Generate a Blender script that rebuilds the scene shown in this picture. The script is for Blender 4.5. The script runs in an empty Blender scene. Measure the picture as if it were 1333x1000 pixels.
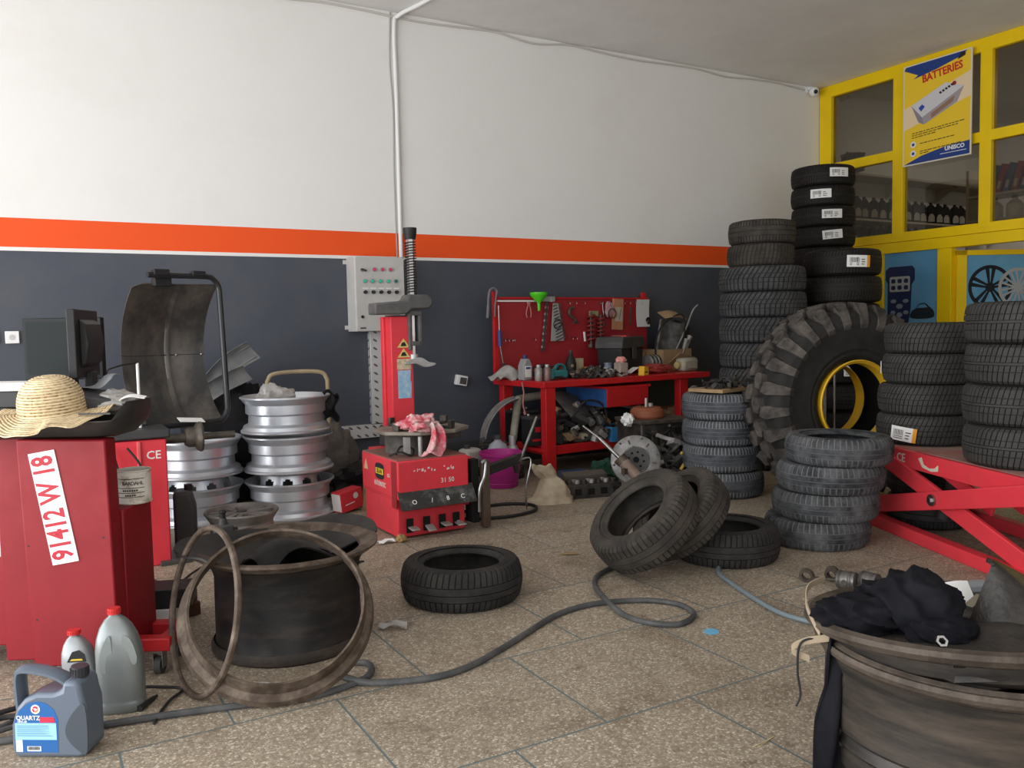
import bpy, bmesh, math, random
from math import sin, cos, pi, radians as rad, sqrt, atan2, hypot
from mathutils import Vector as V, Matrix, Euler, noise

C = bpy.context.scene.collection
rnd = random.Random(7)

# ------------------------------------------------------------------ materials
def new_mat(name):
    m = bpy.data.materials.new(name); m.use_nodes = True
    nt = m.node_tree
    return m, nt, nt.nodes['Principled BSDF'], nt.nodes.new, nt.links.new

def M(name, col, rough=.5, metal=0., col2=None, scale=6., lo=.4, hi=.65, bump=0., bscale=60., spec=None, coat=0., rvar=0., alpha=None, trans=0.):
    m, nt, b, N, L = new_mat(name)
    b.inputs['Base Color'].default_value = (*col, 1)
    b.inputs['Roughness'].default_value = rough
    b.inputs['Metallic'].default_value = metal
    if spec is None and metal < .5: spec = .28
    if spec is not None: b.inputs['Specular IOR Level'].default_value = spec
    if coat: b.inputs['Coat Weight'].default_value = coat
    if trans: b.inputs['Transmission Weight'].default_value = trans
    if alpha is not None: b.inputs['Alpha'].default_value = alpha
    if col2 or bump or rvar:
        tc = N('ShaderNodeTexCoord')
    if col2 or rvar:
        n = N('ShaderNodeTexNoise'); n.inputs['Scale'].default_value = scale
        n.inputs['Detail'].default_value = 7; n.inputs['Roughness'].default_value = .65
        L(tc.outputs['Object'], n.inputs['Vector'])
        r = N('ShaderNodeMapRange'); r.inputs['From Min'].default_value = lo; r.inputs['From Max'].default_value = hi
        L(n.outputs['Fac'], r.inputs['Value'])
        if col2:
            mx = N('ShaderNodeMix'); mx.data_type = 'RGBA'
            mx.inputs['A'].default_value = (*col, 1); mx.inputs['B'].default_value = (*col2, 1)
            L(r.outputs['Result'], mx.inputs['Factor']); L(mx.outputs['Result'], b.inputs['Base Color'])
        if rvar:
            r2 = N('ShaderNodeMapRange'); r2.inputs['To Min'].default_value = rough; r2.inputs['To Max'].default_value = min(1, rough + rvar)
            L(r.outputs['Result'], r2.inputs['Value']); L(r2.outputs['Result'], b.inputs['Roughness'])
    if bump:
        n2 = N('ShaderNodeTexNoise'); n2.inputs['Scale'].default_value = bscale; n2.inputs['Detail'].default_value = 5
        L(tc.outputs['Object'], n2.inputs['Vector'])
        bp = N('ShaderNodeBump'); bp.inputs['Strength'].default_value = bump; bp.inputs['Distance'].default_value = .01
        L(n2.outputs['Fac'], bp.inputs['Height']); L(bp.outputs['Normal'], b.inputs['Normal'])
    return m

def streaked(name, a, c, sc=(3, 3, 26), rough=.45, lo=.42, hi=.72, bump=.15, metal=.15):
    """surface with marks that run round the rim"""
    m, nt, b, N, L = new_mat(name)
    tc = N('ShaderNodeTexCoord'); mp = N('ShaderNodeMapping'); mp.inputs['Scale'].default_value = sc
    L(tc.outputs['Object'], mp.inputs['Vector'])
    n = N('ShaderNodeTexNoise'); n.inputs['Scale'].default_value = 1.; n.inputs['Detail'].default_value = 9; n.inputs['Roughness'].default_value = .68
    L(mp.outputs['Vector'], n.inputs['Vector'])
    r = N('ShaderNodeMapRange'); r.inputs['From Min'].default_value = lo; r.inputs['From Max'].default_value = hi; L(n.outputs['Fac'], r.inputs['Value'])
    mx = N('ShaderNodeMix'); mx.data_type = 'RGBA'; mx.inputs['A'].default_value = (*a, 1); mx.inputs['B'].default_value = (*c, 1)
    L(r.outputs['Result'], mx.inputs['Factor']); L(mx.outputs['Result'], b.inputs['Base Color'])
    b.inputs['Roughness'].default_value = rough; b.inputs['Metallic'].default_value = metal
    bp = N('ShaderNodeBump'); bp.inputs['Strength'].default_value = bump; bp.inputs['Distance'].default_value = .004
    L(n.outputs['Fac'], bp.inputs['Height']); L(bp.outputs['Normal'], b.inputs['Normal'])
    return m

def rubber(name, base, dust, groove, gmix, amount, rough=.8):
    """rubber with dust film in patches and a groove tint, dust where pale, painted shade where dark (vertex attribute 'groove')"""
    m, nt, b, N, L = new_mat(name)
    b.inputs['Roughness'].default_value = rough
    b.inputs['Specular IOR Level'].default_value = .2
    tc = N('ShaderNodeTexCoord'); oi = N('ShaderNodeObjectInfo')
    ad = N('ShaderNodeVectorMath'); ad.operation = 'ADD'
    L(tc.outputs['Object'], ad.inputs[0]); L(oi.outputs['Location'], ad.inputs[1])
    n = N('ShaderNodeTexNoise'); n.inputs['Scale'].default_value = 9; n.inputs['Detail'].default_value = 8; n.inputs['Roughness'].default_value = .7
    L(ad.outputs[0], n.inputs['Vector'])
    r = N('ShaderNodeMapRange'); r.inputs['From Min'].default_value = .38; r.inputs['From Max'].default_value = .68; r.inputs['To Max'].default_value = amount
    L(n.outputs['Fac'], r.inputs['Value'])
    mx = N('ShaderNodeMix'); mx.data_type = 'RGBA'
    mx.inputs['A'].default_value = (*base, 1); mx.inputs['B'].default_value = (*dust, 1)
    L(r.outputs['Result'], mx.inputs['Factor'])
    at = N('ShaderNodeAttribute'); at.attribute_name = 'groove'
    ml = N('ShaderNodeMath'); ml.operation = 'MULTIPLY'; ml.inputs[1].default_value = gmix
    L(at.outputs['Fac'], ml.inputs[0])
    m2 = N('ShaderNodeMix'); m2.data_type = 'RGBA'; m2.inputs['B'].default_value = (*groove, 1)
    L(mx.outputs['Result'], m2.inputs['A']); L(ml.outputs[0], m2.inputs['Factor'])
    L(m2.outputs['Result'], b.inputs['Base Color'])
    n2 = N('ShaderNodeTexNoise'); n2.inputs['Scale'].default_value = 140; n2.inputs['Detail'].default_value = 3
    L(tc.outputs['Object'], n2.inputs['Vector'])
    bp = N('ShaderNodeBump'); bp.inputs['Strength'].default_value = .25; bp.inputs['Distance'].default_value = .004
    L(n2.outputs['Fac'], bp.inputs['Height']); L(bp.outputs['Normal'], b.inputs['Normal'])
    return m

# ------------------------------------------------------------------ mesh builder
class MB:
    def __init__(s): s.v = []; s.f = []; s.mi = []; s.cur = 0; s.att = {}
    def _add(s, vs, fs, T=None):
        o = len(s.v)
        for p in vs:
            p = V(p)
            s.v.append(T @ p if T else p)
        for f in fs: s.f.append([i + o for i in f]); s.mi.append(s.cur)
        return o
    def box(s, c, d, rz=0, T=None, rot=None):
        x, y, z = d[0]/2, d[1]/2, d[2]/2
        vs = [V((a*x, b*y, e*z)) for e in (-1, 1) for b in (-1, 1) for a in (-1, 1)]
        R = (Euler(rot) if rot else Euler((0, 0, rz))).to_matrix()
        vs = [R @ p + V(c) for p in vs]
        s._add(vs, [(0,2,3,1),(4,5,7,6),(0,1,5,4),(2,6,7,3),(0,4,6,2),(1,3,7,5)], T); return s
    def bar(s, p0, p1, w, h, up=(0,0,1), T=None):
        p0, p1 = V(p0), V(p1); d = (p1-p0).normalized(); u = V(up); side = d.cross(u)
        if side.length < 1e-4: side = d.cross(V((1,0,0)))
        side.normalize(); u = side.cross(d).normalized()
        vs = []
        for p in (p0, p1):
            for a, b in ((-1,-1),(1,-1),(1,1),(-1,1)): vs.append(p + side*a*w/2 + u*b*h/2)
        s._add(vs, [(3,2,1,0),(4,5,6,7),(0,1,5,4),(1,2,6,5),(2,3,7,6),(3,0,4,7)], T); return s
    def cyl(s, p0, p1, r0, r1=None, seg=16, caps=True, T=None):
        r1 = r0 if r1 is None else r1
        p0, p1 = V(p0), V(p1); d = (p1-p0).normalized()
        a = d.orthogonal().normalized(); b = d.cross(a)
        vs = []
        for p, r in ((p0, r0), (p1, r1)):
            for i in range(seg):
                t = 2*pi*i/seg; vs.append(p + a*cos(t)*r + b*sin(t)*r)
        fs = [(i, (i+1) % seg, seg+(i+1) % seg, seg+i) for i in range(seg)]
        if caps: fs += [tuple(range(seg))[::-1], tuple(range(seg, 2*seg))]
        s._add(vs, fs, T); return s
    def tube(s, pts, r, seg=8, closed=False, T=None, smooth=0):
        pts = [V(p) for p in pts]
        if smooth: pts = spline(pts, smooth, closed)
        n = len(pts); vs = []; fs = []
        prev = None
        for i, p in enumerate(pts):
            if closed: d = pts[(i+1) % n] - pts[i-1]
            else: d = pts[min(i+1, n-1)] - pts[max(i-1, 0)]
            d.normalize()
            a = d.orthogonal().normalized() if prev is None else (prev - d*prev.dot(d)).normalized()
            prev = a; b = d.cross(a)
            rr = r[i] if isinstance(r, (list, tuple)) else r
            for k in range(seg):
                t = 2*pi*k/seg; vs.append(p + a*cos(t)*rr + b*sin(t)*rr)
        m = n if closed else n-1
        for i in range(m):
            for k in range(seg):
                j = (i+1) % n
                fs.append((i*seg+k, i*seg+(k+1) % seg, j*seg+(k+1) % seg, j*seg+k))
        if not closed: fs += [tuple(range(seg))[::-1], tuple(range((n-1)*seg, n*seg))]
        s._add(vs, fs, T); return s
    def lathe(s, prof, seg=32, T=None, closed=False, caps=False, a0=0, a1=2*pi):
        full = abs(a1-a0-2*pi) < 1e-6
        k = seg if full else seg+1
        vs = []; n = len(prof)
        for i in range(k):
            t = a0 + (a1-a0)*i/seg
            for r, z in prof: vs.append(V((r*cos(t), r*sin(t), z)))
        fs = []
        for i in range(seg):
            j = (i+1) % k
            for q in range(n if closed else n-1):
                q2 = (q+1) % n
                fs.append((i*n+q, j*n+q, j*n+q2, i*n+q2))
        if caps:
            fs.append([i*n for i in range(k)][::-1]); fs.append([i*n+n-1 for i in range(k)])
        s._add(vs, fs, T); return s
    def prism(s, poly, h, T=None):
        n = len(poly)
        vs = [V((x, y, 0)) for x, y in poly] + [V((x, y, h)) for x, y in poly]
        s._add(vs, [tuple(range(n))[::-1], tuple(range(n, 2*n))] + [(i, (i+1) % n, n+(i+1) % n, n+i) for i in range(n)], T); return s
    def poly(s, pts, T=None):
        s._add(pts, [tuple(range(len(pts)))], T); return s
    def ell(s, c, r, seg=16, rings=10, fn=None, T=None):
        vs = []; fs = []
        for i in range(rings+1):
            ph = pi*i/rings
            for k in range(seg):
                t = 2*pi*k/seg
                d = V((sin(ph)*cos(t), sin(ph)*sin(t), cos(ph)))
                f = fn(d) if fn else 1
                vs.append(V((c[0]+d.x*r[0]*f, c[1]+d.y*r[1]*f, c[2]+d.z*r[2]*f)))
        for i in range(rings):
            for k in range(seg):
                fs.append((i*seg+k, (i+1)*seg+k, (i+1)*seg+(k+1) % seg, i*seg+(k+1) % seg))
        s._add(vs, fs, T); return s
    def lump(s, c, r, seed=0, amp=.25, freq=2., floor=None, seg=28, rings=20, ridge=False, T=None):
        off = V((seed*7.3, seed*3.1, seed*1.7))
        def fn(d):
            q = noise.fractal(d*freq+off, 1., 2., 4)
            if ridge: q = (abs(q)*-2+.5)
            return 1+amp*q
        o = len(s.v); s.ell(c, r, seg, rings, fn, T)
        if floor is not None:
            for p in s.v[o:]:
                if p.z < floor: p.z = floor
        return s
    def sheet(s, fn, nu, nv, th=.003, T=None):
        """parametric sheet u,v in 0..1 with real thickness"""
        P = [[V(fn(i/nu, j/nv)) for j in range(nv+1)] for i in range(nu+1)]
        top = []; bot = []
        for i in range(nu+1):
            for j in range(nv+1):
                du = P[min(i+1, nu)][j]-P[max(i-1, 0)][j]; dv = P[i][min(j+1, nv)]-P[i][max(j-1, 0)]
                n = du.cross(dv)
                n = n.normalized() if n.length > 1e-9 else V((0, 0, 1))
                top.append(P[i][j]+n*th/2); bot.append(P[i][j]-n*th/2)
        k = len(top); w = nv+1; fs = []
        for i in range(nu):
            for j in range(nv):
                a = i*w+j; fs.append((a, a+w, a+w+1, a+1)); fs.append((k+a+1, k+a+w+1, k+a+w, k+a))
        for i in range(nu):
            a = i*w; fs.append((a, k+a, k+a+w, a+w)); a = i*w+nv; fs.append((a+w, k+a+w, k+a, a))
        for j in range(nv):
            a = j; fs.append((a+1, k+a+1, k+a, a)); a = nu*w+j; fs.append((a, k+a, k+a+1, a+1))
        s._add(top+bot, fs, T); return s
    def mesh(s, name, mats=None, smooth=True, ang=.6):
        me = bpy.data.meshes.new(name)
        me.from_pydata([tuple(p) for p in s.v], [], s.f)
        for m in (mats if isinstance(mats, (list, tuple)) else [mats]):
            if m: me.materials.append(m)
        me.polygons.foreach_set('material_index', s.mi)
        for k, vals in s.att.items():
            a = me.attributes.new(k, 'FLOAT', 'POINT'); a.data.foreach_set('value', vals)
        me.update()
        if smooth:
            me.polygons.foreach_set('use_smooth', [True]*len(me.polygons)); me.set_sharp_from_angle(angle=ang)
        return me
    def build(s, name, mats, parent=None, loc=(0,0,0), rot=None, bev=0, smooth=True, ang=.6, weld=False):
        me = s.mesh(name, mats, smooth, ang)
        return link(name, me, parent, loc, rot, bev)

def link(name, me, parent=None, loc=(0,0,0), rot=None, bev=0):
    o = bpy.data.objects.new(name, me); C.objects.link(o)
    o.location = loc
    if rot: o.rotation_euler = rot
    if parent: o.parent = parent
    if bev:
        b = o.modifiers.new('bevel', 'BEVEL'); b.width = bev; b.segments = 2; b.limit_method = 'ANGLE'; b.angle_limit = .7
    return o

def spline(pts, sub=6, closed=False):
    pts = [V(p) for p in pts]; n = len(pts); out = []
    g = (lambda i: pts[i % n]) if closed else (lambda i: pts[max(0, min(n-1, i))])
    for i in range(n if closed else n-1):
        a, b, c, d = g(i-1), g(i), g(i+1), g(i+2)
        for k in range(sub):
            t = k/sub
            out.append(.5*((2*b)+(c-a)*t+(2*a-5*b+4*c-d)*t*t+(3*b-a-3*c+d)*t**3))
    if not closed: out.append(pts[-1].copy())
    return out

def thing(name, label, cat, loc=(0,0,0), rz=0, group=None, rot=None):
    o = bpy.data.objects.new(name, None); C.objects.link(o)
    o.empty_display_size = .1
    o.location = loc; o.rotation_euler = rot if rot else (0, 0, rz)
    return tag(o, label, cat, group)
def tag(o, label, cat, group=None, kind=None):
    o['label'] = label; o['category'] = cat
    if group: o['group'] = group
    if kind: o['kind'] = kind
    return o
def struct(o):
    o['kind'] = 'structure'; return o
def copy_tree(o, parent=None):
    c = o.copy(); C.objects.link(c)
    if parent: c.parent = parent
    for ch in [x for x in bpy.data.objects if x.parent == o]: copy_tree(ch, c)
    return c

def text(name, s, size, mat, parent, loc, rot, ext=.0006, sx=1., align='CENTER', bold=0.):
    cu = bpy.data.curves.new(name, 'FONT'); cu.body = s; cu.size = size; cu.extrude = ext
    cu.align_x = align; cu.align_y = 'CENTER'; cu.resolution_u = 2; cu.offset = bold or size*.012
    t = bpy.data.objects.new('tmp', cu); C.objects.link(t)
    dg = bpy.context.evaluated_depsgraph_get()
    me = bpy.data.meshes.new_from_object(t.evaluated_get(dg))
    bpy.data.objects.remove(t)
    me.materials.clear(); me.materials.append(mat)
    o = link(name, me, parent, loc, rot); o.scale = (sx, 1, 1)
    return o

FACE_Y = (pi/2, 0, 0)          # text upright, read from -Y
def catmull2(pts, sub=6, closed=True):
    return [(p.x, p.y) for p in spline([V((x, y, 0)) for x, y in pts], sub, closed)]
# ------------------------------------------------------------------ camera
H = 1.25
F_PX = 1100.
def make_camera():
    yaw, pitch, roll = rad(29.9), rad(3.8), .0204
    F = V((sin(yaw)*cos(pitch), cos(yaw)*cos(pitch), -sin(pitch)))
    R0 = V((cos(yaw), -sin(yaw), 0)); U0 = R0.cross(F)
    R = R0*cos(roll)-U0*sin(roll); U = U0*cos(roll)+R0*sin(roll)
    cam = bpy.data.cameras.new('camera'); o = bpy.data.objects.new('camera', cam); C.objects.link(o)
    cam.sensor_fit = 'HORIZONTAL'; cam.sensor_width = 36; cam.lens = F_PX/1333*36; cam.clip_start = .05
    m = Matrix((R, U, -F)).transposed().to_4x4(); m.translation = V((0, 0, H))
    o.matrix_world = m
    bpy.context.scene.camera = o
make_camera()

# ------------------------------------------------------------------ shared materials
def wall_paint():
    m, nt, b, N, L = new_mat('white_paint')
    tc = N('ShaderNodeTexCoord')
    def noise_(sc, lo, hi, mx_, det=7):
        n = N('ShaderNodeTexNoise'); n.inputs['Scale'].default_value = sc; n.inputs['Detail'].default_value = det; n.inputs['Roughness'].default_value = .7
        L(tc.outputs['Object'], n.inputs['Vector'])
        r = N('ShaderNodeMapRange'); r.inputs['From Min'].default_value = lo; r.inputs['From Max'].default_value = hi; r.inputs['To Max'].default_value = mx_
        L(n.outputs['Fac'], r.inputs['Value']); return n, r
    n1, r1 = noise_(1.3, .5, .85, 1); n2, r2 = noise_(7, .70, .76, .75); n3, r3 = noise_(.7, .52, .62, 1)
    a = N('ShaderNodeMix'); a.data_type = 'RGBA'; a.inputs['A'].default_value = (.76, .745, .725, 1); a.inputs['B'].default_value = (.71, .69, .665, 1); L(r1.outputs['Result'], a.inputs['Factor'])
    mu = N('ShaderNodeMath'); mu.operation = 'MULTIPLY'; L(r2.outputs['Result'], mu.inputs[0]); L(r3.outputs['Result'], mu.inputs[1])
    c = N('ShaderNodeMix'); c.data_type = 'RGBA'; c.inputs['B'].default_value = (.42, .40, .38, 1); L(a.outputs['Result'], c.inputs['A']); L(mu.outputs[0], c.inputs['Factor'])
    L(c.outputs['Result'], b.inputs['Base Color']); b.inputs['Roughness'].default_value = .75; b.inputs['Specular IOR Level'].default_value = .3
    return m
m_white = wall_paint()
m_ceil = M('ceiling_paint', (.78, .765, .75), .85, col2=(.72, .70, .68), scale=1.2, bump=.15, bscale=25)
m_orange = M('orange_paint', (.80, .085, .012), .5, bump=.05, bscale=40)
m_dado = M('slate_paint', (.060, .068, .088), .42, col2=(.075, .08, .096), scale=2., bump=.08, bscale=40)
m_yellow = M('yellow_enamel', (.88, .60, .004), .38, col2=(.82, .55, .006), scale=3)
m_red = M('red_enamel', (.46, .018, .024), .38, col2=(.39, .017, .02), scale=4, lo=.4, hi=.7, bump=.03)
m_redb = M('bright_red_enamel', (.70, .045, .062), .42, col2=(.60, .045, .058), scale=5, lo=.45, hi=.7, bump=.03)
m_redbench = M('bench_red_enamel', (.50, .014, .018), .4, col2=(.38, .014, .016), scale=6, lo=.45, hi=.7)
m_black = M('black_plastic', (.018, .018, .019), .5)
m_blackm = M('black_metal', (.025, .025, .027), .4, col2=(.05, .046, .042), scale=9)
m_dark = M('dark_grey_plastic', (.045, .045, .047), .5, col2=(.07, .065, .06), scale=5)
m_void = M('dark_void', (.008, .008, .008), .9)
m_steel = M('bare_steel', (.42, .42, .42), .35, 1., col2=(.27, .26, .25), scale=12)
m_silver = M('silver_paint', (.58, .62, .67), .33, .75, col2=(.50, .50, .51), scale=4, lo=.4, hi=.7, rvar=.2)
m_alu = M('cast_aluminium', (.50, .50, .50), .5, .6, col2=(.36, .34, .32), scale=10)
m_grease = M('greasy_metal', (.055, .048, .042), .5, .4, col2=(.12, .10, .08), scale=14, bump=.2)
m_cast = M('oily_cast_iron', (.030, .028, .027), .5, .3, col2=(.075, .066, .058), scale=12, bump=.2)
m_rust = M('rusty_steel', (.070, .050, .037), .65, .25, col2=(.20, .155, .12), scale=13, lo=.42, hi=.72, bump=.3, bscale=50)
m_rustd = M('dark_rusty_steel', (.040, .033, .028), .55, .2, col2=(.11, .08, .06), scale=4, lo=.45, hi=.75, bump=.25, bscale=45)
m_paper = M('white_paper', (.78, .77, .75), .8)
m_card = M('cardboard', (.36, .24, .13), .85, col2=(.28, .18, .10), scale=7)
m_whitep = M('white_plastic', (.75, .75, .74), .4)
m_clear = M('clear_film', (.62, .60, .57), .25, col2=(.45, .43, .40), scale=14, trans=.45, bump=.6, bscale=18)
m_blue = M('blue_plastic', (.05, .21, .50), .4)
m_print = M('black_print', (.02, .02, .022), .7)

# ------------------------------------------------------------------ floor, walls, ceiling
WY = 6.80; WX = 8.08; CZ = 3.92
X0, Y0 = -3.6, -3.2
def floor_material():
    m, nt, b, N, L = new_mat('terrazzo')
    tc = N('ShaderNodeTexCoord')
    mp = N('ShaderNodeMapping'); mp.inputs['Location'].default_value = (-.86+.675*4-.3375, -2.11+.625*8, 0)
    L(tc.outputs['Object'], mp.inputs['Vector'])
    br = N('ShaderNodeTexBrick'); br.offset = .5; br.inputs['Scale'].default_value = 1
    br.inputs['Brick Width'].default_value = .675; br.inputs['Row Height'].default_value = .625
    br.inputs['Mortar Size'].default_value = .0045; br.inputs['Mortar Smooth'].default_value = .3; br.inputs['Bias'].default_value = 0
    br.inputs['Color1'].default_value = (.45, .45, .45, 1); br.inputs['Color2'].default_value = (.62, .62, .62, 1)
    L(mp.outputs['Vector'], br.inputs['Vector'])
    vo = N('ShaderNodeTexVoronoi'); vo.inputs['Scale'].default_value = 125; vo.inputs['Randomness'].default_value = 1
    L(tc.outputs['Object'], vo.inputs['Vector'])
    sep = N('ShaderNodeSeparateColor'); L(vo.outputs['Color'], sep.inputs[0])
    cr = N('ShaderNodeValToRGB'); cr.color_ramp.interpolation = 'LINEAR'
    e = cr.color_ramp.elements
    e[0].position = 0; e[0].color = (.20, .16, .115, 1); e[1].position = 1; e[1].color = (.58, .51, .41, 1)
    x = e.new(.45); x.color = (.31, .255, .19, 1); x = e.new(.8); x.color = (.41, .35, .27, 1)
    L(sep.outputs[0], cr.inputs['Fac'])
    # cement between the chips
    ve = N('ShaderNodeTexVoronoi'); ve.feature = 'DISTANCE_TO_EDGE'; ve.inputs['Scale'].default_value = 125
    L(tc.outputs['Object'], ve.inputs['Vector'])
    er = N('ShaderNodeMapRange'); er.inputs['From Min'].default_value = .02; er.inputs['From Max'].default_value = .10
    L(ve.outputs['Distance'], er.inputs['Value'])
    chips = N('ShaderNodeMix'); chips.data_type = 'RGBA'; chips.inputs['A'].default_value = (.21, .17, .12, 1)
    L(er.outputs['Result'], chips.inputs['Factor']); L(cr.outputs['Color'], chips.inputs['B'])
    # slab tone
    tone = N('ShaderNodeMix'); tone.data_type = 'RGBA'; tone.blend_type = 'OVERLAY'; tone.inputs['Factor'].default_value = .35
    L(chips.outputs['Result'], tone.inputs['A']); L(br.outputs['Color'], tone.inputs['B'])
    # worn-in oil stains
    st = N('ShaderNodeTexNoise'); st.inputs['Scale'].default_value = 2.6; st.inputs['Detail'].default_value = 9; st.inputs['Roughness'].default_value = .68
    L(tc.outputs['Object'], st.inputs['Vector'])
    sr = N('ShaderNodeMapRange'); sr.inputs['From Min'].default_value = .50; sr.inputs['From Max'].default_value = .74; sr.inputs['To Max'].default_value = .7
    L(st.outputs['Fac'], sr.inputs['Value'])
    stain = N('ShaderNodeMix'); stain.data_type = 'RGBA'; stain.blend_type = 'MULTIPLY'; stain.inputs['B'].default_value = (.42, .34, .27, 1)
    L(sr.outputs['Result'], stain.inputs['Factor']); L(tone.outputs['Result'], stain.inputs['A'])
    st2 = N('ShaderNodeTexNoise'); st2.inputs['Scale'].default_value = 9; st2.inputs['Detail'].default_value = 5
    L(tc.outputs['Object'], st2.inputs['Vector'])
    sr2 = N('ShaderNodeMapRange'); sr2.inputs['From Min'].default_value = .63; sr2.inputs['From Max'].default_value = .76; sr2.inputs['To Max'].default_value = .75
    L(st2.outputs['Fac'], sr2.inputs['Value'])
    spot = N('ShaderNodeMix'); spot.data_type = 'RGBA'; spot.blend_type = 'MULTIPLY'; spot.inputs['B'].default_value = (.35, .28, .22, 1)
    L(sr2.outputs['Result'], spot.inputs['Factor']); L(stain.outputs['Result'], spot.inputs['A'])
    jn = N('ShaderNodeMix'); jn.data_type = 'RGBA'; jn.inputs['B'].default_value = (.10, .135, .14, 1)
    L(br.outputs['Fac'], jn.inputs['Factor']); L(spot.outputs['Result'], jn.inputs['A'])
    L(jn.outputs['Result'], b.inputs['Base Color'])
    b.inputs['Roughness'].default_value = .62
    bp = N('ShaderNodeBump'); bp.inputs['Strength'].default_value = .25; bp.inputs['Distance'].default_value = .003; bp.invert = True
    L(br.outputs['Fac'], bp.inputs['Height']); L(bp.outputs['Normal'], b.inputs['Normal'])
    return m
struct(MB().box(((X0+11.5)/2, (Y0+WY+.2)/2, -.05), (11.5-X0, WY+.2-Y0, .1)).build('floor', floor_material(), smooth=False))
struct(MB().box(((X0+11.5)/2, (Y0+WY+.2)/2, CZ+.06), (11.5-X0, WY+.2-Y0, .12)).build('ceiling', m_ceil, smooth=False))
def wall_back():
    w = MB(); x0, x1 = X0, 11.5
    for i, (z0, z1) in enumerate(((0, 1.851), (1.851, 1.877), (1.877, 2.077), (2.077, CZ))):
        w.cur = (1, 0, 2, 0)[i]
        # coloured bands are painted, so every band is flush
        w.box(((x0+x1)/2, WY+.1, (z0+z1)/2), (x1-x0, .2, z1-z0))
    struct(w.build('wall_back', [m_white, m_dado, m_orange], smooth=False))
wall_back()
# left wall: a pier at the far end, the workshop door stands open the rest of the way
def wall_left():
    w = MB()
    w.box((X0-.1, 6.3, CZ/2), (.2, 1.0, CZ)); w.box((X0-.1, 1.3, 3.66), (.2, 9.0, .52))
    w.box((X0-.1, -2.95, 1.7), (.2, .5, 3.4))
    struct(w.build('wall_left', m_white, smooth=False))
wall_left()
def wall_front():
    w = MB(); w.box((4, Y0-.1, 3.66), (15.2, .2, .52)); w.box((-3.3, Y0-.1, 1.7), (.6, .2, 3.4)); w.box((9.4, Y0-.1, 1.7), (4.2, .2, 3.4)); w.box((3.6, Y0-.1, 1.7), (.5, .2, 3.4))
    struct(w.build('wall_front', m_white, smooth=False))
wall_front()
# store room behind the yellow partition
def wall_right():
    w = MB(); w.box((11.4, 1.8, CZ/2), (.2, 10.2, CZ))
    struct(w.build('wall_right', m_white, smooth=False))
wall_right()

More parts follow.
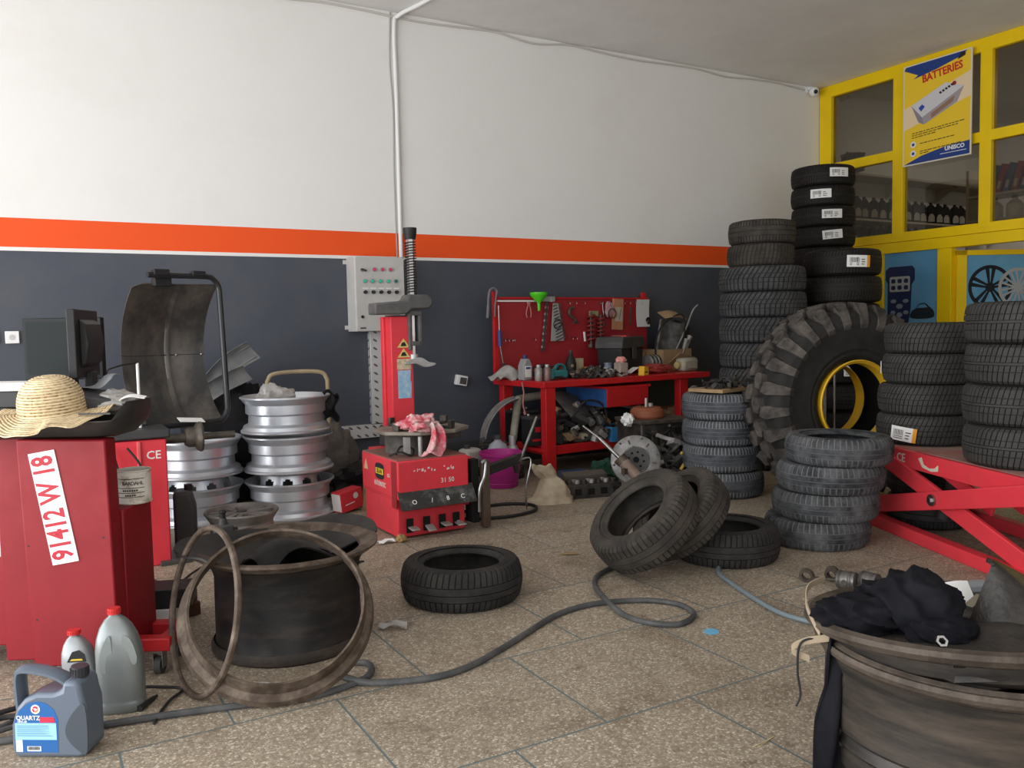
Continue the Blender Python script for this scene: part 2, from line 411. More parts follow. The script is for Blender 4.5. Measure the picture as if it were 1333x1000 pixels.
# ------------------------------------------------------------------ yellow glazed partition
PX = WX
def partition():
    f = MB(); d = .09; xc = PX+d/2-.02
    def vert(y0, y1, z0, z1): f.box((xc, (y0+y1)/2, (z0+z1)/2), (d, y1-y0, z1-z0))
    ya, yb = 1.6, WY-.01
    posts = [(6.63, yb), (5.72, 5.84), (4.785, 4.90), (3.83, 3.95), (2.88, 3.0), (1.6, 1.72)]
    for y0, y1 in posts: vert(y0, y1, 2.12, CZ-.004)
    for z0, z1 in ((3.79, CZ-.002), (2.94, 3.04), (2.075, 2.171)): f.box((xc, (ya+yb)/2, (z0+z1)/2), (d-.003, yb-ya-.004, z1-z0))
    # lower storey, set a hair forward so the joint shows
    f.box((xc-.008, (ya+yb)/2, 2.015), (d+.016, yb-ya, .11))
    for y0, y1 in ((5.94, yb), (5.165, 5.315), (3.95, 4.05), (ya, 1.8)): f.box((xc-.004, (y0+y1)/2, .98), (d, y1-y0, 1.98))
    f.box((xc-.001, 5.63, .61), (d, .66, 1.22))
    f.box((xc-.004, 2.9, .98), (d*.8, 2.1, 1.96))
    o = f.build('wall_partition', m_yellow, bev=.004); struct(o)
    g, nt, b, N, L = new_mat('pane_glass')
    out = nt.nodes['Material Output']
    tr = N('ShaderNodeBsdfTransparent'); tr.inputs['Color'].default_value = (.66, .64, .60, 1)
    gl = N('ShaderNodeBsdfGlossy'); gl.inputs['Roughness'].default_value = .03
    mx = N('ShaderNodeMixShader'); fr = N('ShaderNodeFresnel'); fr.inputs['IOR'].default_value = 1.5
    L(fr.outputs[0], mx.inputs[0]); L(tr.outputs[0], mx.inputs[1]); L(gl.outputs[0], mx.inputs[2]); L(mx.outputs[0], out.inputs['Surface'])
    n = 1
    for (y0, y1) in ((5.84, 6.63), (4.90, 5.72), (3.95, 4.785), (3.0, 3.83)):
        for (z0, z1) in ((3.04, 3.79), (2.171, 2.94)):
            struct(MB().box((xc, (y0+y1)/2, (z0+z1)/2), (.006, y1-y0+.02, z1-z0+.02)).build('window_%d' % n, g, smooth=False)); n += 1
    # printed blue panel in the lower storey
    m_pb = M('printed_blue', (.10, .30, .50), .5, col2=(.15, .37, .56), scale=1.5)
    t = thing('printed_panel', 'blue printed panel with a handheld car scanner, set in the yellow partition', 'panel', (PX-.02, 5.63, 1.22))
    MB().box((.03, 0, .37), (.012, .64, .75)).build('panel_board', m_pb, t, smooth=False)
    m_navy = M('print_navy', (.018, .03, .09), .5); m_lcd = M('print_screen', (.42, .44, .40), .5); m_pcar = M('print_car', (.02, .03, .036), .5); m_pk = M('print_key', (.25, .28, .34), .5)
    R = Matrix.Rotation(-pi/2, 4, 'Z') @ Matrix.Rotation(pi/2, 4, 'X')   # local x -> -Y (to the right in the picture), local y -> Z
    TT = Matrix.Translation((.0235, 0, 0)) @ R
    def flat(name, polys, mat, off=0):
        m_ = MB()
        for p in polys: m_.prism(p, .0012, Matrix.Translation((-off, 0, 0)) @ TT)
        return m_.build(name, mat, t, smooth=False)
    def rr(x0, y0, x1, y1, r=.02):
        return [(x0+r, y0), (x1-r, y0), (x1, y0+r), (x1, y1-r), (x1-r, y1), (x0+r, y1), (x0, y1-r), (x0, y0+r)]
    flat('scanner_picture', [[(-.27, 0), (-.27, .42), (-.295, .46), (-.295, .56), (-.25, .595), (.02, .595), (.05, .56), (.05, .45), (.015, .40), (.005, .15), (-.02, 0)]], m_navy)
    flat('screen_picture', [rr(-.245, .33, -.005, .49, .012)], m_lcd, .0013)
    flat('icon_picture', [rr(-.225+.075*i, .35+.07*j, -.175+.075*i, .395+.07*j, .01) for i in range(3) for j in range(2)], m_navy, .0026)
    flat('key_picture', [rr(-.235, .21, -.16, .25), rr(-.09, .21, -.015, .25), rr(-.165, .15, -.085, .20), rr(-.235, .09, -.17, .13), rr(-.085, .09, -.015, .13), rr(-.16, .06, -.09, .11)], m_pk, .0013)
    flat('car_picture', [catmull2([(0, .06), (.02, .12), (.07, .15), (.1, .19), (.17, .2), (.22, .16), (.265, .12), (.27, .06), (.2, .04), (.06, .04)], 4)], m_pcar, .002)
    flat('windscreen_picture', [[(.08, .15), (.105, .182), (.165, .19), (.2, .155)]], m_pb, .0032)
    # the door beside it, swung into the store room
    dr = bpy.data.objects.new('door_1', None); C.objects.link(dr); dr.location = (PX+.03, 5.15, 0); dr.rotation_euler = (0, 0, rad(-30)); struct(dr)
    fr_ = MB(); W_ = .86
    fr_.box((.05, 0, .98), (.10, .05, 1.90)); fr_.box((W_-.05, 0, .98), (.10, .05, 1.90)); fr_.box((W_/2, 0, 1.905), (W_, .05, .05)); fr_.box((W_/2, 0, .06), (W_, .05, .10))
    fr_.build('door_frame', m_yellow, dr, bev=.003)
    MB().box((W_/2, .0, .97), (W_-.18, .02, 1.85)).build('door_panel', m_pb, dr, smooth=False)
    m_rimb = M('print_black_wheel', (.012, .014, .018), .5); m_rims = M('print_grey_wheel', (.40, .41, .42), .5); m_rimg = M('print_wheel_gap', (.10, .15, .2), .5)
    def wheel(name, cx, cz, R_, ns, mat, mg, off):
        k = MB(); k.cur = 0
        T = Matrix.Translation((0, -.0105-off, 0)) @ Matrix.Rotation(pi/2, 4, 'X')
        def ring(r0, r1, n=40):
            for i in range(n):
                a, b_ = 2*pi*i/n, 2*pi*(i+1)/n
                k.prism([(cx+r0*cos(a), cz+r0*sin(a)), (cx+r1*cos(a), cz+r1*sin(a)), (cx+r1*cos(b_), cz+r1*sin(b_)), (cx+r0*cos(b_), cz+r0*sin(b_))], .001, T)
        ring(R_*.84, R_)
        for i in range(ns):
            a = 2*pi*i/ns+.3
            for s_ in (-1, 1):
                p = lambda r, t: (cx+r*cos(a+t), cz+r*sin(a+t))
                k.prism([p(R_*.15, s_*.35-.3), p(R_*.9, s_*.17-.6/ns**1.1), p(R_*.9, s_*.17+.6/ns**1.1), p(R_*.15, s_*.35+.3)], .001, T)
        k.prism([(cx+R_*.22*cos(2*pi*i/20), cz+R_*.22*sin(2*pi*i/20)) for i in range(20)], .0012, T)
        k.build(name, mat, dr, smooth=False)
    wheel('wheel_picture', .34, 1.56, .22, 5, m_rimb, m_rimg, 0)
    wheel('wheel_picture', .62, 1.55, .20, 8, m_rims, m_rimg, .0014)
    # CCTV eye
    t = thing('security_camera', 'small white dome security camera in the top corner where the walls meet', 'camera', (7.86, 6.70, 3.84))
    MB().cyl((0, .07, .045), (0, .1, .045), .035).cyl((0, .03, .05), (0, .075, .05), .018).build('mount', m_whitep, t)
    MB().ell((0, 0, 0), (.055, .055, .055)).build('housing', m_whitep, t)
    MB().ell((-.02, -.04, -.012), (.024, .024, .024)).build('lens', m_black, t)
partition()

# battery poster hung on the partition
def poster():
    t = thing('battery_poster', 'yellow and blue hanging poster that reads BATTERIES with a car battery picture', 'poster', (7.99, 5.30, 2.83), rz=0)
    w, h = .73, 1.01
    MB().box((0, 0, h/2), (.012, w, h)).build('poster_frame', M('poster_rim', (.70, .66, .55), .5), t)
    T0 = Matrix.Rotation(-pi/2, 4, 'Z') @ Matrix.Rotation(pi/2, 4, 'X')
    def flat(name, polys, col, off, mat=None):
        k = MB()
        for p in polys: k.prism(p, .0008, Matrix.Translation((-.0065-off, 0, 0)) @ T0)
        return k.build(name, mat or M(name+'_ink', col, .45), t, smooth=False)
    a, b = w/2-.012, h-.012
    flat('yellow_ground', [[(-a, .012), (a, .012), (a, b), (-a, b)]], (.84, .56, .03), 0)
    flat('pale_band', [[(-a, .36), (a, .56), (a, .80), (.05, .70), (-a, .58)]], (.80, .62, .40), .001)
    flat('top_band', [[(-a, b-.03), (-a+.02, b), (a-.03, b), (a-.1, .955), (0, .90), (-a+.1, .86), (-.2, .89)]], (.02, .05, .22), .001)
    flat('bottom_band', [[(-a, .012), (a, .012), (a, .14), (.1, .125), (-.15, .08)]], (.02, .05, .22), .001)
    # the battery
    flat('battery_top', [[(-.27, .60), (-.15, .46), (.29, .67), (.10, .745)]], (.62, .60, .62), .002)
    flat('battery_front', [[(-.15, .46), (.29, .67), (.22, .53), (-.13, .385)]], (.36, .32, .33), .002)
    flat('battery_side', [[(-.27, .60), (-.15, .46), (-.13, .385), (-.19, .42)]], (.25, .23, .26), .002)
    flat('battery_label', [[(-.05, .48), (.20, .60), (.18, .545), (-.05, .43)]], (.30, .17, .12), .003)
    flat('battery_marks', [[(-.19, .56), (-.15, .59), (-.12, .56), (-.16, .52)]], (.03, .07, .35), .003)
    flat('vent_picture', [[(.03+.03*i, .665+.012*i), (.05+.03*i, .673+.012*i), (.065+.03*i, .655+.012*i), (.045+.03*i, .645+.012*i)] for i in range(5)], (.03, .03, .03), .003)
    flat('terminal_picture', [[(.19+.022*cos(i*pi/5), .715+.022*sin(i*pi/5)) for i in range(10)]], (.30, .02, .02), .003)
    flat('small_battery_picture', [[(.22, .93), (.30, .955), (.30, .99), (.25, .99)]], (.02, .02, .02), .003)
    # text lines and bullets
    ln = []
    for y, x0, x1 in ((.325, -.26, .30), (.303, -.26, .24), (.281, -.26, 0)):
        x = x0
        while x < x1:
            l = rnd.uniform(.02, .055); ln.append([(x, y+.05*x), (x+l, y+.05*(x+l)), (x+l, y+.05*(x+l)+.009), (x, y+.05*x+.009)]); x += l+.009
    for y, x0, x1 in ((.205, -.17, .16), (.125, -.17, .26), (.105, -.17, -.07)):
        x = x0
        while x < x1:
            l = rnd.uniform(.02, .055); ln.append([(x, y+.03*x), (x+l, y+.03*(x+l)), (x+l, y+.03*(x+l)+.009), (x, y+.03*x+.009)]); x += l+.009
    flat('small_print', ln, (.10, .08, .02), .0015)
    circ = lambda x, y, r: [(x+r*cos(i*pi/9), y+r*sin(i*pi/9)) for i in range(18)]
    flat('bullet', [circ(-.245, .205, .032), circ(-.245, .115, .032)], (.75, .75, .75), .0015)
    flat('bullet_centre', [circ(-.245, .205, .016), circ(-.245, .115, .016)], (.03, .06, .2), .0024)
    rot = Euler((pi/2, 0, -pi/2))
    o = text('headline', 'BATTERIES', .105, M('poster_red', (.55, .03, .02), .5), t, (-.0085, -.06, .855), rot, sx=.86, bold=.0036)
    o.rotation_euler = (Matrix.Rotation(-pi/2, 4, 'Z') @ Matrix.Rotation(pi/2, 4, 'X') @ Matrix.Rotation(.10, 4, 'Z')).to_euler()
    text('maker_name', 'UNISCO', .055, m_paper, t, (-.0085, -.2, .10), rot, bold=.002)
    flat('underline', [[(.05, .055), (.32, .055), (.32, .061), (.05, .061)]], (.7, .7, .7), .002)
poster()

# ------------------------------------------------------------------ store room shelves and stock
def store():
    m_shelf = M('shelf_board', (.42, .38, .33), .6)
    for z, cond in ((2.42, 'lower'), (2.93, 'upper')):
        t = thing('wall_shelf', 'long %s shelf on the back wall of the glazed store room' % cond, 'shelf', (9.75, 6.62, z))
        MB().box((0, 0, -.012), (3.0, .34, .024)).build('shelf_board', m_shelf, t)
        for x in (-1.4, -.5, .5, 1.4): MB().prism([(0, 0), (.3, 0), (0, -.16)], .012, Matrix.Translation((x, .17, -.024)) @ Matrix.Rotation(-pi/2, 4, 'Z') @ Matrix.Rotation(pi/2, 4, 'X')).build('bracket', m_shelf, t)
    # dark oil bottles along the lower shelf
    m_ob = M('dark_oil_bottle', (.012, .012, .014), .35); m_lab = M('bottle_label', (.45, .43, .40), .6)
    def bottle(lab=True):
        t = thing('oil_bottle', '', 'bottle')
        p = [(-.05, 0), (.05, 0), (.052, .02), (.052, .17), (.035, .215), (.02, .235), (-.02, .235), (-.05, .20)]
        MB().prism(p, .075, Matrix.Translation((0, .0375, 0)) @ Matrix.Rotation(pi/2, 4, 'X')).build('bottle_body', m_ob, t, bev=.008)
        MB().cyl((0, 0, .232), (0, 0, .262), .019).build('cap', m_ob, t)
        if lab: MB().prism([(-.036, .03), (.036, .03), (.036, .09), (.015, .125), (-.015, .125), (-.036, .09)], .002, Matrix.Translation((0, -.0375, 0)) @ Matrix.Rotation(pi/2, 4, 'X')).build('front_label', m_lab, t)
        return t
    b0 = bottle(True); k = 0; first = True
    g1 = 'dark oil bottles on the store room shelf'
    for i in range(17):
        x = 8.38+i*.155
        o = b0 if first else copy_tree(b0); first = False
        o.location = (x, 6.54+.02*rnd.uniform(-1, 1), 2.42); o.rotation_euler = (0, 0, rnd.uniform(-.15, .15)-.5); o['group'] = g1
        o['label'] = 'dark oil bottle with pale label in the front row on the lower store room shelf'
    # a low row seen through the first pane
    t0 = None
    for i in range(8):
        o = copy_tree(b0); o.location = (8.30+i*.16, 6.5, 2.10); o.rotation_euler = (0, 0, -.5); o['group'] = 'dark bottles on the partition cabinet top'
        o['label'] = 'dark bottle standing low behind the bottom edge of the first lower pane'
    MB_ = MB().box((9.2, 6.55, 2.085), (2.2, .45, .03)); o = MB_.build('wall_shelf', m_shelf); tag(o, 'lowest store room shelf just above the yellow lower frame', 'shelf')
    t = thing('car_battery', 'small dark car battery standing in the bottom left of the first upper pane', 'battery', (8.27, 6.50, 2.943), rz=-.4)
    MB().box((0, 0, .09), (.2, .16, .18)).build('case', m_black, t, bev=.006); MB().box((0, 0, .19), (.21, .17, .025)).cyl((-.07, 0, .2), (-.07, 0, .225), .012).cyl((.07, 0, .2), (.07, 0, .225), .012).build('lid', m_dark, t)
    # binders and clear jugs on the shelf that runs behind the third pane
    t = thing('wall_shelf', 'binder shelf that runs behind the right hand panes of the store room', 'shelf', (9.0, 4.4, 2.55))
    MB().box((0, 0, -.012), (.36, 2.2, .024)).build('shelf_board', m_shelf, t); MB().box((0, 0, -.27), (.36, 2.2, .02)).build('lower_board', m_shelf, t)
    [MB().box((0, y, -.9), (.34, .03, 2.35)).build('upright', m_shelf, t) for y in (1.09, -1.09)]
    m_bb = M('blue_binder', (.035, .085, .17), .5); m_rb = M('red_binder', (.30, .02, .025), .5)
    for i in range(13):
        c = m_rb if i in (2, 4) else m_bb
        t = thing('ring_binder', '%s ring binder leaning on the store room shelf, %s' % ('red' if i in (2, 4) else 'dark blue', 'left of the mullion' if i < 3 else 'right of the mullion'), 'binder', (8.93, 5.42-i*.085, 2.55), rot=(rad(14), 0, 0), group='ring binders on the store room shelf')
        MB().box((.1, -.03, .16), (.24, .06, .31)).build('cover', c, t, bev=.003)
        MB().box((-.0215, -.03, .10), (.002, .03, .08)).build('spine_label', m_lab, t)
    m_jug = M('clear_jug', (.58, .56, .52), .35, col2=(.42, .40, .38), scale=12)
    for i in range(5):
        t = thing('plastic_jug', 'cloudy grey plastic jug under the binders in the store room', 'jug', (8.93, 5.25-i*.21, 2.29), group='cloudy jugs below the binders')
        MB().lathe([(.0, 0), (.075, 0), (.08, .02), (.08, .13), (.05, .165), (.025, .18), (.025, .2)], 20).build('jug_body', m_jug, t)
        MB().cyl((0, 0, .195), (0, 0, .222), .03).build('cap', m_dark, t)
store()

# ------------------------------------------------------------------ pipe, cable, sockets on the back wall
o = MB().tube([(2.83, WY-.018, 1.85), (2.83, WY-.018, 3.2), (2.825, WY-.02, 3.78), (2.86, WY-.05, 3.885), (2.95, WY-.35, 3.905), (3.05, WY-1.0, 3.905)], .017, 10, smooth=6).build('conduit_pipe', m_whitep)
tag(o, 'white plastic conduit pipe running down the back wall from ceiling to control box', 'pipe')
o = MB().tube([(2.8, WY-.0055, 1.85), (2.795, WY-.0055, 2.6), (2.803, WY-.0055, 3.1), (2.785, WY-.0055, 3.5), (2.80, WY-.0055, 3.915)], .006, 6, smooth=6).build('grey_cable', M('grey_cable', (.35, .34, .33), .6)); tag(o, 'thin grey cable beside the white conduit pipe', 'cable')
pts = [(-1, WY-.012, CZ-.03)]+[(x*.4-.6, WY-.012, CZ-.012-.022*abs(sin(x*1.7))-.025*(x % 3 == 0)) for x in range(1, 21)]+[(7.8, WY-.02, CZ-.05)]
o = MB().tube(pts, .008, 6, smooth=5).build('ceiling_cable', M('beige_cable', (.55, .52, .48), .6)); tag(o, 'beige cable clipped along the joint of back wall and ceiling', 'cable')
for i in range(2):
    t = thing('wall_socket', ('left hand' if i == 0 else 'right hand') + ' white wall socket behind the monitor', 'socket', (-.195+.125*i, WY, 1.255), rz=0)
    MB().box((0, -.012, 0), (.085, .024, .085)).build('plate', m_whitep, t, bev=.004)
    MB().cyl((0, -.024, 0), (0, -.026, 0), .02).build('outlet', M('socket_grey', (.5, .5, .5), .5), t)
t = thing('surface_socket', 'small white surface socket box tilted on the slate wall left of the workbench', 'socket', (3.37, WY, .79), rot=(0, .2, 0))
MB().box((0, -.025, 0), (.11, .05, .09)).build('housing', m_whitep, t, bev=.006); MB().box((.01, -.052, -.002), (.065, .006, .06)).build('cover_flap', m_dark, t, bev=.002)
# dark plinth strip along the foot of the wall
struct(MB().box((4.6, WY-.012, .12), (9, .024, .24)).build('baseboard_back', M('plinth', (.05, .05, .055), .6), bev=.004))
# ------------------------------------------------------------------ tyres
r_dusty = rubber('dusty_rubber', (.022, .0235, .026), (.135, .14, .147), (.17, .17, .17), .7, .85)
r_grey = rubber('grey_washed_rubber', (.036, .040, .046), (.135, .145, .16), (.30, .305, .31), .95, .8)
r_new = rubber('new_rubber', (.013, .0125, .012), (.022, .019, .017), (.035, .022, .018), .5, .7, rough=.62)
r_lift = rubber('clean_rubber', (.036, .035, .033), (.066, .062, .058), (.012, .012, .012), .8, .6, rough=.6)  # dark groove tint puts shade into the tread recesses
r_at = rubber('offroad_rubber', (.045, .046, .046), (.10, .10, .10), (.022, .022, .022), .7, .7)  # grooves painted darker than the blocks, shade in the colour
r_brown = rubber('brown_dusty_rubber', (.034, .031, .028), (.085, .072, .058), (.03, .026, .022), .6, .8)
r_worn = rubber('worn_rubber', (.020, .0195, .0195), (.05, .046, .042), (.012, .012, .012), .8, .8)  # groove shade painted near black
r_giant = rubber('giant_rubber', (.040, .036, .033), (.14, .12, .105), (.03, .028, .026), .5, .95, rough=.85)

def tyre_parts(R, W, rr, grooves=(-.5, 0, .5), gw=.045, gd=.007, pitch=64, lat=(0, -1), slant=.0, vee=0., crown=.010, latfrac=.24, latd=.8):
    """tread and sidewall meshes of one tyre lying flat, its centre plane at z = 0"""
    TW = W*.80; hw = TW/2
    edges = [-1.]+[e for g in grooves for e in (g-gw, g+gw)]+[1.]
    pts = []        # (x, groove?, rib)
    nr = len(grooves)+1
    for k in range(nr):
        a, b = edges[2*k], edges[2*k+1]
        for q in (0, .5, 1): pts.append((a+(b-a)*q, 0, k))
        if k < nr-1: pts.append((b+.004, 1, k)); pts.append((edges[2*k+2]-.004, 1, k))
    latset = {(l % nr) for l in lat}
    prof = []
    prof.append((R-.055, -W*.492, 0, -1)); prof.append((R-.026, -hw-.014, 0, -2))
    for x, g, k in pts: prof.append((R-crown*x*x-(gd if g else 0), x*hw, g, k))
    prof.append((R-.026, hw+.014, 0, -2)); prof.append((R-.055, W*.492, 0, -1))
    rows = []
    hi = 1-latfrac
    for p in range(pitch):
        for q, lo in ((0, 0), (hi-.02, 0), (hi, 1), (.98, 1)): rows.append(((p+q)/pitch*2*pi, lo))
    n = len(prof); t = MB(); att = []
    for th, lo in rows:
        for r, x, g, k in prof:
            a = th+(slant*x/hw+vee*abs(x/hw))*2*pi/pitch
            cut = lo and not g and (k in latset or (k == -2 and (0 in latset)))
            r2 = r-(gd*latd if cut else 0)
            t.v.append(V((r2*cos(a), r2*sin(a), x))); att.append(1. if g or cut else 0.)
    m = len(rows)
    for i in range(m):
        j = (i+1) % m
        for q in range(n-1): t.f.append([i*n+q, j*n+q, j*n+q+1, i*n+q+1]); t.mi.append(0)
    t.att['groove'] = att
    s = MB()
    h = W/2
    half = [(R-.055, h*.984), (R-.075, h*.995), (R-.076, h), (R-.082, h), (R-.083, h*.99), ((R*.45+rr*.55)+.008, h*.985), ((R*.45+rr*.55)+.006, h*1.0), ((R*.45+rr*.55)-.002, h*1.0), ((R*.45+rr*.55)-.004, h*.965), (rr+.032, h*.90), (rr+.030, h*.925), (rr+.022, h*.925), (rr+.014, h*.84), (rr+.003, h*.80), (rr, h*.72), (rr+.006, h*.64), (rr+.03, h*.74), ((R+rr)/2, h*.86), (R-.05, h*.80), (R-.028, h*.5), (R-.026, 0)]
    pr = half+[(r, -z) for r, z in half[-2::-1]]
    s.lathe(pr, 72); s.att['groove'] = [0.]*len(s.v)
    return t, s

def make_tyre(label, kw, mat, name='car_tyre', side_mat=None):
    root = thing(name, label, 'tyre')
    t, s = tyre_parts(**kw)
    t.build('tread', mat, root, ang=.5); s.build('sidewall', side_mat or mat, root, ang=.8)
    return root

def sticker(root, R, a, w, h, z0=0., tilt=0., orange=True):
    """paper tag glued round the tread at angle a"""
    k = MB()
    def fn(u, v):
        x = (u-.5)*w; y = (v-.5)*h
        x, y = x*cos(tilt)-y*sin(tilt), x*sin(tilt)+y*cos(tilt)
        return ((R+.006)*cos(a+x/R), (R+.006)*sin(a+x/R), z0+y)
    k.sheet(fn, 8, 1, .002)
    lab = k.build('paper_label', m_paper, root)
    p = MB(); rr_ = random.Random(int(a*100)+int(R*1000))
    def mark(u0, u1, v0, v1):
        c = []
        for u, v in ((u0, v0), (u1, v0), (u1, v1), (u0, v1)):
            x = (u-.5)*w; y = (v-.5)*h
            x, y = x*cos(tilt)-y*sin(tilt), x*sin(tilt)+y*cos(tilt)
            c.append(((R+.0085)*cos(a+x/R), (R+.0085)*sin(a+x/R), z0+y))
        p.poly(c)
    u = .12
    while u < .5: mark(u, u+.018, .4, .8); u += rr_.uniform(.03, .05)
    for v in (.15, .28): mark(.12, .5, v, v+.05)
    for i in range(3): mark(.6, rr_.uniform(.72, .8), .2+.2*i, .27+.2*i)
    o = p.build('printed_barcode', m_print, lab, smooth=False); o['kind'] = 'stuff' if False else 'print'
    del o['kind']
    if orange:
        c = MB(); sgn = 1
        def f2(u, v): return fn(.86+.14*u, v) 
        c.sheet(lambda u, v: tuple(q*1.004 if i < 2 else q for i, q in enumerate(f2(u, v))), 2, 1, .001)
        c.build('orange_band', M('label_orange', (.75, .32, .02), .6) if 'label_orange' not in bpy.data.materials else bpy.data.materials['label_orange'], lab)
    return lab

def place(o, x, y, z, rz=0, label=None, group=None, tilt=(0, 0)):
    o.location = (x, y, z); o.rotation_euler = (tilt[0], tilt[1], rz)
    if label: o['label'] = label
    if group: o['group'] = group
    return o
ORD = ['topmost', 'second from the top', 'third from the top', 'fourth from the top', 'fifth from the top', 'sixth from the top', 'seventh from the top', 'lowest']
def stack(proto, x, y, n, h, z0, name, group, jit=.012, ords=None, offs=None, tilts=None, zs=None):
    """n tyres piled from z0; returns list from the top down"""
    out = []
    for i in range(n):
        o = proto if i == 0 else copy_tree(proto)
        lvl = n-1-i
        dx, dy = offs[i] if offs else (rnd.uniform(-jit, jit), rnd.uniform(-jit, jit))
        ordn = (ords or ORD)[i] if i < n-1 or n > 8 else 'lowest'
        place(o, x+dx, y+dy, z0+h*lvl+h/2, rnd.uniform(0, 6), name % ordn, group, tilts[i] if tilts else (0, 0))
        out.append(o)
    return out

# stack of four dusty tyres, front right
kA = dict(R=.292, W=.150, rr=.172, grooves=(-.52, -.05, .42), gd=.006, pitch=58, lat=(0, -1), crown=.012, latfrac=.3)
pA = make_tyre('', kA, r_dusty)
stack(pA, 3.915, 3.25, 4, .1535, 0, '%s tyre of the dusty stack of four before the giant tyre', 'dusty stack of four tyres in front of the giant tyre',
      offs=[(.055, -.045), (.012, -.02), (.0, 0), (-.035, .03)], tilts=[(.008, -.012), (.004, -.006), (0, 0), (0, 0)])
# stack behind, ribs drawn in white dust
kB = dict(R=.288, W=.186, rr=.175, grooves=(-.55, -.18, .18, .55), gw=.022, gd=.006, pitch=70, lat=(0, -1), latfrac=.3)
pB = make_tyre('', kB, r_grey)
stack(pB, 4.42, 4.60, 4, .187, 0, '%s of four white-grooved grey tyres at the right end of the bench', 'four grey tyres by the workbench end')
# tall stack behind the giant tyre: two smaller on top of off-road tyres
kC = dict(R=.368, W=.2155, rr=.19, grooves=(-.42, .0, .42), gw=.04, gd=.011, pitch=54, lat=(0, 1, 2, 3), slant=.7, vee=.6, latfrac=.3, latd=.9)
pC = make_tyre('', kC, r_at)
cords = ['topmost large', 'second large', 'third large', 'fourth large', 'fifth large', 'sixth large', 'seventh large', 'lowest']
sc = stack(pC, 5.60, 5.33, 8, .2165, 0, '%s off-road tyre in the tall pile left of the giant tyre', 'off-road tyres in the tall pile', ords=cords)
for i, o in enumerate(sc):
    if i > 3: o['label'] = 'off-road tyre hidden low in the tall pile behind the giant tyre'
zt = 8*.2165
kC2 = dict(R=.285, W=.19, rr=.175, grooves=(-.5, -.1, .3), gw=.03, gd=.007, pitch=50, lat=(0, 1, 2, 3), slant=.4, latfrac=.35)
pC2 = make_tyre('', kC2, r_brown)
place(pC2, 5.585, 5.33, zt+.096, .4, 'pale brown knobbly small tyre second from the top of the tall pile', 'small tyres topping the tall pile')
kC3 = dict(R=.285, W=.20, rr=.175, grooves=(-.5, 0, .5), gw=.03, gd=.007, pitch=64, lat=(0, -1), latfrac=.3)
pC3 = make_tyre('', kC3, r_brown)
place(pC3, 5.60, 5.33, zt+.192+.10, 1.4, 'small ribbed tyre on the very top of the tall pile left of the corner', 'small tyres topping the tall pile')
# corner stack of new tyres with paper labels
kD = dict(R=.305, W=.1975, rr=.20, grooves=(-.6, -.2, .2, .6), gw=.035, gd=.008, pitch=80, lat=(0, 1, 3, 4), slant=.5, latfrac=.25)
pD = make_tyre('', kD, r_new, side_mat=r_new)
hD = .1985
facing = atan2(-5.88, -7.06)
da = [.52, -.05, .28, .30, .0]
for i in range(14):
    o = pD if i == 0 else copy_tree(pD)
    nm = ['topmost', 'second', 'third', 'fourth', 'fifth'][i] if i < 5 else ''
    place(o, 7.02+rnd.uniform(-.012, .012), 5.87+rnd.uniform(-.012, .012), hD*(13-i)+hD/2, 0, ('%s new black tyre of the corner stack under the security camera, counted from the top' % nm) if i < 5 else 'new black tyre hidden low in the corner stack', 'new tyres stacked in the corner')
for i, o in enumerate([x for x in bpy.data.objects if x.get('group') == 'new tyres stacked in the corner']):
    k = round(13-(o.location.z-hD/2)/hD)
    if k < 4: sticker(o, .305, facing+da[k], .19, .085, .01, (.0, 0, 0, .08)[k], False)
# stack with a big label in front of it
kE = dict(R=.328, W=.2335, rr=.20, grooves=(-.55, -.18, .18, .55), gw=.03, gd=.008, pitch=76, lat=(0, 1, -1), slant=.6, latfrac=.22)
pE = make_tyre('', kE, r_new)
se = stack(pE, 6.33, 5.09, 8, .2345, 0, '%s of the wide black tyres stacked right of the tall off-road pile', 'wide black tyres stacked behind the giant tyre')
for i, o in enumerate(se):
    if i > 2: o['label'] = 'wide black tyre low in the stack seen through the giant tyre'
fE = atan2(-5.09, -6.33)
se[0].rotation_euler.z = 0; sticker(se[0], .328, fE+.42, .20, .10, .0, -.03, True)
se[4].rotation_euler.z = 0; sticker(se[4], .328, fE+.25, .12, .09, 0, 0, False)

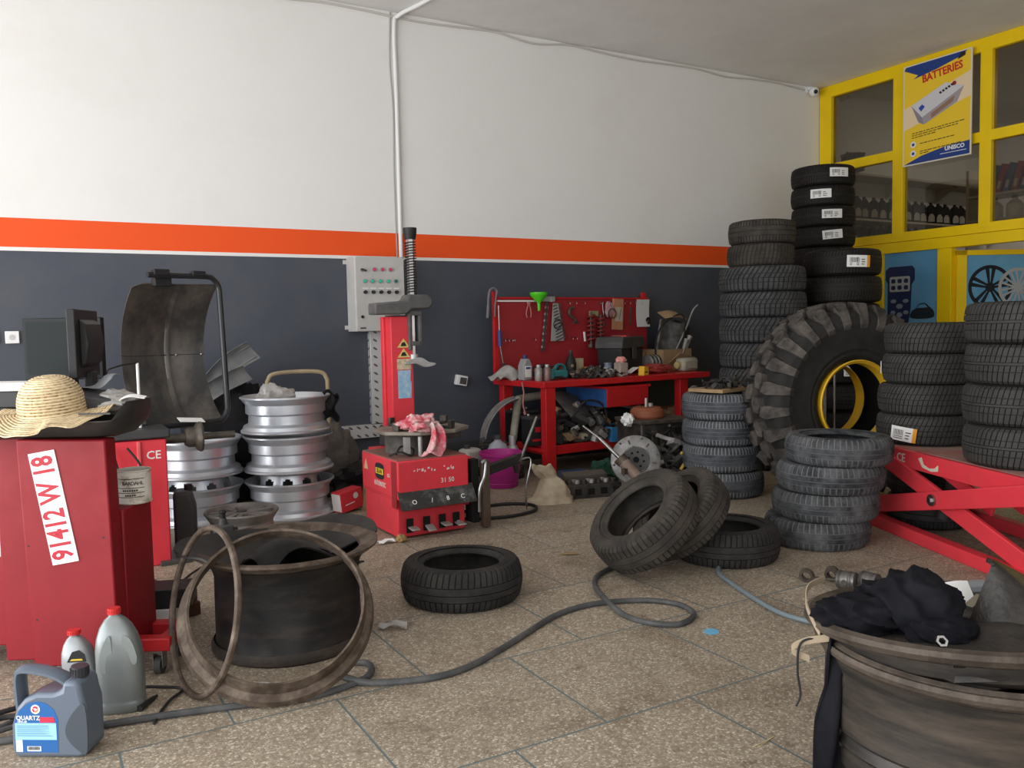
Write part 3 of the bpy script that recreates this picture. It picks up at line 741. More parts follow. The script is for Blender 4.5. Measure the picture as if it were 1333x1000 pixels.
# ------------------------------------------------------------------ red scissor lift
def lift():
    u = V((-.391, -.920, 0)); w = V((.920, -.391, 0))
    ang = atan2(u.y, u.x)              # local x runs along the lift towards the camera side, local y is across
    O = V((4.50, 3.33, 0))
    t = thing('scissor_lift', 'red scissor lift carrying two stacks of tyres at the right edge', 'lift', O, rz=ang)
    Lp = 2.3; Wd = .58; zt = .50
    # local +y here points to (0.92,-0.39) side
    sgn = 1 if (Matrix.Rotation(ang, 3, 'Z') @ V((0, 1, 0))).dot(w) > 0 else -1
    Y = lambda q: q*sgn
    pf = MB()
    for q in (0, Wd): pf.box((Lp/2, Y(q), zt-.05), (Lp, .03, .10))
    pf.box((Lp/2, Y(Wd/2), zt-.018), (Lp, Wd, .020))
    pd = MB().box((Lp/2, Y(Wd/2), zt-.003), (Lp-.03, Wd-.07, .006)); pd.build('deck_plate', M('dusty_deck', (.30, .22, .19), .8, col2=(.38, .12, .10), scale=5), t)
    for x in (.02, Lp-.02): pf.box((x, Y(Wd/2), zt-.05), (.03, Wd, .098))
    pl = pf.build('platform', m_redb, t, bev=.004)
    chip = MB()
    for pts in ([(.42, -.03), (.45, -.018), (.47, -.055), (.52, -.07), (.57, -.062), (.60, -.04), (.60, -.075), (.54, -.085), (.46, -.075)],):
        chip.prism(pts, .001, Matrix.Translation((0, -sgn*.0155, zt)) @ Matrix.Rotation(pi/2, 4, 'X'))
    chip.build('chipped_paint', M('primer_patch', (.62, .55, .44), .7), pl, smooth=False)
    tr = (pi/2, 0, 0) if sgn > 0 else (pi/2, 0, pi)
    m_wt = M('lift_lettering', (.62, .55, .50), .6)
    text('capacity_mark', '3000kg', .05, m_wt, pl, (.10, -sgn*.0155, zt-.045), tr)
    text('conformity_mark', 'CE', .07, m_wt, pl, (.25, -sgn*.0155, zt-.05), tr)
    br = MB()
    for q in (-.03, Wd+.03):
        br.box((Lp/2-.1, Y(q), .035), (Lp+.2, .07, .07))
    br.box((-.225, Y(Wd/2), .03), (.05, Wd, .06)); br.box((1.2, Y(Wd/2), .03), (.08, Wd, .05))
    br.build('base_frame', m_redb, t, bev=.004)
    pv = V((.62, 0, .275))
    for q in (.0, Wd):
        yo = -.045 if q == 0 else .045
        MB().bar((-.12, Y(q+yo), .10), (1.36, Y(q+yo), .445), .028, .10).build('scissor_arm', m_redb, t, bev=.006)
        MB().bar((.02, Y(q+yo*.25+.0), .44), (1.30, Y(q+yo*.25), .09), .028, .10).build('scissor_arm', m_redb, t, bev=.006)
        pb = MB(); pb.cyl((.62, Y(q+yo*1.35), .275), (.62, Y(q+yo*1.6), .275), .032, seg=20).cyl((.62, Y(q+yo*1.6), .275), (.62, Y(q+yo*1.85), .275), .018, seg=6)
        pb.build('pivot_bolt', m_steel, t)
    MB().cyl((.62, Y(.03), .275), (.62, Y(Wd-.03), .275), .03).build('cross_shaft', m_redb, t)
    MB().bar((.45, Y(.12), .40), (.86, Y(.12), .26), .02, .07).bar((.45, Y(.30), .40), (.86, Y(.30), .26), .02, .07).build('cylinder_bracket', m_redb, t, bev=.004)
    MB().cyl((.42, Y(.10), .40), (.42, Y(.33), .40), .035).build('bracket_pin', m_redb, t)
    cy = MB(); cy.cyl((.31, Y(.21), .10), (.40, Y(.21), .33), .032, seg=20); cy.build('hydraulic_cylinder', m_dark, t)
    MB().cyl((.38, Y(.21), .32), (.47, Y(.21), .375), .018).build('piston_rod', m_steel, t)
    hz = MB().tube([(-.22, Y(.0), .02), (-.1, Y(-.05), .13), (.0, Y(-.08), .10), (.05, Y(-.11), .02), (-.02, Y(-.16), .012), (-.15, Y(-.2), .012)], .006, 6, smooth=6)
    hz.build('hydraulic_hose', m_black, t)
    # tyres on the platform
    kF = dict(R=.277, W=.182, rr=.178, grooves=(-.42, .02, .46), gw=.03, gd=.008, pitch=66, lat=(0, 1, 2, 3), slant=.9, vee=.3, latfrac=.2)
    pF = make_tyre('', kF, r_lift)
    sf = stack(pF, 4.80, 3.21, 4, .183, zt, '%s narrow black tyre stacked at the far end of the lift', 'four black tyres on the far end of the lift',
               offs=[(.02, -.01), (.01, -.005), (-.012, .01), (-.02, .012)])
    fF = atan2(-3.21, -4.8)
    sf[3].rotation_euler.z = 0; sticker(sf[3], .277, fF-.42, .15, .085, -.02, -.12, True)
    sf[1].rotation_euler.z = 0; sticker(sf[1], .277, fF-1.55, .10, .075, 0, 0, False)
    kG = dict(R=.30, W=.207, rr=.20, grooves=(-.45, -.05, .12, .5), gw=.022, gd=.008, pitch=70, lat=(0, 1, 3, 4), slant=.6, latfrac=.2)
    pG = make_tyre('', kG, r_lift)
    sg = stack(pG, 4.44, 2.42, 4, .208, zt, '%s wide black tyre stacked at the near end of the lift', 'four black tyres on the near end of the lift')
    fG = atan2(-2.42, -4.44)
    o = sg[3]; o.rotation_euler.z = 0
    ck = MB(); rr_ = random.Random(3)
    for z in (.055, .01, -.045):
        for i in range(3 if z > -.02 else 1):
            a = fG+.08+.075*i; q = .018
            ck.poly([(.3005*cos(a+k[0]), .3005*sin(a+k[0]), z+k[1]) for k in ((-.03, -.012), (.02, -.014+.006*rr_.random()), (.032, .012), (-.01, .014))])
    ck.build('chalk_mark', m_paper, o, smooth=False)
lift()
# dark tyre standing in the shade under the lift
kU = dict(R=.235, W=.19, rr=.15, grooves=(-.5, 0, .5), gd=.006, pitch=60)
pU = make_tyre('dark tyre lying in the shade under the far end of the red lift', kU, r_worn)
place(pU, 4.747, 3.17, .098)
o = copy_tree(pU); place(o, 4.747, 3.17, .292, 1, 'upper of the two dark tyres lying in the shade under the red lift'); pU['label'] = 'lower of the two dark tyres lying in the shade under the red lift'

# ------------------------------------------------------------------ giant tyre
def giant():
    t = thing('giant_tyre', 'giant chunky off-road tyre with a yellow rim ring, standing behind the dusty stack', 'tyre', (4.945, 3.98, .692), rot=(pi/2, 0, rad(-16)))
    # local: axis = z, +z points towards -Y (front) after rotation
    R, W, rr = .692, .42, .295
    Rc = R-.05; h = W/2
    s = MB()
    half = [(Rc, 0), (Rc, h*.55), (Rc-.012, h*.80), (Rc-.04, h*.95), (Rc-.07, h*.995), (Rc-.10, h*1.0), (Rc-.105, h*1.015), (Rc-.115, h*1.015), (Rc-.12, h*1.0), (rr+.15, h*1.0), (rr+.09, h*.95), (rr+.075, h*.955), (rr+.07, h*.93), (rr+.05, h*.90), (rr+.045, h*.91), (rr+.035, h*.905), (rr+.02, h*.85), (rr, h*.78), (rr+.002, h*.6), (rr+.05, h*.72), (rr+.15, h*.86), (Rc-.1, h*.85), (Rc-.04, h*.5), (Rc-.035, 0)]
    pr = [(r, -z) for r, z in half[:0:-1]]+half
    s.lathe(pr, 96); s.att['groove'] = [0.]*len(s.v)
    s.build('sidewall', rubber('giant_sidewall_rubber', (.019, .0185, .018), (.04, .037, .034), (0, 0, 0), 0, .6, rough=.7), t, ang=.7)
    k = MB(); N = 26; att = []
    def lug(poly, n=0):
        # poly in (pitch units, across -1..1), raised block on the carcass with sloped flanks
        base = []; top = []
        cx_ = sum(p[0] for p in poly)/len(poly); cy_ = sum(p[1] for p in poly)/len(poly)
        def P(u, x, up):
            a = 2*pi*u/N; ax = abs(x)
            if ax <= .80: rc, z = Rc-.012*(ax/.8)**2, x*h
            else:
                q = (ax-.80)/.30; rc = Rc-.012-.085*q*q-.02*q; z = (h*(.80+.22*min(q, 1)))*(1 if x > 0 else -1)
            rn = up*(1 if ax < .85 else max(0, 1-(ax-.85)/.42))
            zn = (0 if ax < .9 else (ax-.9)*.07*up/.05)*(1 if x > 0 else -1)
            return V(((rc+rn)*cos(a), (rc+rn)*sin(a), z+zn))
        for u, x in poly:
            base.append(P(u, x, -.01)); top.append(P(cx_+(u-cx_)*.90, cy_+(x-cy_)*.93, .05))
        m = len(poly)
        k._add(base+top, [tuple(range(m, 2*m))]+[(i, (i+1) % m, m+(i+1) % m, m+i) for i in range(m)])
        att.extend([1.]*m+[0.]*m)
    for i in range(N):
        for sg, ph in ((1, 0), (-1, .5)):
            u = i+ph
            # centre hexagonal block
            lug([(u-.40, sg*.07), (u-.12, sg*-.02), (u+.30, sg*.10), (u+.36, sg*.36), (u+.06, sg*.46), (u-.36, sg*.34)])
            # shoulder block running out over the side
            lug([(u-.02, sg*.52), (u+.44, sg*.42), (u+.55, sg*.72), (u+.50, sg*1.0), (u+.46, sg*1.12), (u+.04, sg*1.12), (u+.0, sg*1.0), (u-.06, sg*.76)])
    k.att['groove'] = att
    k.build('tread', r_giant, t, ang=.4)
    # yellow loose rim ring stuck in the bead, broken towards the right
    y = MB(); m_yr = M('yellow_rim_paint', (.72, .42, .012), .5, col2=(.60, .36, .03), scale=5)
    y.lathe([(.282, .19), (.296, .205), (.288, .212), (.270, .195), (.266, .11), (.274, .11)], 72, closed=True)
    y.build('yellow_rim_ring', m_yr, t, ang=.6)
    y2 = MB(); y2.lathe([(.282, -.195), (.296, -.202), (.288, -.212), (.268, -.195), (.254, -.09), (.262, -.09)], 72, closed=True)
    y2.build('yellow_rim_ring', m_yr, t, ang=.6)
giant()
# silver stand and paper seen through the giant tyre
t = thing('display_stand', 'chrome upright of a stand seen through the hole of the giant tyre', 'stand', (5.55, 4.62, 0))
MB().cyl((0, 0, .02), (0, 0, .95), .016).cyl((.07, -.04, .02), (.07, -.04, .95), .008).build('upright', m_steel, t)
MB().box((.03, 0, .012), (.32, .26, .024)).build('base', m_blackm, t, bev=.004)

# ------------------------------------------------------------------ loose tyres on the floor
kT = dict(R=.285, W=.182, rr=.176, grooves=(-.5, -.08, .38), gw=.025, gd=.007, pitch=62, lat=(0, -1), latfrac=.22, slant=.2, crown=.014)
pT = make_tyre('worn black tyre lying alone flat in the middle of the floor', kT, r_worn)
place(pT, 1.72, 3.50, .091, .3)
o = copy_tree(pT); place(o, 3.215, 3.32, .091, 1., 'flat lying tyre under the two leaning tyres, left of the dusty stack')
TYRE_LEAN = make_tyre('nearest of two leaning tyres in the middle, its open side facing left', dict(R=.292, W=.195, rr=.170, grooves=(-.5, -.05, .42), gw=.025, gd=.007, pitch=60, lat=(0, -1), latfrac=.25), r_brown)
TYRE_LEAN2 = make_tyre('brownish tyre leaning behind the steeply tilted one, propped on the flat tyre', dict(R=.270, W=.175, rr=.16, grooves=(-.5, 0, .5), gw=.025, gd=.006, pitch=60, lat=(0, -1), latfrac=.25), r_brown)

def aim(o, n, loc): o.location = loc; o.rotation_euler = V((0, 0, 1)).rotation_difference(V(n).normalized()).to_euler()
aim(TYRE_LEAN, (-.70, .10, .80), (2.66, 3.32, .270))
aim(TYRE_LEAN2, (-.68, .16, .74), (2.905, 3.325, .272))
# ------------------------------------------------------------------ red alignment cabinet, left foreground
RZ = rad(-30)
def rot_in(T): return T
m_plate = M('number_plate_white', (.78, .79, .80), .45)
m_ptxt = M('plate_red', (.42, .02, .035), .5)
m_paneld = M('cabinet_red', (.225, .007, .013), .5, col2=(.19, .008, .013), scale=5, lo=.45, hi=.75, rvar=.15)
def cabinet():
    t = thing('alignment_cabinet', 'tall red machine cabinet with white 91412 W 18 plate in the left foreground', 'cabinet', (-.045, 3.40, 0), rz=RZ)
    b = MB(); b.prism([(.022, 0), (.325, 0), (.312, .805), (0, .81)], .08, Matrix.Translation((0, .08, .085)) @ Matrix.Rotation(pi/2, 4, 'X'))
    b.build('front_body', m_paneld, t, bev=.006)
    b = MB(); b.box((.19, .20, .355), (.27, .235, .54)); b.build('side_box', m_paneld, t, bev=.006)
    b = MB(); b.box((-.08, .40, .50), (.18, .50, .90)); b.build('rear_column', m_paneld, t, bev=.006)
    MB().box((.0, .50, .965), (.36, .40, .025)).build('rear_shelf', m_dark, t, bev=.006)
    # foot frame on casters
    f = MB(); f.box((.225, .30, .115), (.45, .05, .05)); f.box((.225, .13, .115), (.47, .05, .05)); f.box((.43, .22, .115), (.05, .19, .045)); f.box((.04, .22, .115), (.05, .19, .045))
    f.build('foot_frame', m_red, t, bev=.006)
    for x, y in ((.41, .13), (.06, .13), (.41, .30), (.06, .30)):
        c = MB().box((x-.017, y, .06), (.004, .04, .065)).box((x+.017, y, .06), (.004, .04, .065)).box((x, y, .089), (.04, .045, .010)).build('caster_fork', m_steel, t)
        MB().cyl((x-.012, y, .033), (x+.012, y, .033), .033, seg=20).build('caster_wheel', m_dark, c)
    # screw holes
    for x, z in ((.025, .52), (.29, .545), (.04, .255)): MB().cyl((x, -.0005, z), (x, .004, z), .004, seg=10).build('screw', m_black, t)
    # number plate, turned on its side and tilted
    a = rad(9)
    p = thing('p', '', ''); 
    for k in ('label', 'category'): del p[k]
    p.name = 'number_plate'; p.parent = t; p.location = (.122, -.002, .655); p.rotation_euler = (0, -a*1.05, 0)
    MB().box((0, 0, 0), (.093, .004, .40)).build('plate_sheet', m_plate, p)
    o = text('plate_number', '91412 W 18', .104, m_ptxt, p, (0, -.0026, 0), (pi/2, 0, 0), sx=.70, bold=.0026)
    o.rotation_euler = (Matrix.Rotation(pi/2, 4, 'X') @ Matrix.Rotation(pi/2, 4, 'Z')).to_euler()
    # black weight tray on top
    def tub():
        k = MB(); x0, x1, y0, y1 = -.30, .400, -.035, .27
        def ring(ins, z, th=0, bul=0):
            pts = []; r = .10-ins*.3-th
            for cx_, cy_, a0 in ((x1-r-ins, y0+r+ins, -pi/2), (x1-r-ins, y1-r-ins, 0), (x0+r+ins, y1-r-ins, pi/2), (x0+r+ins, y0+r+ins, pi)):
                for q in range(7):
                    an = a0+q/6*pi/2; xx = cx_+r*cos(an); f = min(1, max(0, (xx-.345)/.045)); f = f*f*(3-2*f)
                    pts.append(V((xx, cy_+r*sin(an), z if z < .95 else .95+(z-.95)*(.12+.88*f))))
            return pts
        lv = [ring(.10, .89), ring(.045, .905), ring(.012, .945), ring(0, .99), ring(0, 1.022), ring(.008, 1.022), ring(.012, .99), ring(.03, .945), ring(.06, .915), ring(.11, .905)]
        n = len(lv[0]); vs = [p for l in lv for p in l]; fs = []
        for i in range(len(lv)-1):
            for q in range(n): fs.append((i*n+q, i*n+(q+1) % n, (i+1)*n+(q+1) % n, (i+1)*n+q))
        fs.append(tuple(range(n))[::-1]); fs.append(tuple(range((len(lv)-1)*n, len(lv)*n)))
        k._add(vs, fs)
        k.box((.30, -.036, .985), (.11, .008, .006))
        return k
    tub().build('weight_tray', M('tray_plastic', (.028, .027, .026), .45, col2=(.045, .042, .038), scale=6), t, ang=.7)
cabinet()
def cab(x, y, z): return Matrix.Translation((-.045, 3.40, 0)) @ Matrix.Rotation(RZ, 4, 'Z') @ V((x, y, z))

# straw hat lying on the tray
def hat():
    m, nt, b, N, L = new_mat('straw')
    tc = N('ShaderNodeTexCoord')
    sp = N('ShaderNodeSeparateXYZ'); L(tc.outputs['UV'], sp.inputs[0]); 
    at = N('ShaderNodeAttribute'); at.attribute_name = 'coil'
    wv = N('ShaderNodeMath'); wv.operation = 'SINE'; mu = N('ShaderNodeMath'); mu.operation = 'MULTIPLY'; mu.inputs[1].default_value = 2*pi
    L(at.outputs['Fac'], mu.inputs[0]); L(mu.outputs[0], wv.inputs[0])
    n = N('ShaderNodeTexNoise'); n.inputs['Scale'].default_value = 75; n.inputs['Detail'].default_value = 4; L(tc.outputs['Object'], n.inputs['Vector'])
    ad = N('ShaderNodeMath'); ad.operation = 'MULTIPLY_ADD'; ad.inputs[1].default_value = .55; L(wv.outputs[0], ad.inputs[0]); 
    n2 = N('ShaderNodeMath'); n2.operation = 'MULTIPLY'; n2.inputs[1].default_value = 1.5; L(n.outputs['Fac'], n2.inputs[0]); L(n2.outputs[0], ad.inputs[2])
    cr = N('ShaderNodeValToRGB'); e = cr.color_ramp.elements
    e[0].position = .0; e[0].color = (.13, .075, .03, 1); e[1].position = 1.; e[1].color = (.74, .58, .36, 1)
    x = e.new(.35); x.color = (.46, .32, .16, 1); x = e.new(.6); x.color = (.62, .47, .27, 1)
    L(ad.outputs[0], cr.inputs['Fac']); L(cr.outputs['Color'], b.inputs['Base Color'])
    bp = N('ShaderNodeBump'); bp.inputs['Strength'].default_value = .9; bp.inputs['Distance'].default_value = .004
    L(ad.outputs[0], bp.inputs['Height']); L(bp.outputs['Normal'], b.inputs['Normal']); b.inputs['Roughness'].default_value = .75
    prof = []
    for i in range(30):
        a = i/29*pi/2
        prof.append((.108*sin(a)**.8 if a > 0 else 0.0005, .005+.128*cos(a)**.75 if i < 29 else .005))
    for i in range(1, 22):
        q = i/21; prof.append((.108+q*.094, .004-.004*q))
    k = MB(); att = []; sg = 120; nP = len(prof); cum = [0]
    for i in range(1, nP): cum.append(cum[-1]+hypot(prof[i][0]-prof[i-1][0], prof[i][1]-prof[i-1][1]))
    for side in (0, 1):
        for s_ in range(sg):
            th = 2*pi*s_/sg
            for i, (r, z) in enumerate(prof):
                q = max(0, (r-.108)/.094)
                dz = q*(.011*sin(2*th+.9)+.008*sin(5*th+1)+.004*sin(11*th)) - .010*q*max(0, -sin(th)) + (-.010*q if abs(((th-4.6+pi) % (2*pi))-pi) < .5 else 0)
                rr = r*(1+q*(.03*sin(3*th)+.016*sin(9*th+2)))
                if q > .75 and abs(((th-5.35+pi) % (2*pi))-pi) < .13: rr *= .96
                sq = 1+.05*cos(2*th)
                w_ = .0012*sin(cum[i]*2*pi/.0105)
                k.v.append(V((rr*sq*cos(th), rr*sin(th), z+dz+w_-(0 if side == 0 else .0045)))); att.append(cum[i]/.0105+th/(2*pi))
    o1 = sg*nP
    for s_ in range(sg):
        j = (s_+1) % sg
        for i in range(nP-1):
            a, b_, c, d = s_*nP+i, s_*nP+i+1, j*nP+i+1, j*nP+i
            k.f.append([a, b_, c, d]); k.f.append([o1+d, o1+c, o1+b_, o1+a]); k.mi += [0, 0]
        k.f.append([s_*nP+nP-1, o1+s_*nP+nP-1, o1+j*nP+nP-1, j*nP+nP-1]); k.mi.append(0)
    k.att['coil'] = att
    p = cab(.115, .04, .985)
    o = k.build('straw_hat', m, None, p, rot=(rad(7), rad(0), RZ-.1))
    tag(o, 'woven straw hat with wavy brim lying on the black tray of the red cabinet', 'hat')
hat()

def monitor(label, p, rz, w, h, edge=False, tilt=0):
    t = thing('computer_monitor', label, 'monitor', p, rz=rz)
    z0 = .10
    MB().box((0, 0, z0+h/2), (w, .03, h)).build('screen_frame', M('monitor_frame', (.008, .009, .010), .5, spec=.2) if not edge else m_black, t, bev=.004)
    MB().box((0, -.0155, z0+h/2+.004), (w-.03, .002, h-.04)).build('screen_glass', M('screen_glass', (.012, .016, .016), .5, spec=.12), t, smooth=False)
    k = MB(); k.prism([(-h*.36, 0), (h*.36, 0), (h*.28, .022), (.0, .034), (-h*.28, .022)], w*.7, Matrix.Translation((w*.35, .014, z0+h/2)) @ Matrix.Rotation(-pi/2, 4, 'Y'))
    k.build('back_shell', m_black, t, bev=.006)
    MB().box((0, .02, .06), (.07, .03, .12)).build('neck', m_black, t, bev=.004)
    MB().cyl((0, .02, 0), (0, .02, .014), .095, .085, seg=28).build('stand_base', m_black, t)
    MB().box((0, -.0158, z0+.010), (.025, .001, .004)).build('front_badge', m_steel, t, smooth=False)
    return t
p = cab(-.075, .50, .978)
monitor('flat black computer monitor facing the room behind the straw hat', p, RZ+.03, .315, .25)
p = cab(.135, .24, 1.0)
monitor('black monitor seen edge on right beside the front facing screen', p, RZ-rad(78), .30, .25, True)

# odds and ends in the tray
def tray_junk():
    t = cab(.30, .17, 1.0)
    k = MB().lump((0, 0, 0), (.085, .06, .04), 3, .4, 1.8)
    o = k.build('plastic_bag', m_clear, None, cab(.30, .14, 1.01), rot=(0, 0, RZ)); tag(o, 'crumpled clear plastic bag in the black tray right of the hat', 'bag')
    k = MB().sheet(lambda u, v: (u*.085, v*.04, .008*sin(u*4)+.006*v), 10, 3, .002)
    o = k.build('paper_slip', m_paper, None, cab(.345, .05, 1.022), rot=(0, -.12, RZ+.2)); tag(o, 'curled white paper slip over the right corner of the tray', 'paper')
    k = MB().box((0, 0, .03), (.13, .10, .05)); o = k.build('carton', M('dark_carton', (.05, .05, .055), .5), None, cab(.215, .12, .995), rot=(.3, .2, RZ+.4), bev=.003); tag(o, 'small dark box tilted among the clutter in the tray', 'box')
    k = MB().sheet(lambda u, v: (u*.16, v*.09, .012*sin(u*7+v*3)), 10, 5, .002); o = k.build('leaflet', M('grey_leaflet', (.20, .205, .21), .7), None, cab(.15, .10, 1.045), rot=(.25, -.3, RZ)); tag(o, 'grey leaflet leaning by the edge on monitor', 'paper')
    t = thing('lidded_case', 'white topped black box at the left edge beside the hat', 'box', cab(-.10, .16, 1.0), rz=RZ)
    MB().box((0, 0, .03), (.20, .14, .06)).build('base_shell', m_black, t, bev=.005); MB().box((0, 0, .075), (.20, .14, .03)).build('white_lid', m_whitep, t, bev=.004)
tray_junk()

# grease can on the side box
def can():
    t = thing('grease_can', 'dirty white open tin can lettered BARDAHL on the red side box', 'can', cab(.305, .222, .626), rz=RZ)
    m_tin = M('dirty_white_tin', (.60, .57, .50), .5, col2=(.26, .20, .14), scale=22, lo=.5, hi=.7)
    k = MB(); k.lathe([(.0, .001), (.060, 0), (.062, .004), (.060, .008), (.060, .118), (.063, .122), (.061, .125), (.057, .121), (.057, .02), (0, .02)], 40)
    k.build('tin_body', m_tin, t)
    b = MB(); m_ban = M('can_band', (.045, .05, .045), .6)
    def band(z, h, a0=-1.35, a1=.1):
        bb = MB(); bb.lathe([(.0606, z), (.0606, z+h)], 18, a0=-pi/2-.65, a1=-pi/2+1.05); return bb
    for z in (.094, .060, .042, .026): band(z, .0025, -1.6, -.3).build('band', m_ban, t)
    # lettering bent round the can
    cu = 'BARDAHL'
    for i, ch in enumerate(cu):
        a = -pi/2+(i-3)*.185+.36
        text('letter', ch, .0185, m_print, t, (.0606*cos(a), .0606*sin(a), .078), (pi/2, 0, a+pi/2), ext=.0005)
    for q, (z, n) in enumerate(((.052, 7), (.034, 5))):
        bb = MB()
        for i in range(n):
            a = -pi/2+(i-n/2)*.13+.2; r = .0609
            bb.poly([(r*cos(a), r*sin(a), z-.003), (r*cos(a+.1), r*sin(a+.1), z-.003), (r*cos(a+.1), r*sin(a+.1), z+.003), (r*cos(a), r*sin(a), z+.003)])
        bb.build('small_print', m_print, t, smooth=False)
can()

# ------------------------------------------------------------------ tool cart at the left edge
def cart():
    t = thing('tool_cart', 'red tool cart with socket shelf cut by the left edge of the photo', 'cart', cab(-.275, .20, 0), rz=RZ)
    MB().box((.0, .12, .33), (.46, .30, .46)).build('cart_body', m_paneld, t, bev=.006)
    MB().box((.0, .12, .60), (.46, .30, .02)).box((0, -.03, .62), (.46, .01, .05)).build('tray_shelf', m_red, t, bev=.003)
    for x in (-.22, .22):
        MB().box((x-.0, .26, .75), (.02, .02, .30)).build('post', m_red, t)
    MB().box((0, .26, .90), (.46, .02, .03)).build('cross_bar', m_red, t)
    MB().box((.13, -.0315, .49), (.20, .003, .10)).build('warning_sheet', M('plastic_sheet', (.60, .56, .55), .4, col2=(.45, .42, .42), scale=30), t)
    for x in (-.19, .19):
        MB().cyl((x-.015, .12, .05), (x+.015, .12, .05), .05, seg=20).build('wheel', m_dark, t)
    for i, (x, y, h, r, m) in enumerate(((.17, .03, .07, .014, m_steel), (.20, .06, .05, .016, m_steel), (.14, .02, .045, .013, m_steel), (.12, .09, .085, .02, m_alu), (.17, .11, .06, .018, m_black), (.20, .16, .10, .022, m_black), (.10, .03, .04, .012, m_steel), (.08, .08, .12, .024, m_black))):
        o = MB().lathe([(0, 0), (r, 0), (r, h*.6), (r*.8, h*.65), (r*.8, h), (0, h)], 16).build('socket', m, None, cab(-.275+x, .20+y, .611)); tag(o, ('chrome' if m is m_steel else 'dull grey' if m is m_alu else 'black')+' socket piece on the shelf of the red cart at the left edge', 'tool', 'sockets on the cart shelf')
    o = MB().lump((0, 0, .03), (.08, .06, .04), 5, .4, 1.8).build('plastic_bag', m_clear, None, cab(-.13, .40, .611)); tag(o, 'crumpled clear bag behind the sockets at the left edge', 'bag')
cart()

# ------------------------------------------------------------------ wheel balancer with raised guard
def balancer():
    t = thing('wheel_balancer', 'red wheel balancer with raised black curved wheel guard behind the cabinet', 'balancer', (0, 0, 0))
    b = MB(); b.box((.42, 5.10, .345), (.44, .44, .69)); b.build('machine_body', m_redb, t, bev=.008)
    MB().box((.50, 4.876, .345), (.018, .012, .68)).build('panel_seam', M('seam_red', (.75, .12, .12), .4), t, bev=.003)
    MB().box((.66, 4.98, .012), (.16, .26, .024)).build('foot_plate', m_dark, t, bev=.003)
    MB().box((.40, 5.12, .72), (.52, .50, .05)).prism([(-.25, 0), (.25, 0), (.22, .12), (-.22, .12)], .3, Matrix.Translation((.33, 5.40, .745)) @ Matrix.Rotation(pi/2, 4, 'X')).build('top_cover', m_dark, t, bev=.01)
    text('conformity_mark', 'CE', .062, m_paper, t, (.573, 4.8795, .605), FACE_Y)
    s = MB(); s.cyl((.645, 4.98, .675), (1.02, 4.98, .675), .020, seg=20); s.cyl((.645, 4.98, .675), (.78, 4.98, .675), .026, seg=20); s.cyl((.86, 4.98, .675), (1.01, 4.98, .675), .013)
    s.build('shaft', m_grease, t)
    f = MB(); f.lathe([(.02, -.05), (.045, -.05), (.055, -.03), (.055, .0), (.075, .012), (.085, .03), (.083, .04), (.05, .045), (.02, .045)], 32, Matrix.Translation((.80, 4.98, .675)) @ Matrix.Rotation(pi/2, 4, 'Y'), closed=True)
    f.build('flange_cone', m_grease, t)
    # guard
    Rg = .52; half = math.asin(.405/Rg); TH = Matrix.Translation((.56, 5.05, 0)) @ Matrix.Rotation(rad(20), 4, 'Z') @ Matrix.Translation((-.55, -5.10, 0))
    m_g = streaked('guard_sheet', (.030, .029, .028), (.135, .112, .092), (5, 5, 2.2), .38, .42, .74, .05, .2)
    g = MB()
    def gf(u, v):
        a = (-half+2*half*v)*(1-.07*(max(0, .16-u)/.16)**2); wx = .55+.47*u
        y = 5.16+Rg*cos(a)-Rg*cos(half)
        step = .012 if u > .55 else 0
        return TH @ V((wx, y-step-.04*max(0, (u-.62)/.38)*1.5, 1.135+Rg*sin(a)))
    g.sheet(gf, 40, 40, .006); gd = g.build('wheel_guard', m_g, t, ang=.8)
    r = MB(); r.tube([gf(0, .5)]+[gf(u/10, .495) for u in range(1, 11)], .004, 6); r.build('centre_rib', m_black, gd)
    for u in (.68, .97):
        x, y, z = gf(u, .495); MB().ell((x, y-.006, z), (.007, .007, .007), 10, 6).build('rivet', m_steel, gd)
    fr = MB(); fr.tube([(.60, 5.10, 1.585), (.78, 5.10, 1.585), (.955, 5.10, 1.585), (1.0, 5.10, 1.57), (1.028, 5.10, 1.53), (1.035, 5.10, 1.45), (1.045, 5.10, 1.15), (1.055, 5.10, .84), (1.05, 5.10, .79), (1.02, 5.10, .745), (.96, 5.10, .735), (.66, 5.10, .735)], .017, 10, smooth=4, T=TH)
    fr.build('guard_tube', M('tube_black', (.02, .021, .024), .3), t)
    MB().box((.675, 5.10, 1.60), (.09, .045, .035), T=TH).build('clamp', m_black, t, bev=.004); MB().box((.90, 5.10, 1.60), (.08, .045, .03), T=TH).build('clamp', m_black, t, bev=.004)
    MB().box((.70, 5.14, 1.55), (.10, .05, .05), T=TH).build('hinge_plate', m_black, t, bev=.004)
    MB().cyl((.53, 5.03, .745), (.53, 5.03, 1.10), .008).build('measuring_arm', m_whitep, t)
    MB().tube([(.53, 5.03, 1.10), (.46, 5.0, 1.095), (.385, 4.97, 1.075), (.372, 4.965, 1.06), (.37, 4.965, 1.035)], .005, 8, smooth=4).build('caliper_rod', m_black, t)
    o = MB().box((0, 0, 0), (.14, .06, .004)).build('paper_slip', m_paper, None, (.80, 5.06, .765), rot=(.3, .1, .2)); tag(o, 'small white paper lying at the foot of the wheel guard', 'paper')
balancer()
# grey jerrycan behind the balancer
t = thing('dark_canister', 'dark plastic canister standing right of the red balancer body', 'canister', (.755, 5.12, 0), rz=-.2)
MB().prism([(-.06, 0), (.06, 0), (.06, .26), (.035, .36), (-.06, .36)], .16, Matrix.Translation((0, .08, 0)) @ Matrix.Rotation(pi/2, 4, 'X')).build('canister_body', m_dark, t, bev=.02)
MB().cyl((0.02, 0, .355), (0.02, 0, .39), .022).build('cap', m_black, t)

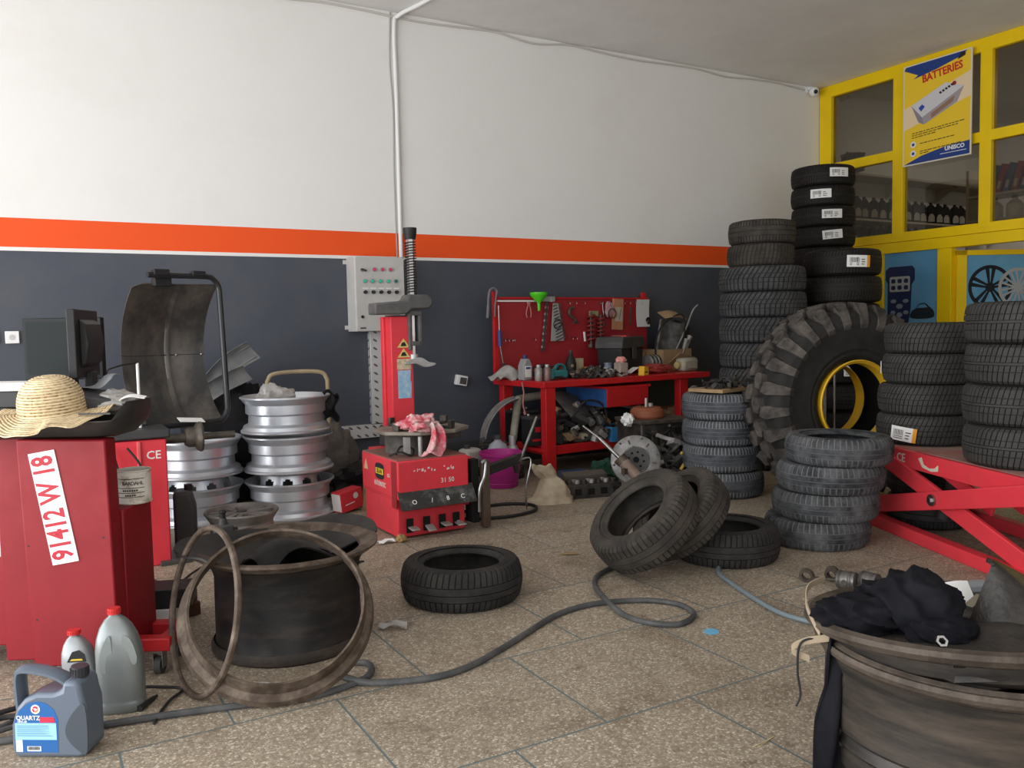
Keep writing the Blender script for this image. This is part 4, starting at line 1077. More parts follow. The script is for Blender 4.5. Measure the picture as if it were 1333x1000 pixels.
# ------------------------------------------------------------------ oil jug and two bottles in front
def jug():
    t = thing('oil_jug', 'grey blue oil jug with blue QUARTZ label in the bottom left corner', 'jug', (.030, 2.855, 0), rz=RZ-.05)
    m_j = M('jug_plastic', (.115, .14, .18), .36, .1)
    m_cap = M('jug_cap', (.035, .035, .042), .35)
    D = .105
    T = Matrix.Translation((0, D/2, 0)) @ Matrix.Rotation(pi/2, 4, 'X')
    body = MB(); body.prism([(-.108, .006), (-.098, 0), (.10, 0), (.118, .02), (.118, .155), (.110, .185), (.105, .215), (.098, .232), (.052, .232), (.046, .205), (.020, .196), (-.03, .196), (-.07, .178), (-.095, .150), (-.112, .10), (-.114, .03)], D, T)
    body.build('jug_body', m_j, t, bev=.012)
    hd = MB(); 
    hp = spline([V((-.102, .0, .105)), V((-.108, .0, .17)), V((-.108, .0, .235)), V((-.09, .0, .252)), V((-.03, .0, .246)), V((.02, .0, .230)), V((.055, .0, .205))], 6)
    k = len(hp); vs = []; fs = []
    for i, p in enumerate(hp):
        d = (hp[min(i+1, k-1)]-hp[max(i-1, 0)]).normalized(); n = V((-d.z, 0, d.x))
        for a in range(10):
            th = 2*pi*a/10; vs.append(p+n*.0125*cos(th)+V((0, 1, 0))*.030*sin(th))
    for i in range(k-1):
        for a in range(10): fs.append((i*10+a, i*10+(a+1) % 10, (i+1)*10+(a+1) % 10, (i+1)*10+a))
    hd._add(vs, fs+[tuple(range(10)), tuple(range((k-1)*10, k*10))[::-1]]); hd.build('handle', m_j, t)
    c = MB(); c.cyl((.076, 0, .232), (.078, 0, .262), .026, .024, seg=28)
    for i in range(20):
        a = 2*pi*i/20; c.box((.077+.0255*cos(a), .0255*sin(a), .246), (.003, .003, .022), a)
    c.build('screw_cap', m_cap, t)
    MB().prism(catmull2([(.118, .16), (.085, .145), (.058, .10), (.058, .065), (.085, .03), (.118, .02)], 4), .002, Matrix.Translation((.0, -D/2+.0008, 0)) @ Matrix.Rotation(pi/2, 4, 'X')).build('grip_dent_shade', M('dent_shade', (.06, .07, .085), .4), t)  # shade of the grip dent painted as a darker patch
    # label
    def flat(name, polys, mat, off, par=None):
        q = MB()
        for p in polys: q.prism(p, .0006, Matrix.Translation((0, -D/2-off, 0)) @ Matrix.Rotation(pi/2, 4, 'X'))
        return q.build(name, mat, par or t, smooth=False)
    m_bl = M('label_blue', (.025, .115, .33), .35); m_lt = M('label_pale_blue', (.30, .55, .78), .4); m_rd = M('label_red', (.70, .035, .07), .4); m_w = M('label_white', (.8, .8, .82), .4)
    lab = flat('front_label', [[(-.100, .018), (.03, .018), (.034, .12), (.022, .150), (.0, .168), (-.025, .174), (-.055, .168), (-.085, .145), (-.100, .11)]], m_bl, .0002)
    flat('pale_text_field', [[(-.099, .057), (.028, .057), (.028, .108), (-.098, .108)]], m_lt, .001, lab)
    flat('red_field', [[(-.022, .110), (.024, .110), (.022, .126), (-.022, .126)]], m_rd, .001, lab)
    flat('barcode_field', [[(-.064, .022), (-.022, .022), (-.022, .037), (-.064, .037)], [(-.098, .02), (-.078, .02), (-.078, .056), (-.098, .056)]], m_w, .001, lab)
    rr_ = random.Random(5); br = []
    x = -.061
    while x < -.026: w = rr_.uniform(.0007, .0016); br.append([(x, .026), (x+w, .026), (x+w, .036), (x, .036)]); x += w+.0014
    flat('barcode', br, m_print, .0018, lab)
    ln = []
    for i in range(6):
        z = .099-.006*i; ln.append([(-.093, z), (-.093+rr_.uniform(.07, .115), z), (-.093+.1, z+.0012), (-.093, z+.0012)])
    flat('fine_print', ln, m_bl, .0018, lab)
    text('brand_word', 'QUARTZ', .019, m_w, lab, (-.057, -D/2-.0012, .123), FACE_Y, sx=.95)
    text('grade_word', '10W-40', .009, m_w, lab, (-.076, -D/2-.0012, .1115), FACE_Y)
    def disc(cx_, cz_, r, n=24): return [(cx_+r*cos(2*pi*i/n), cz_+r*sin(2*pi*i/n)) for i in range(n)]
    lg = flat('round_logo', [disc(-.033, .150, .014)], m_w, .0009, lab)
    def sw(a0, a1, r0, r1, n=8):
        return [(-.033+r1*cos(a0+(a1-a0)*i/n), .150+r1*sin(a0+(a1-a0)*i/n)) for i in range(n+1)]+[(-.033+r0*cos(a1+(a0-a1)*i/n), .150+r0*sin(a1+(a0-a1)*i/n)) for i in range(n+1)]
    flat('logo_swirl', [sw(.3, 2.6, .004, .0095), sw(2.9, 4.4, .004, .0095)], m_rd, .0017, lab)
    flat('logo_swirl', [sw(4.6, 6.3, .004, .0095)], M('logo_orange', (.75, .28, .1), .4), .0017, lab)
jug()
def bottle(label, p, rz, w, d, h, mat, cap, neck_x, logo):
    t = thing('oil_bottle', label, 'bottle', p, rz=rz)
    lv = [(.0, .92), (.012, 1.), (.10, 1.), (.11, .97), (.13, 1.), (.50, 1.), (.60, .97), (.72, .86), (.82, .68), (.89, .45), (.925, .24), (.945, .20), (.955, .20)]
    n = 32; vs = []; fs = []
    for q, s_ in lv:
        for i in range(n):
            a = 2*pi*i/n; c_, sn = cos(a), sin(a)
            ex = lambda v_: abs(v_)**.6*(1 if v_ > 0 else -1)
            off = neck_x*max(0, (q-.5)/.45)
            vs.append(V((off+w/2*s_*ex(c_), d/2*(s_*.75+.25*(1 if q < .8 else s_))*ex(sn), h*q)))
    m = len(lv)
    for j in range(m-1):
        for i in range(n): fs.append((j*n+i, j*n+(i+1) % n, (j+1)*n+(i+1) % n, (j+1)*n+i))
    k = MB(); k._add(vs, fs+[tuple(range(n))[::-1], tuple(range((m-1)*n, m*n))]); k.build('bottle_body', mat, t, ang=.9)
    c = MB(); c.cyl((neck_x, 0, h*.945), (neck_x, 0, h*1.0), .021, .020, seg=24)
    for i in range(18):
        a = 2*pi*i/18; c.box((neck_x+.0208*cos(a), .0208*sin(a), h*.97), (.002, .002, h*.04), a)
    c.build('red_cap', cap, t)
    return t
m_gb = M('bottle_grey', (.24, .26, .26), .33, .35, col2=(.20, .22, .22), scale=6)
m_gb2 = M('bottle_silver', (.28, .29, .30), .35, .3)
m_rc = M('cap_red', (.55, .03, .03), .4)
t = bottle('tall grey oil bottle with red cap standing against the red cabinet', (.225, 3.065, 0), RZ+.2, .145, .105, .345, m_gb, m_rc, -.012, False)
dp_ = MB(); dp_.prism(catmull2([(-.048, .145), (-.02, .15), (-.012, .20), (-.016, .262), (-.03, .255), (-.05, .20)], 4), .003, Matrix.Translation((0, -.048, 0)) @ Matrix.Rotation(pi/2, 4, 'X'))
dp_.build('hand_dent_light', M('bottle_dent', (.29, .32, .31), .3, .2), t)  # light caught by the dent painted as a paler patch
MB().prism(catmull2([(.02, .26), (.03, .2), (.05, .165), (.062, .17), (.062, .20), (.045, .25)], 4), .003, Matrix.Translation((0, -.046, 0)) @ Matrix.Rotation(pi/2, 4, 'X')).build('hand_dent_light', M('bottle_dent_lit_b', (.28, .305, .30), .3, .2), t)  # second dent, its lit tone painted into the grey
t = bottle('smaller silver oil bottle with red cap between the jug and the tall bottle', (.112, 3.165, 0), RZ+.1, .108, .085, .262, m_gb2, m_rc, -.018, True)
lab = MB().prism([(-.028, .165), (.034, .165), (.03, .19), (.012, .205), (-.01, .20)], .002, Matrix.Translation((0, -.041, 0)) @ Matrix.Rotation(pi/2, 4, 'X')).build('black_label', m_print, t)
MB().prism([(-.018, .170), (.024, .170), (.02, .176), (-.012, .176)], .002, Matrix.Translation((0, -.0415, 0)) @ Matrix.Rotation(pi/2, 4, 'X')).build('yellow_stripe', M('logo_yellow', (.6, .42, .05), .4), lab)
MB().prism(catmull2([(-.03, .03), (.03, .03), (.034, .12), (0, .14), (-.03, .12)], 3), .002, Matrix.Translation((0, -.041, 0)) @ Matrix.Rotation(pi/2, 4, 'X')).build('lower_label', M('silver_label', (.4, .41, .43), .4), t)

# cables lying around the cabinet feet
def cable(name, pts, r, mat, label, cat='cable', seg=8, sub=8):
    o = MB().tube(pts, r, seg, smooth=sub).build(name, mat); return tag(o, label, cat)
m_cb = M('black_cable', (.02, .02, .021), .5); m_cg = M('grey_hose', (.055, .057, .06), .55, col2=(.10, .10, .10), scale=10)
P3 = lambda x, y, z=.006: (x, y, z)
cable('power_cable', [(.37, 4.85, .66), (.40, 4.83, .52), (.46, 4.82, .45), (.45, 4.80, .35), (.41, 4.70, .25), (.43, 4.4, .08), (.50, 4.2, .02), (.40, 3.95, .012), (.52, 3.85, .012), (.60, 4.2, .012)], .007, m_cb, 'black power cable dangling down the red balancer to the floor')
cable('power_cable', [(.44, 4.84, .66), (.50, 4.82, .56), (.52, 4.82, .42), (.46, 4.79, .34), (.47, 4.75, .22), (.52, 4.72, .30), (.50, 4.70, .12), (.47, 4.6, .02), (.42, 4.3, .012), (.55, 4.25, .012), (.50, 4.5, .03)], .006, m_cb, 'second black cable looped in front of the red balancer')
cable('air_hose', [(.55, 4.35, .012), (.62, 4.45, .012), (.72, 4.62, .012), (.85, 4.78, .012), (.98, 4.95, .012)], .006, m_cb, 'thin black cord running from the cabinet towards the silver rims')
cable('connector_cable', [(.30, 2.87, .006), (.33, 2.95, .006), (.37, 3.02, .01), (.42, 3.10, .006), (.36, 3.16, .006), (.30, 3.2, .006)], .005, m_cb, 'short black lead with a plug lying right of the tall bottle')
t = MB().cyl((0, 0, .011), (.075, .03, .011), .011, .008).cyl((.075, .03, .011), (.095, .04, .010), .005); o = t.build('jack_plug', m_black, None, (.27, 3.0, 0), rot=(0, 0, .5)); tag(o, 'black plug lying on the floor right of the tall grey bottle', 'plug')
for i in range(5):
    r_ = random.Random(i); y = 3.0+.05*i
    pts = [(-.55, y+.1, .012)]+[(-.40+.13*k+r_.uniform(-.02, .02), y+r_.uniform(-.06, .06), .012+.008*(i % 3)) for k in range(4)]+[(.04+.02*i, y+.08, .012)]
    cable('coiled_hose', pts, .009, m_cg if i % 2 else m_cb, ['black hose lowest in the tangle behind the oil jug', 'grey hose in the tangle behind the oil jug', 'black lead of the tangle at the left edge', 'grey lead across the tangle at the left edge', 'black hose on top of the tangle by the cabinet foot'][i], 'hose')
# lengths of wood, box and bricks behind the cabinet
o = MB().box((0, 0, .03), (.16, .12, .06)).box((.02, .0, .09), (.11, .09, .05)).build('brick_block', M('brick_red', (.16, .06, .045), .8, col2=(.08, .04, .03), scale=9), None, (.53, 3.95, 0), rot=(0, 0, .3), bev=.004); tag(o, 'reddish block on the floor between cabinet and drum rim', 'block')
o = MB().box((0, 0, .055), (.17, .12, .11)).build('white_carton', m_paper, None, (.42, 3.80, 0), rot=(0, 0, RZ), bev=.004); tag(o, 'pale grey box on the floor behind the cabinet foot', 'box')
o = MB().box((0, 0, .04), (.22, .16, .08)).build('dark_carton', m_black, None, (.47, 3.80, .11), rot=(0, 0, RZ+.2), bev=.004); tag(o, 'dark flat case on the pale box behind the cabinet', 'box')
# ------------------------------------------------------------------ truck wheel rims
def rim(label, disc_up):
    t = thing('truck_wheel_rim', label, 'rim')
    R = .302; Hh = .245
    # outer shell profile, one lip at the bottom, one at the top, drop centre between
    o = [(R-.004, .0), (R, .006), (R, .014), (R-.012, .022), (R-.020, .045), (R-.052, .062), (R-.055, .118), (R-.036, .132), (R-.036, .190), (R-.020, .212), (R-.010, .226), (R, .233), (R, .242), (R-.006, .245)]
    i = [(R-.014, .238), (R-.03, .212), (R-.046, .19), (R-.046, .135), (R-.066, .118), (R-.066, .06), (R-.032, .04), (R-.02, .02), (R-.012, .004)]
    MB().lathe(o+i, 64, closed=True).build('barrel', m_silver, t, ang=.5)
    d = MB(); zd = .20 if disc_up else .05
    s_ = 1 if disc_up else -1
    # cone with hand holes: build as ring of panels leaving round openings
    n = 10; seg = n*8
    def P(r, z, a): return V((r*cos(a), r*sin(a), z))
    za, zb, zc = (.13, .25, .285) if disc_up else (.11, .0, -.03)
    za, zb, zc = (.14, .29, .305) if disc_up else (.11, .035, .015)
    ra, rb, rc_ = R-.066, R-.105, R-.13
    lo = .42; hi_ = .86
    for k in range(seg):
        a0, a1 = 2*pi*k/seg, 2*pi*(k+1)/seg; q = k % 8
        hole = q in (2, 3, 4, 5)
        def band(f0, f1):
            p = lambda f: (ra+(rb-ra)*f, za+(zb-za)*f)
            (r0, z0), (r1, z1) = p(f0), p(f1)
            d.poly([P(r0, z0, a0), P(r0, z0, a1), P(r1, z1, a1), P(r1, z1, a0)])
        if hole: band(0, lo if q in (3, 4) else lo+.08); band(hi_ if q in (3, 4) else hi_-.08, 1)
        else: band(0, 1)
    d.lathe([(rb, zb), (rc_, zc), (.145, zc), (.14, zc-.004*s_)], 80)
    d.lathe([(.14, zc-.004*s_), (.105, zc-.004*s_), (.105, zc-.014*s_)], 80)
    d.build('wheel_disc', m_silver, t, ang=.5)
    for k in range(10):
        a = 2*pi*k/10
        pass
    return t
ra_ = rim('silver truck rim on top of the taller pile of three by the slate wall', False)
def put(o, x, y, z, rz=0, rot=None):
    o.location = (x, y, z); o.rotation_euler = rot if rot else (0, 0, rz); return o
RX, RY = 1.545, 5.80
rb_ = rim('lowest silver truck rim of the pile of three, its holed disc showing above the lip', True); put(rb_, RX, RY, 0, .3)
o = copy_tree(ra_); o['label'] = 'middle silver truck rim of the pile of three by the slate wall'; put(o, RX, RY, .312, 1.2)
put(ra_, RX-.01, RY, .577, .7)
LX, LY = .965, 5.97
o = copy_tree(rb_); o['label'] = 'lower silver truck rim of the pile of two right of the balancer'; put(o, LX, LY, 0, .9)
o = copy_tree(ra_); o['label'] = 'upper silver truck rim of the pile of two below the wheel guard'; put(o, LX, LY, .312, 2)
# what lies on and around the piles
o = MB().lump((0, 0, .08), (.13, .10, .12), 8, .4, 1.7, floor=0.).build('plastic_bag', m_clear, None, (RX-.10, RY-.06, .70)); tag(o, 'crumpled clear plastic bag on the tallest pile of silver rims', 'bag')
t = thing('hand_truck', 'beige tube handle of a hand truck behind the pile of silver rims', 'trolley', (RX+.23, 6.30, 0))
MB().tube([(-.24, 0, .03), (-.24, 0, .78), (-.23, 0, .90), (-.18, 0, .945), (.0, 0, .955), (.16, 0, .945), (.21, 0, .90), (.22, 0, .78), (.22, 0, .03)], .016, 10, smooth=5).build('tube_handle', M('beige_paint', (.42, .33, .20), .5, col2=(.30, .23, .15), scale=8), t)
MB().box((-.01, -.06, .012), (.5, .16, .02)).build('toe_plate', m_dark, t, bev=.003)
for x in (-.2, .18): MB().cyl((x-.02, .08, .1), (x+.02, .08, .1), .1, seg=24).build('wheel', m_black, t)
# inner tube rag hanging from top rim and the sack behind
o = MB().sheet(lambda u, v: (.04*sin(u*9)*.3+.10*v-.04, .05*sin(v*3)+.02*sin(u*8), -.20*u+.02*sin(v*6)), 14, 8, .006).build('rubber_strip', m_black, None, (RX+.285, RY-.02, .825), rot=(0, 0, -.6)); tag(o, 'black rubber strip hanging over the right lip of the top silver rim', 'strip')
o = MB().lump((0, 0, .22), (.15, .11, .29), 11, .35, 1.6, floor=0.).build('woven_sack', M('dusty_sack', (.10, .09, .082), .85, col2=(.16, .14, .12), scale=11, bump=.4), None, (RX+.48, 6.22, 0)); tag(o, 'dusty grey sack standing against the wall right of the silver rims', 'sack')
o = MB().lump((0, 0, .12), (.25, .14, .14), 12, .45, 1.8, floor=0.).build('rubber_scrap', m_black, None, (RX+.62, 6.05, 0)); tag(o, 'dark heap of rubber behind the red tyre changer', 'heap')
for i, (x, y, z, l, tl, yw, lab) in enumerate(((1.20, 6.32, .93, .62, .62, -.05, 'grey sheet metal strip standing highest behind the silver rims'), (1.16, 6.22, .83, .55, .50, .12, 'wider curved grey sheet leaning behind the silver rims'), (1.30, 6.30, 1.0, .40, .66, .0, 'short grey trim strip crossing the others behind the silver rims'))):
    k = MB().sheet(lambda u, v: ((u-.5)*l, .05*sin(v*2.4), (v-.5)*(.09+.03*i)+.03*sin(u*3)), 12, 6, .005)
    o = k.build('metal_strip', M('dusty_strip_%d' % i, (.10, .105, .11), .6, col2=(.17, .165, .155), scale=7), None, (x, y, z), rot=(.15, -tl, yw)); tag(o, lab, 'strip')
o = MB().lump((0, 0, .22), (.28, .13, .26), 21, .4, 2.2, floor=0.).build('dark_cloth_heap', M('black_cloth', (.012, .012, .014), .85), None, (1.25, 6.40, .55)); 
tag(o, 'black crumpled sheet in the gap between the two piles of silver rims', 'sheet')
o.location.z = 0; o.scale = (1, 1, 1.9)
t = thing('red_carton', 'small red printed carton tilted on the floor left of the tyre changer', 'box', (1.90, 5.62, .01), rot=(.0, -.12, .35))
MB().box((0, 0, .075), (.19, .10, .14)).build('carton_body', m_redb, t, bev=.003)
MB().box((-.095, 0, .075), (.006, .09, .12)).build('carton_flap', m_paper, t)
MB().prism([(.035+.022*cos(i*pi/6), .10+.022*sin(i*pi/6)) for i in range(12)], .001, Matrix.Translation((0, -.0502, 0)) @ Matrix.Rotation(pi/2, 4, 'X')).prism([(-.06, .05), (.02, .055), (.02, .062), (-.06, .057)], .001, Matrix.Translation((0, -.0502, 0)) @ Matrix.Rotation(pi/2, 4, 'X')).build('white_print', m_paper, t, smooth=False)
o = MB().prism([(0, 0), (.02, 0), (.05, .17), (.03, .17)], .09, Matrix.Rotation(pi/2, 4, 'X')).build('board_offcut', m_card, None, (1.985, 5.62, .0), rot=(0, 0, .3)); tag(o, 'brown board offcut leaning beside the red carton', 'board')

# alloy wheel and bottle jack between rims and drum
def alloy():
    t = thing('alloy_wheel', 'dusty grey alloy wheel lying flat in front of the silver rims', 'wheel', (1.07, 5.12, 0), rz=.4)
    m_a = M('dusty_alloy', (.17, .155, .14), .6, .3, col2=(.27, .25, .23), scale=7)
    R = .215
    MB().lathe([(R-.01, 0), (R, .01), (R-.03, .04), (R-.035, .14), (R-.01, .18), (R, .195), (R-.004, .205), (R-.014, .202), (R-.02, .185), (R-.045, .14), (R-.042, .04), (R-.015, .012)], 56, closed=True).build('barrel', m_a, t)
    k = MB()
    for i in range(5):
        a = 2*pi*i/5
        for s_ in (-1, 1):
            p = lambda r, d: (r*cos(a+d), r*sin(a+d))
            k.prism([p(.04, s_*.35-.35), p(.04, s_*.35+.35), p(R-.03, s_*.20+.10), p(R-.03, s_*.20-.10)], .025, Matrix.Translation((0, 0, .165)))
    k.lathe([(.0, .195), (.045, .192), (.06, .18), (.06, .16)], 32)
    k.build('spokes', m_a, t, bev=.003)
    b = MB(); b.lathe([(0, .16), (.15, .16), (.15, .155), (0, .155)], 32); b.build('dark_backing', m_dark, t)  # dark disc set behind the spokes
    c = MB().cyl((0, 0, .19), (0, 0, .198), .03, seg=20).build('centre_cap', m_dark, t)
alloy()
t = thing('bottle_jack', 'dark grey bottle jack standing in front of the alloy wheel', 'jack', (.90, 4.80, 0), rz=.3)
MB().box((0, 0, .015), (.11, .11, .03)).build('base', m_dark, t, bev=.004)
MB().prism([(-.045, -.04), (.045, -.04), (.045, .04), (-.045, .04)], .17, Matrix.Translation((0, 0, .03))).build('body', M('jack_grey', (.06, .065, .07), .45, col2=(.10, .10, .10), scale=9), t, bev=.012)
MB().cyl((0, 0, .2), (0, 0, .235), .028, .018).build('neck', m_dark, t); MB().cyl((0, 0, .235), (0, 0, .262), .016).ell((0, 0, .268), (.02, .02, .012)).build('screw_head', m_black, t)
MB().cyl((.05, 0, .06), (.075, 0, .17), .014).build('pump', m_dark, t)

# ------------------------------------------------------------------ black drum rim with flap, two lock rings
m_drum = streaked('drum_black', (.010, .0095, .0095), (.05, .038, .03), (4, 4, 16), .42, .48, .8)
DX, DY = .88, 3.385
def drum():
    t = thing('wheel_drum', 'black heavy truck rim standing like a drum behind the leaning rings', 'rim', (DX, DY, 0))
    R = .292
    k = MB(); k.lathe([(R-.012, 0), (R, .004), (R+.004, .03), (R-.006, .05), (R-.008, .30), (R, .33), (R+.02, .36), (R+.016, .362), (R-.016, .335), (R-.022, .30), (R-.02, .02)], 72, closed=True)
    k.build('barrel', m_drum, t, ang=.5)
    k = MB(); k.lathe([(R+.01, .358), (R+.045, .375), (R+.07, .392), (R+.072, .402), (R+.05, .405), (R+.0, .385), (R-.006, .37)], 72, closed=True); k.build('rolled_lip', m_rust, t, ang=.5)
    k = MB(); k.lathe([(R+.003, .0), (R+.012, .008), (R+.012, .03), (R+.002, .045)], 72); k.build('bottom_band', m_rustd, t)
drum()
def flap():
    """sheet of tyre flap rubber draped over the far side of the drum"""
    m = M('flap_rubber', (.012, .012, .0125), .55, col2=(.035, .032, .03), scale=6, bump=.1)
    def fn(u, v):
        a = rad(-5)+rad(215)*u            # runs along the far rim from right to left
        r = .17+.19*v+.05*sin(u*9)*v
        x = r*cos(a)*1.04; y = r*sin(a)*1.0
        z = .398+.022*sin(u*pi*3.0+.4)*(.3+v)+.012*v-.07*(1-v)
        z -= .03*max(0, 1-u/.22)*v
        peak = .5*max(0, 1-abs(u-.02)/.10)+max(0, 1-abs(u-.98)/.08)+.9*max(0, 1-abs(u-.52)/.16)
        z += .026*peak*v
        return (x, y, z)
    o = MB().sheet(fn, 60, 12, .008).build('rubber_flap', m, None, (DX, DY, 0)); tag(o, 'black rubber tyre flap draped over the back of the drum rim', 'flap')
    def f2(u, v): return ((u-.5)*.42, (v-.5)*.20+.05*sin(u*4), .33+.05*sin(u*5)+.06*sin(v*3.1+u*2))
    o = MB().sheet(f2, 24, 12, .008).build('rubber_flap', m, None, (DX+.02, DY-.02, 0), rot=(.15, 0, .3)); tag(o, 'folded black flap rubber lying inside the drum rim', 'flap')
flap()
def lock_ring(label, R, prof, loc, n, mat, name='lock_ring'):
    k = MB(); k.lathe(prof, 96, closed=True)
    o = k.build(name, mat, None, loc); o.rotation_euler = V((0, 0, 1)).rotation_difference(V(n).normalized()).to_euler()
    return tag(o, label, 'ring')
Rr = .345
lock_ring('wide rusty flanged ring leaning against the front of the black drum', Rr,
          [(Rr-.052, .048), (Rr-.044, .052), (Rr-.040, .040), (Rr-.034, .0), (Rr-.012, -.012), (Rr-.004, -.034), (Rr-.012, -.040), (Rr-.022, -.024), (Rr-.044, -.010), (Rr-.050, .03)],
          (.735, 2.985, .268), (-.16, -.68, .71), m_rust)
R2 = .285
lock_ring('thin rusty lock ring leaning on its edge left of the wide ring', R2,
          [(R2+.011*cos(2*pi*i/10), .012*sin(2*pi*i/10)) for i in range(10)],
          (.495, 3.065, .285), (-.965, -.18, .21), m_rust)

# ------------------------------------------------------------------ air hoses and floor litter
hz = .011
cable('air_hose', [(-.35, 3.05, hz), (-.09, 2.98, hz), (.30, 2.908, hz), (.61, 2.83, hz), (.80, 2.78, hz), (1.0, 2.83, hz), (1.05, 2.95, hz), (.96, 3.0, hz)], .012, m_cg, 'grey air hose running from the oil jug past the rings to a small loop', 'hose', 10)
cable('air_hose', [(.90, 2.86, hz*3), (1.0, 2.775, hz), (1.19, 2.70, hz), (1.35, 2.715, hz), (1.527, 2.796, hz), (1.72, 2.90, hz), (1.905, 3.0, hz), (2.07, 3.04, hz), (2.22, 3.02, hz), (2.38, 2.94, hz), (2.455, 2.82, hz), (2.42, 2.69, hz), (2.29, 2.635, hz), (2.20, 2.71, hz), (2.17, 2.85, hz), (2.20, 3.04, hz*3), (2.30, 3.24, hz), (2.40, 3.37, hz), (2.56, 3.46, hz)], .0125, m_cg, 'long grey air hose snaking across the floor with one loop near the leaning tyre', 'hose', 10)
cable('air_hose', [(3.0, 3.15, hz), (2.92, 3.05, hz), (2.81, 2.76, hz), (2.74, 2.50, hz), (2.77, 2.31, hz), (2.80, 2.15, hz), (2.8, 1.9, hz)], .011, M('blue_grey_hose', (.16, .20, .22), .5), 'pale blue grey hose running from the flat tyre to the black garment', 'hose', 10)
rs = random.Random(11)
for i, (x, y, s_, c, lab) in enumerate(((1.28, 3.27, .06, m_clear, 'torn clear wrapper on the floor left of the lone tyre'), (2.03, 4.55, .0, None, ''), (1.78, 4.62, .05, m_paper, 'white paper scrap by the foot of the tyre changer'), (1.72, 5.25, .05, m_clear, 'shred of film on the floor left of the tyre changer'), (2.54, 3.82, .045, m_card, 'flat pale cardboard scrap on the floor beyond the lone tyre'), (.66, 2.97, .03, m_clear, 'scrap of foil lying inside the wide rusty ring'))):
    if c is None: continue
    a = rs.uniform(0, 6)
    o = MB().sheet(lambda u, v: ((u-.5)*s_*2, (v-.5)*s_*1.1*(1-.4*u), .006+.35*s_*abs(sin(u*4+v*3))*(0 if c is m_card else 1)), 12, 6, .002).build('litter_scrap', c, None, (x, y, 0), rot=(0, 0, a)); tag(o, lab, 'litter')
o = MB().tube([(-.05, 0, .002), (0, .004, .003), (.05, .012, .002)], .0012, 5).tube([(-.03, -.008, .002), (.04, .01, .003)], .001, 5).build('straw_wisp', M('dry_straw', (.62, .55, .28), .7), None, (1.85, 1.75, 0)); tag(o, 'pale wisp of straw on the floor left of the hanging garment strap', 'litter')
o = MB().prism(catmull2([(-.03, -.02), (.01, -.03), (.035, 0), (.02, .03), (-.02, .025)], 3), .0012).build('paint_chip', M('blue_chip', (.15, .42, .62), .5), None, (2.36, 2.52, .0002)); tag(o, 'small light blue fleck on the floor right of the hose loop', 'litter')
o = MB().lump((0, 0, .022), (.03, .028, .026), 4, .3, 2).build('ochre_plug', M('ochre', (.35, .22, .09), .7), None, (1.87, 4.60, 0)); tag(o, 'small ochre lump at the front left foot of the tyre changer', 'litter')

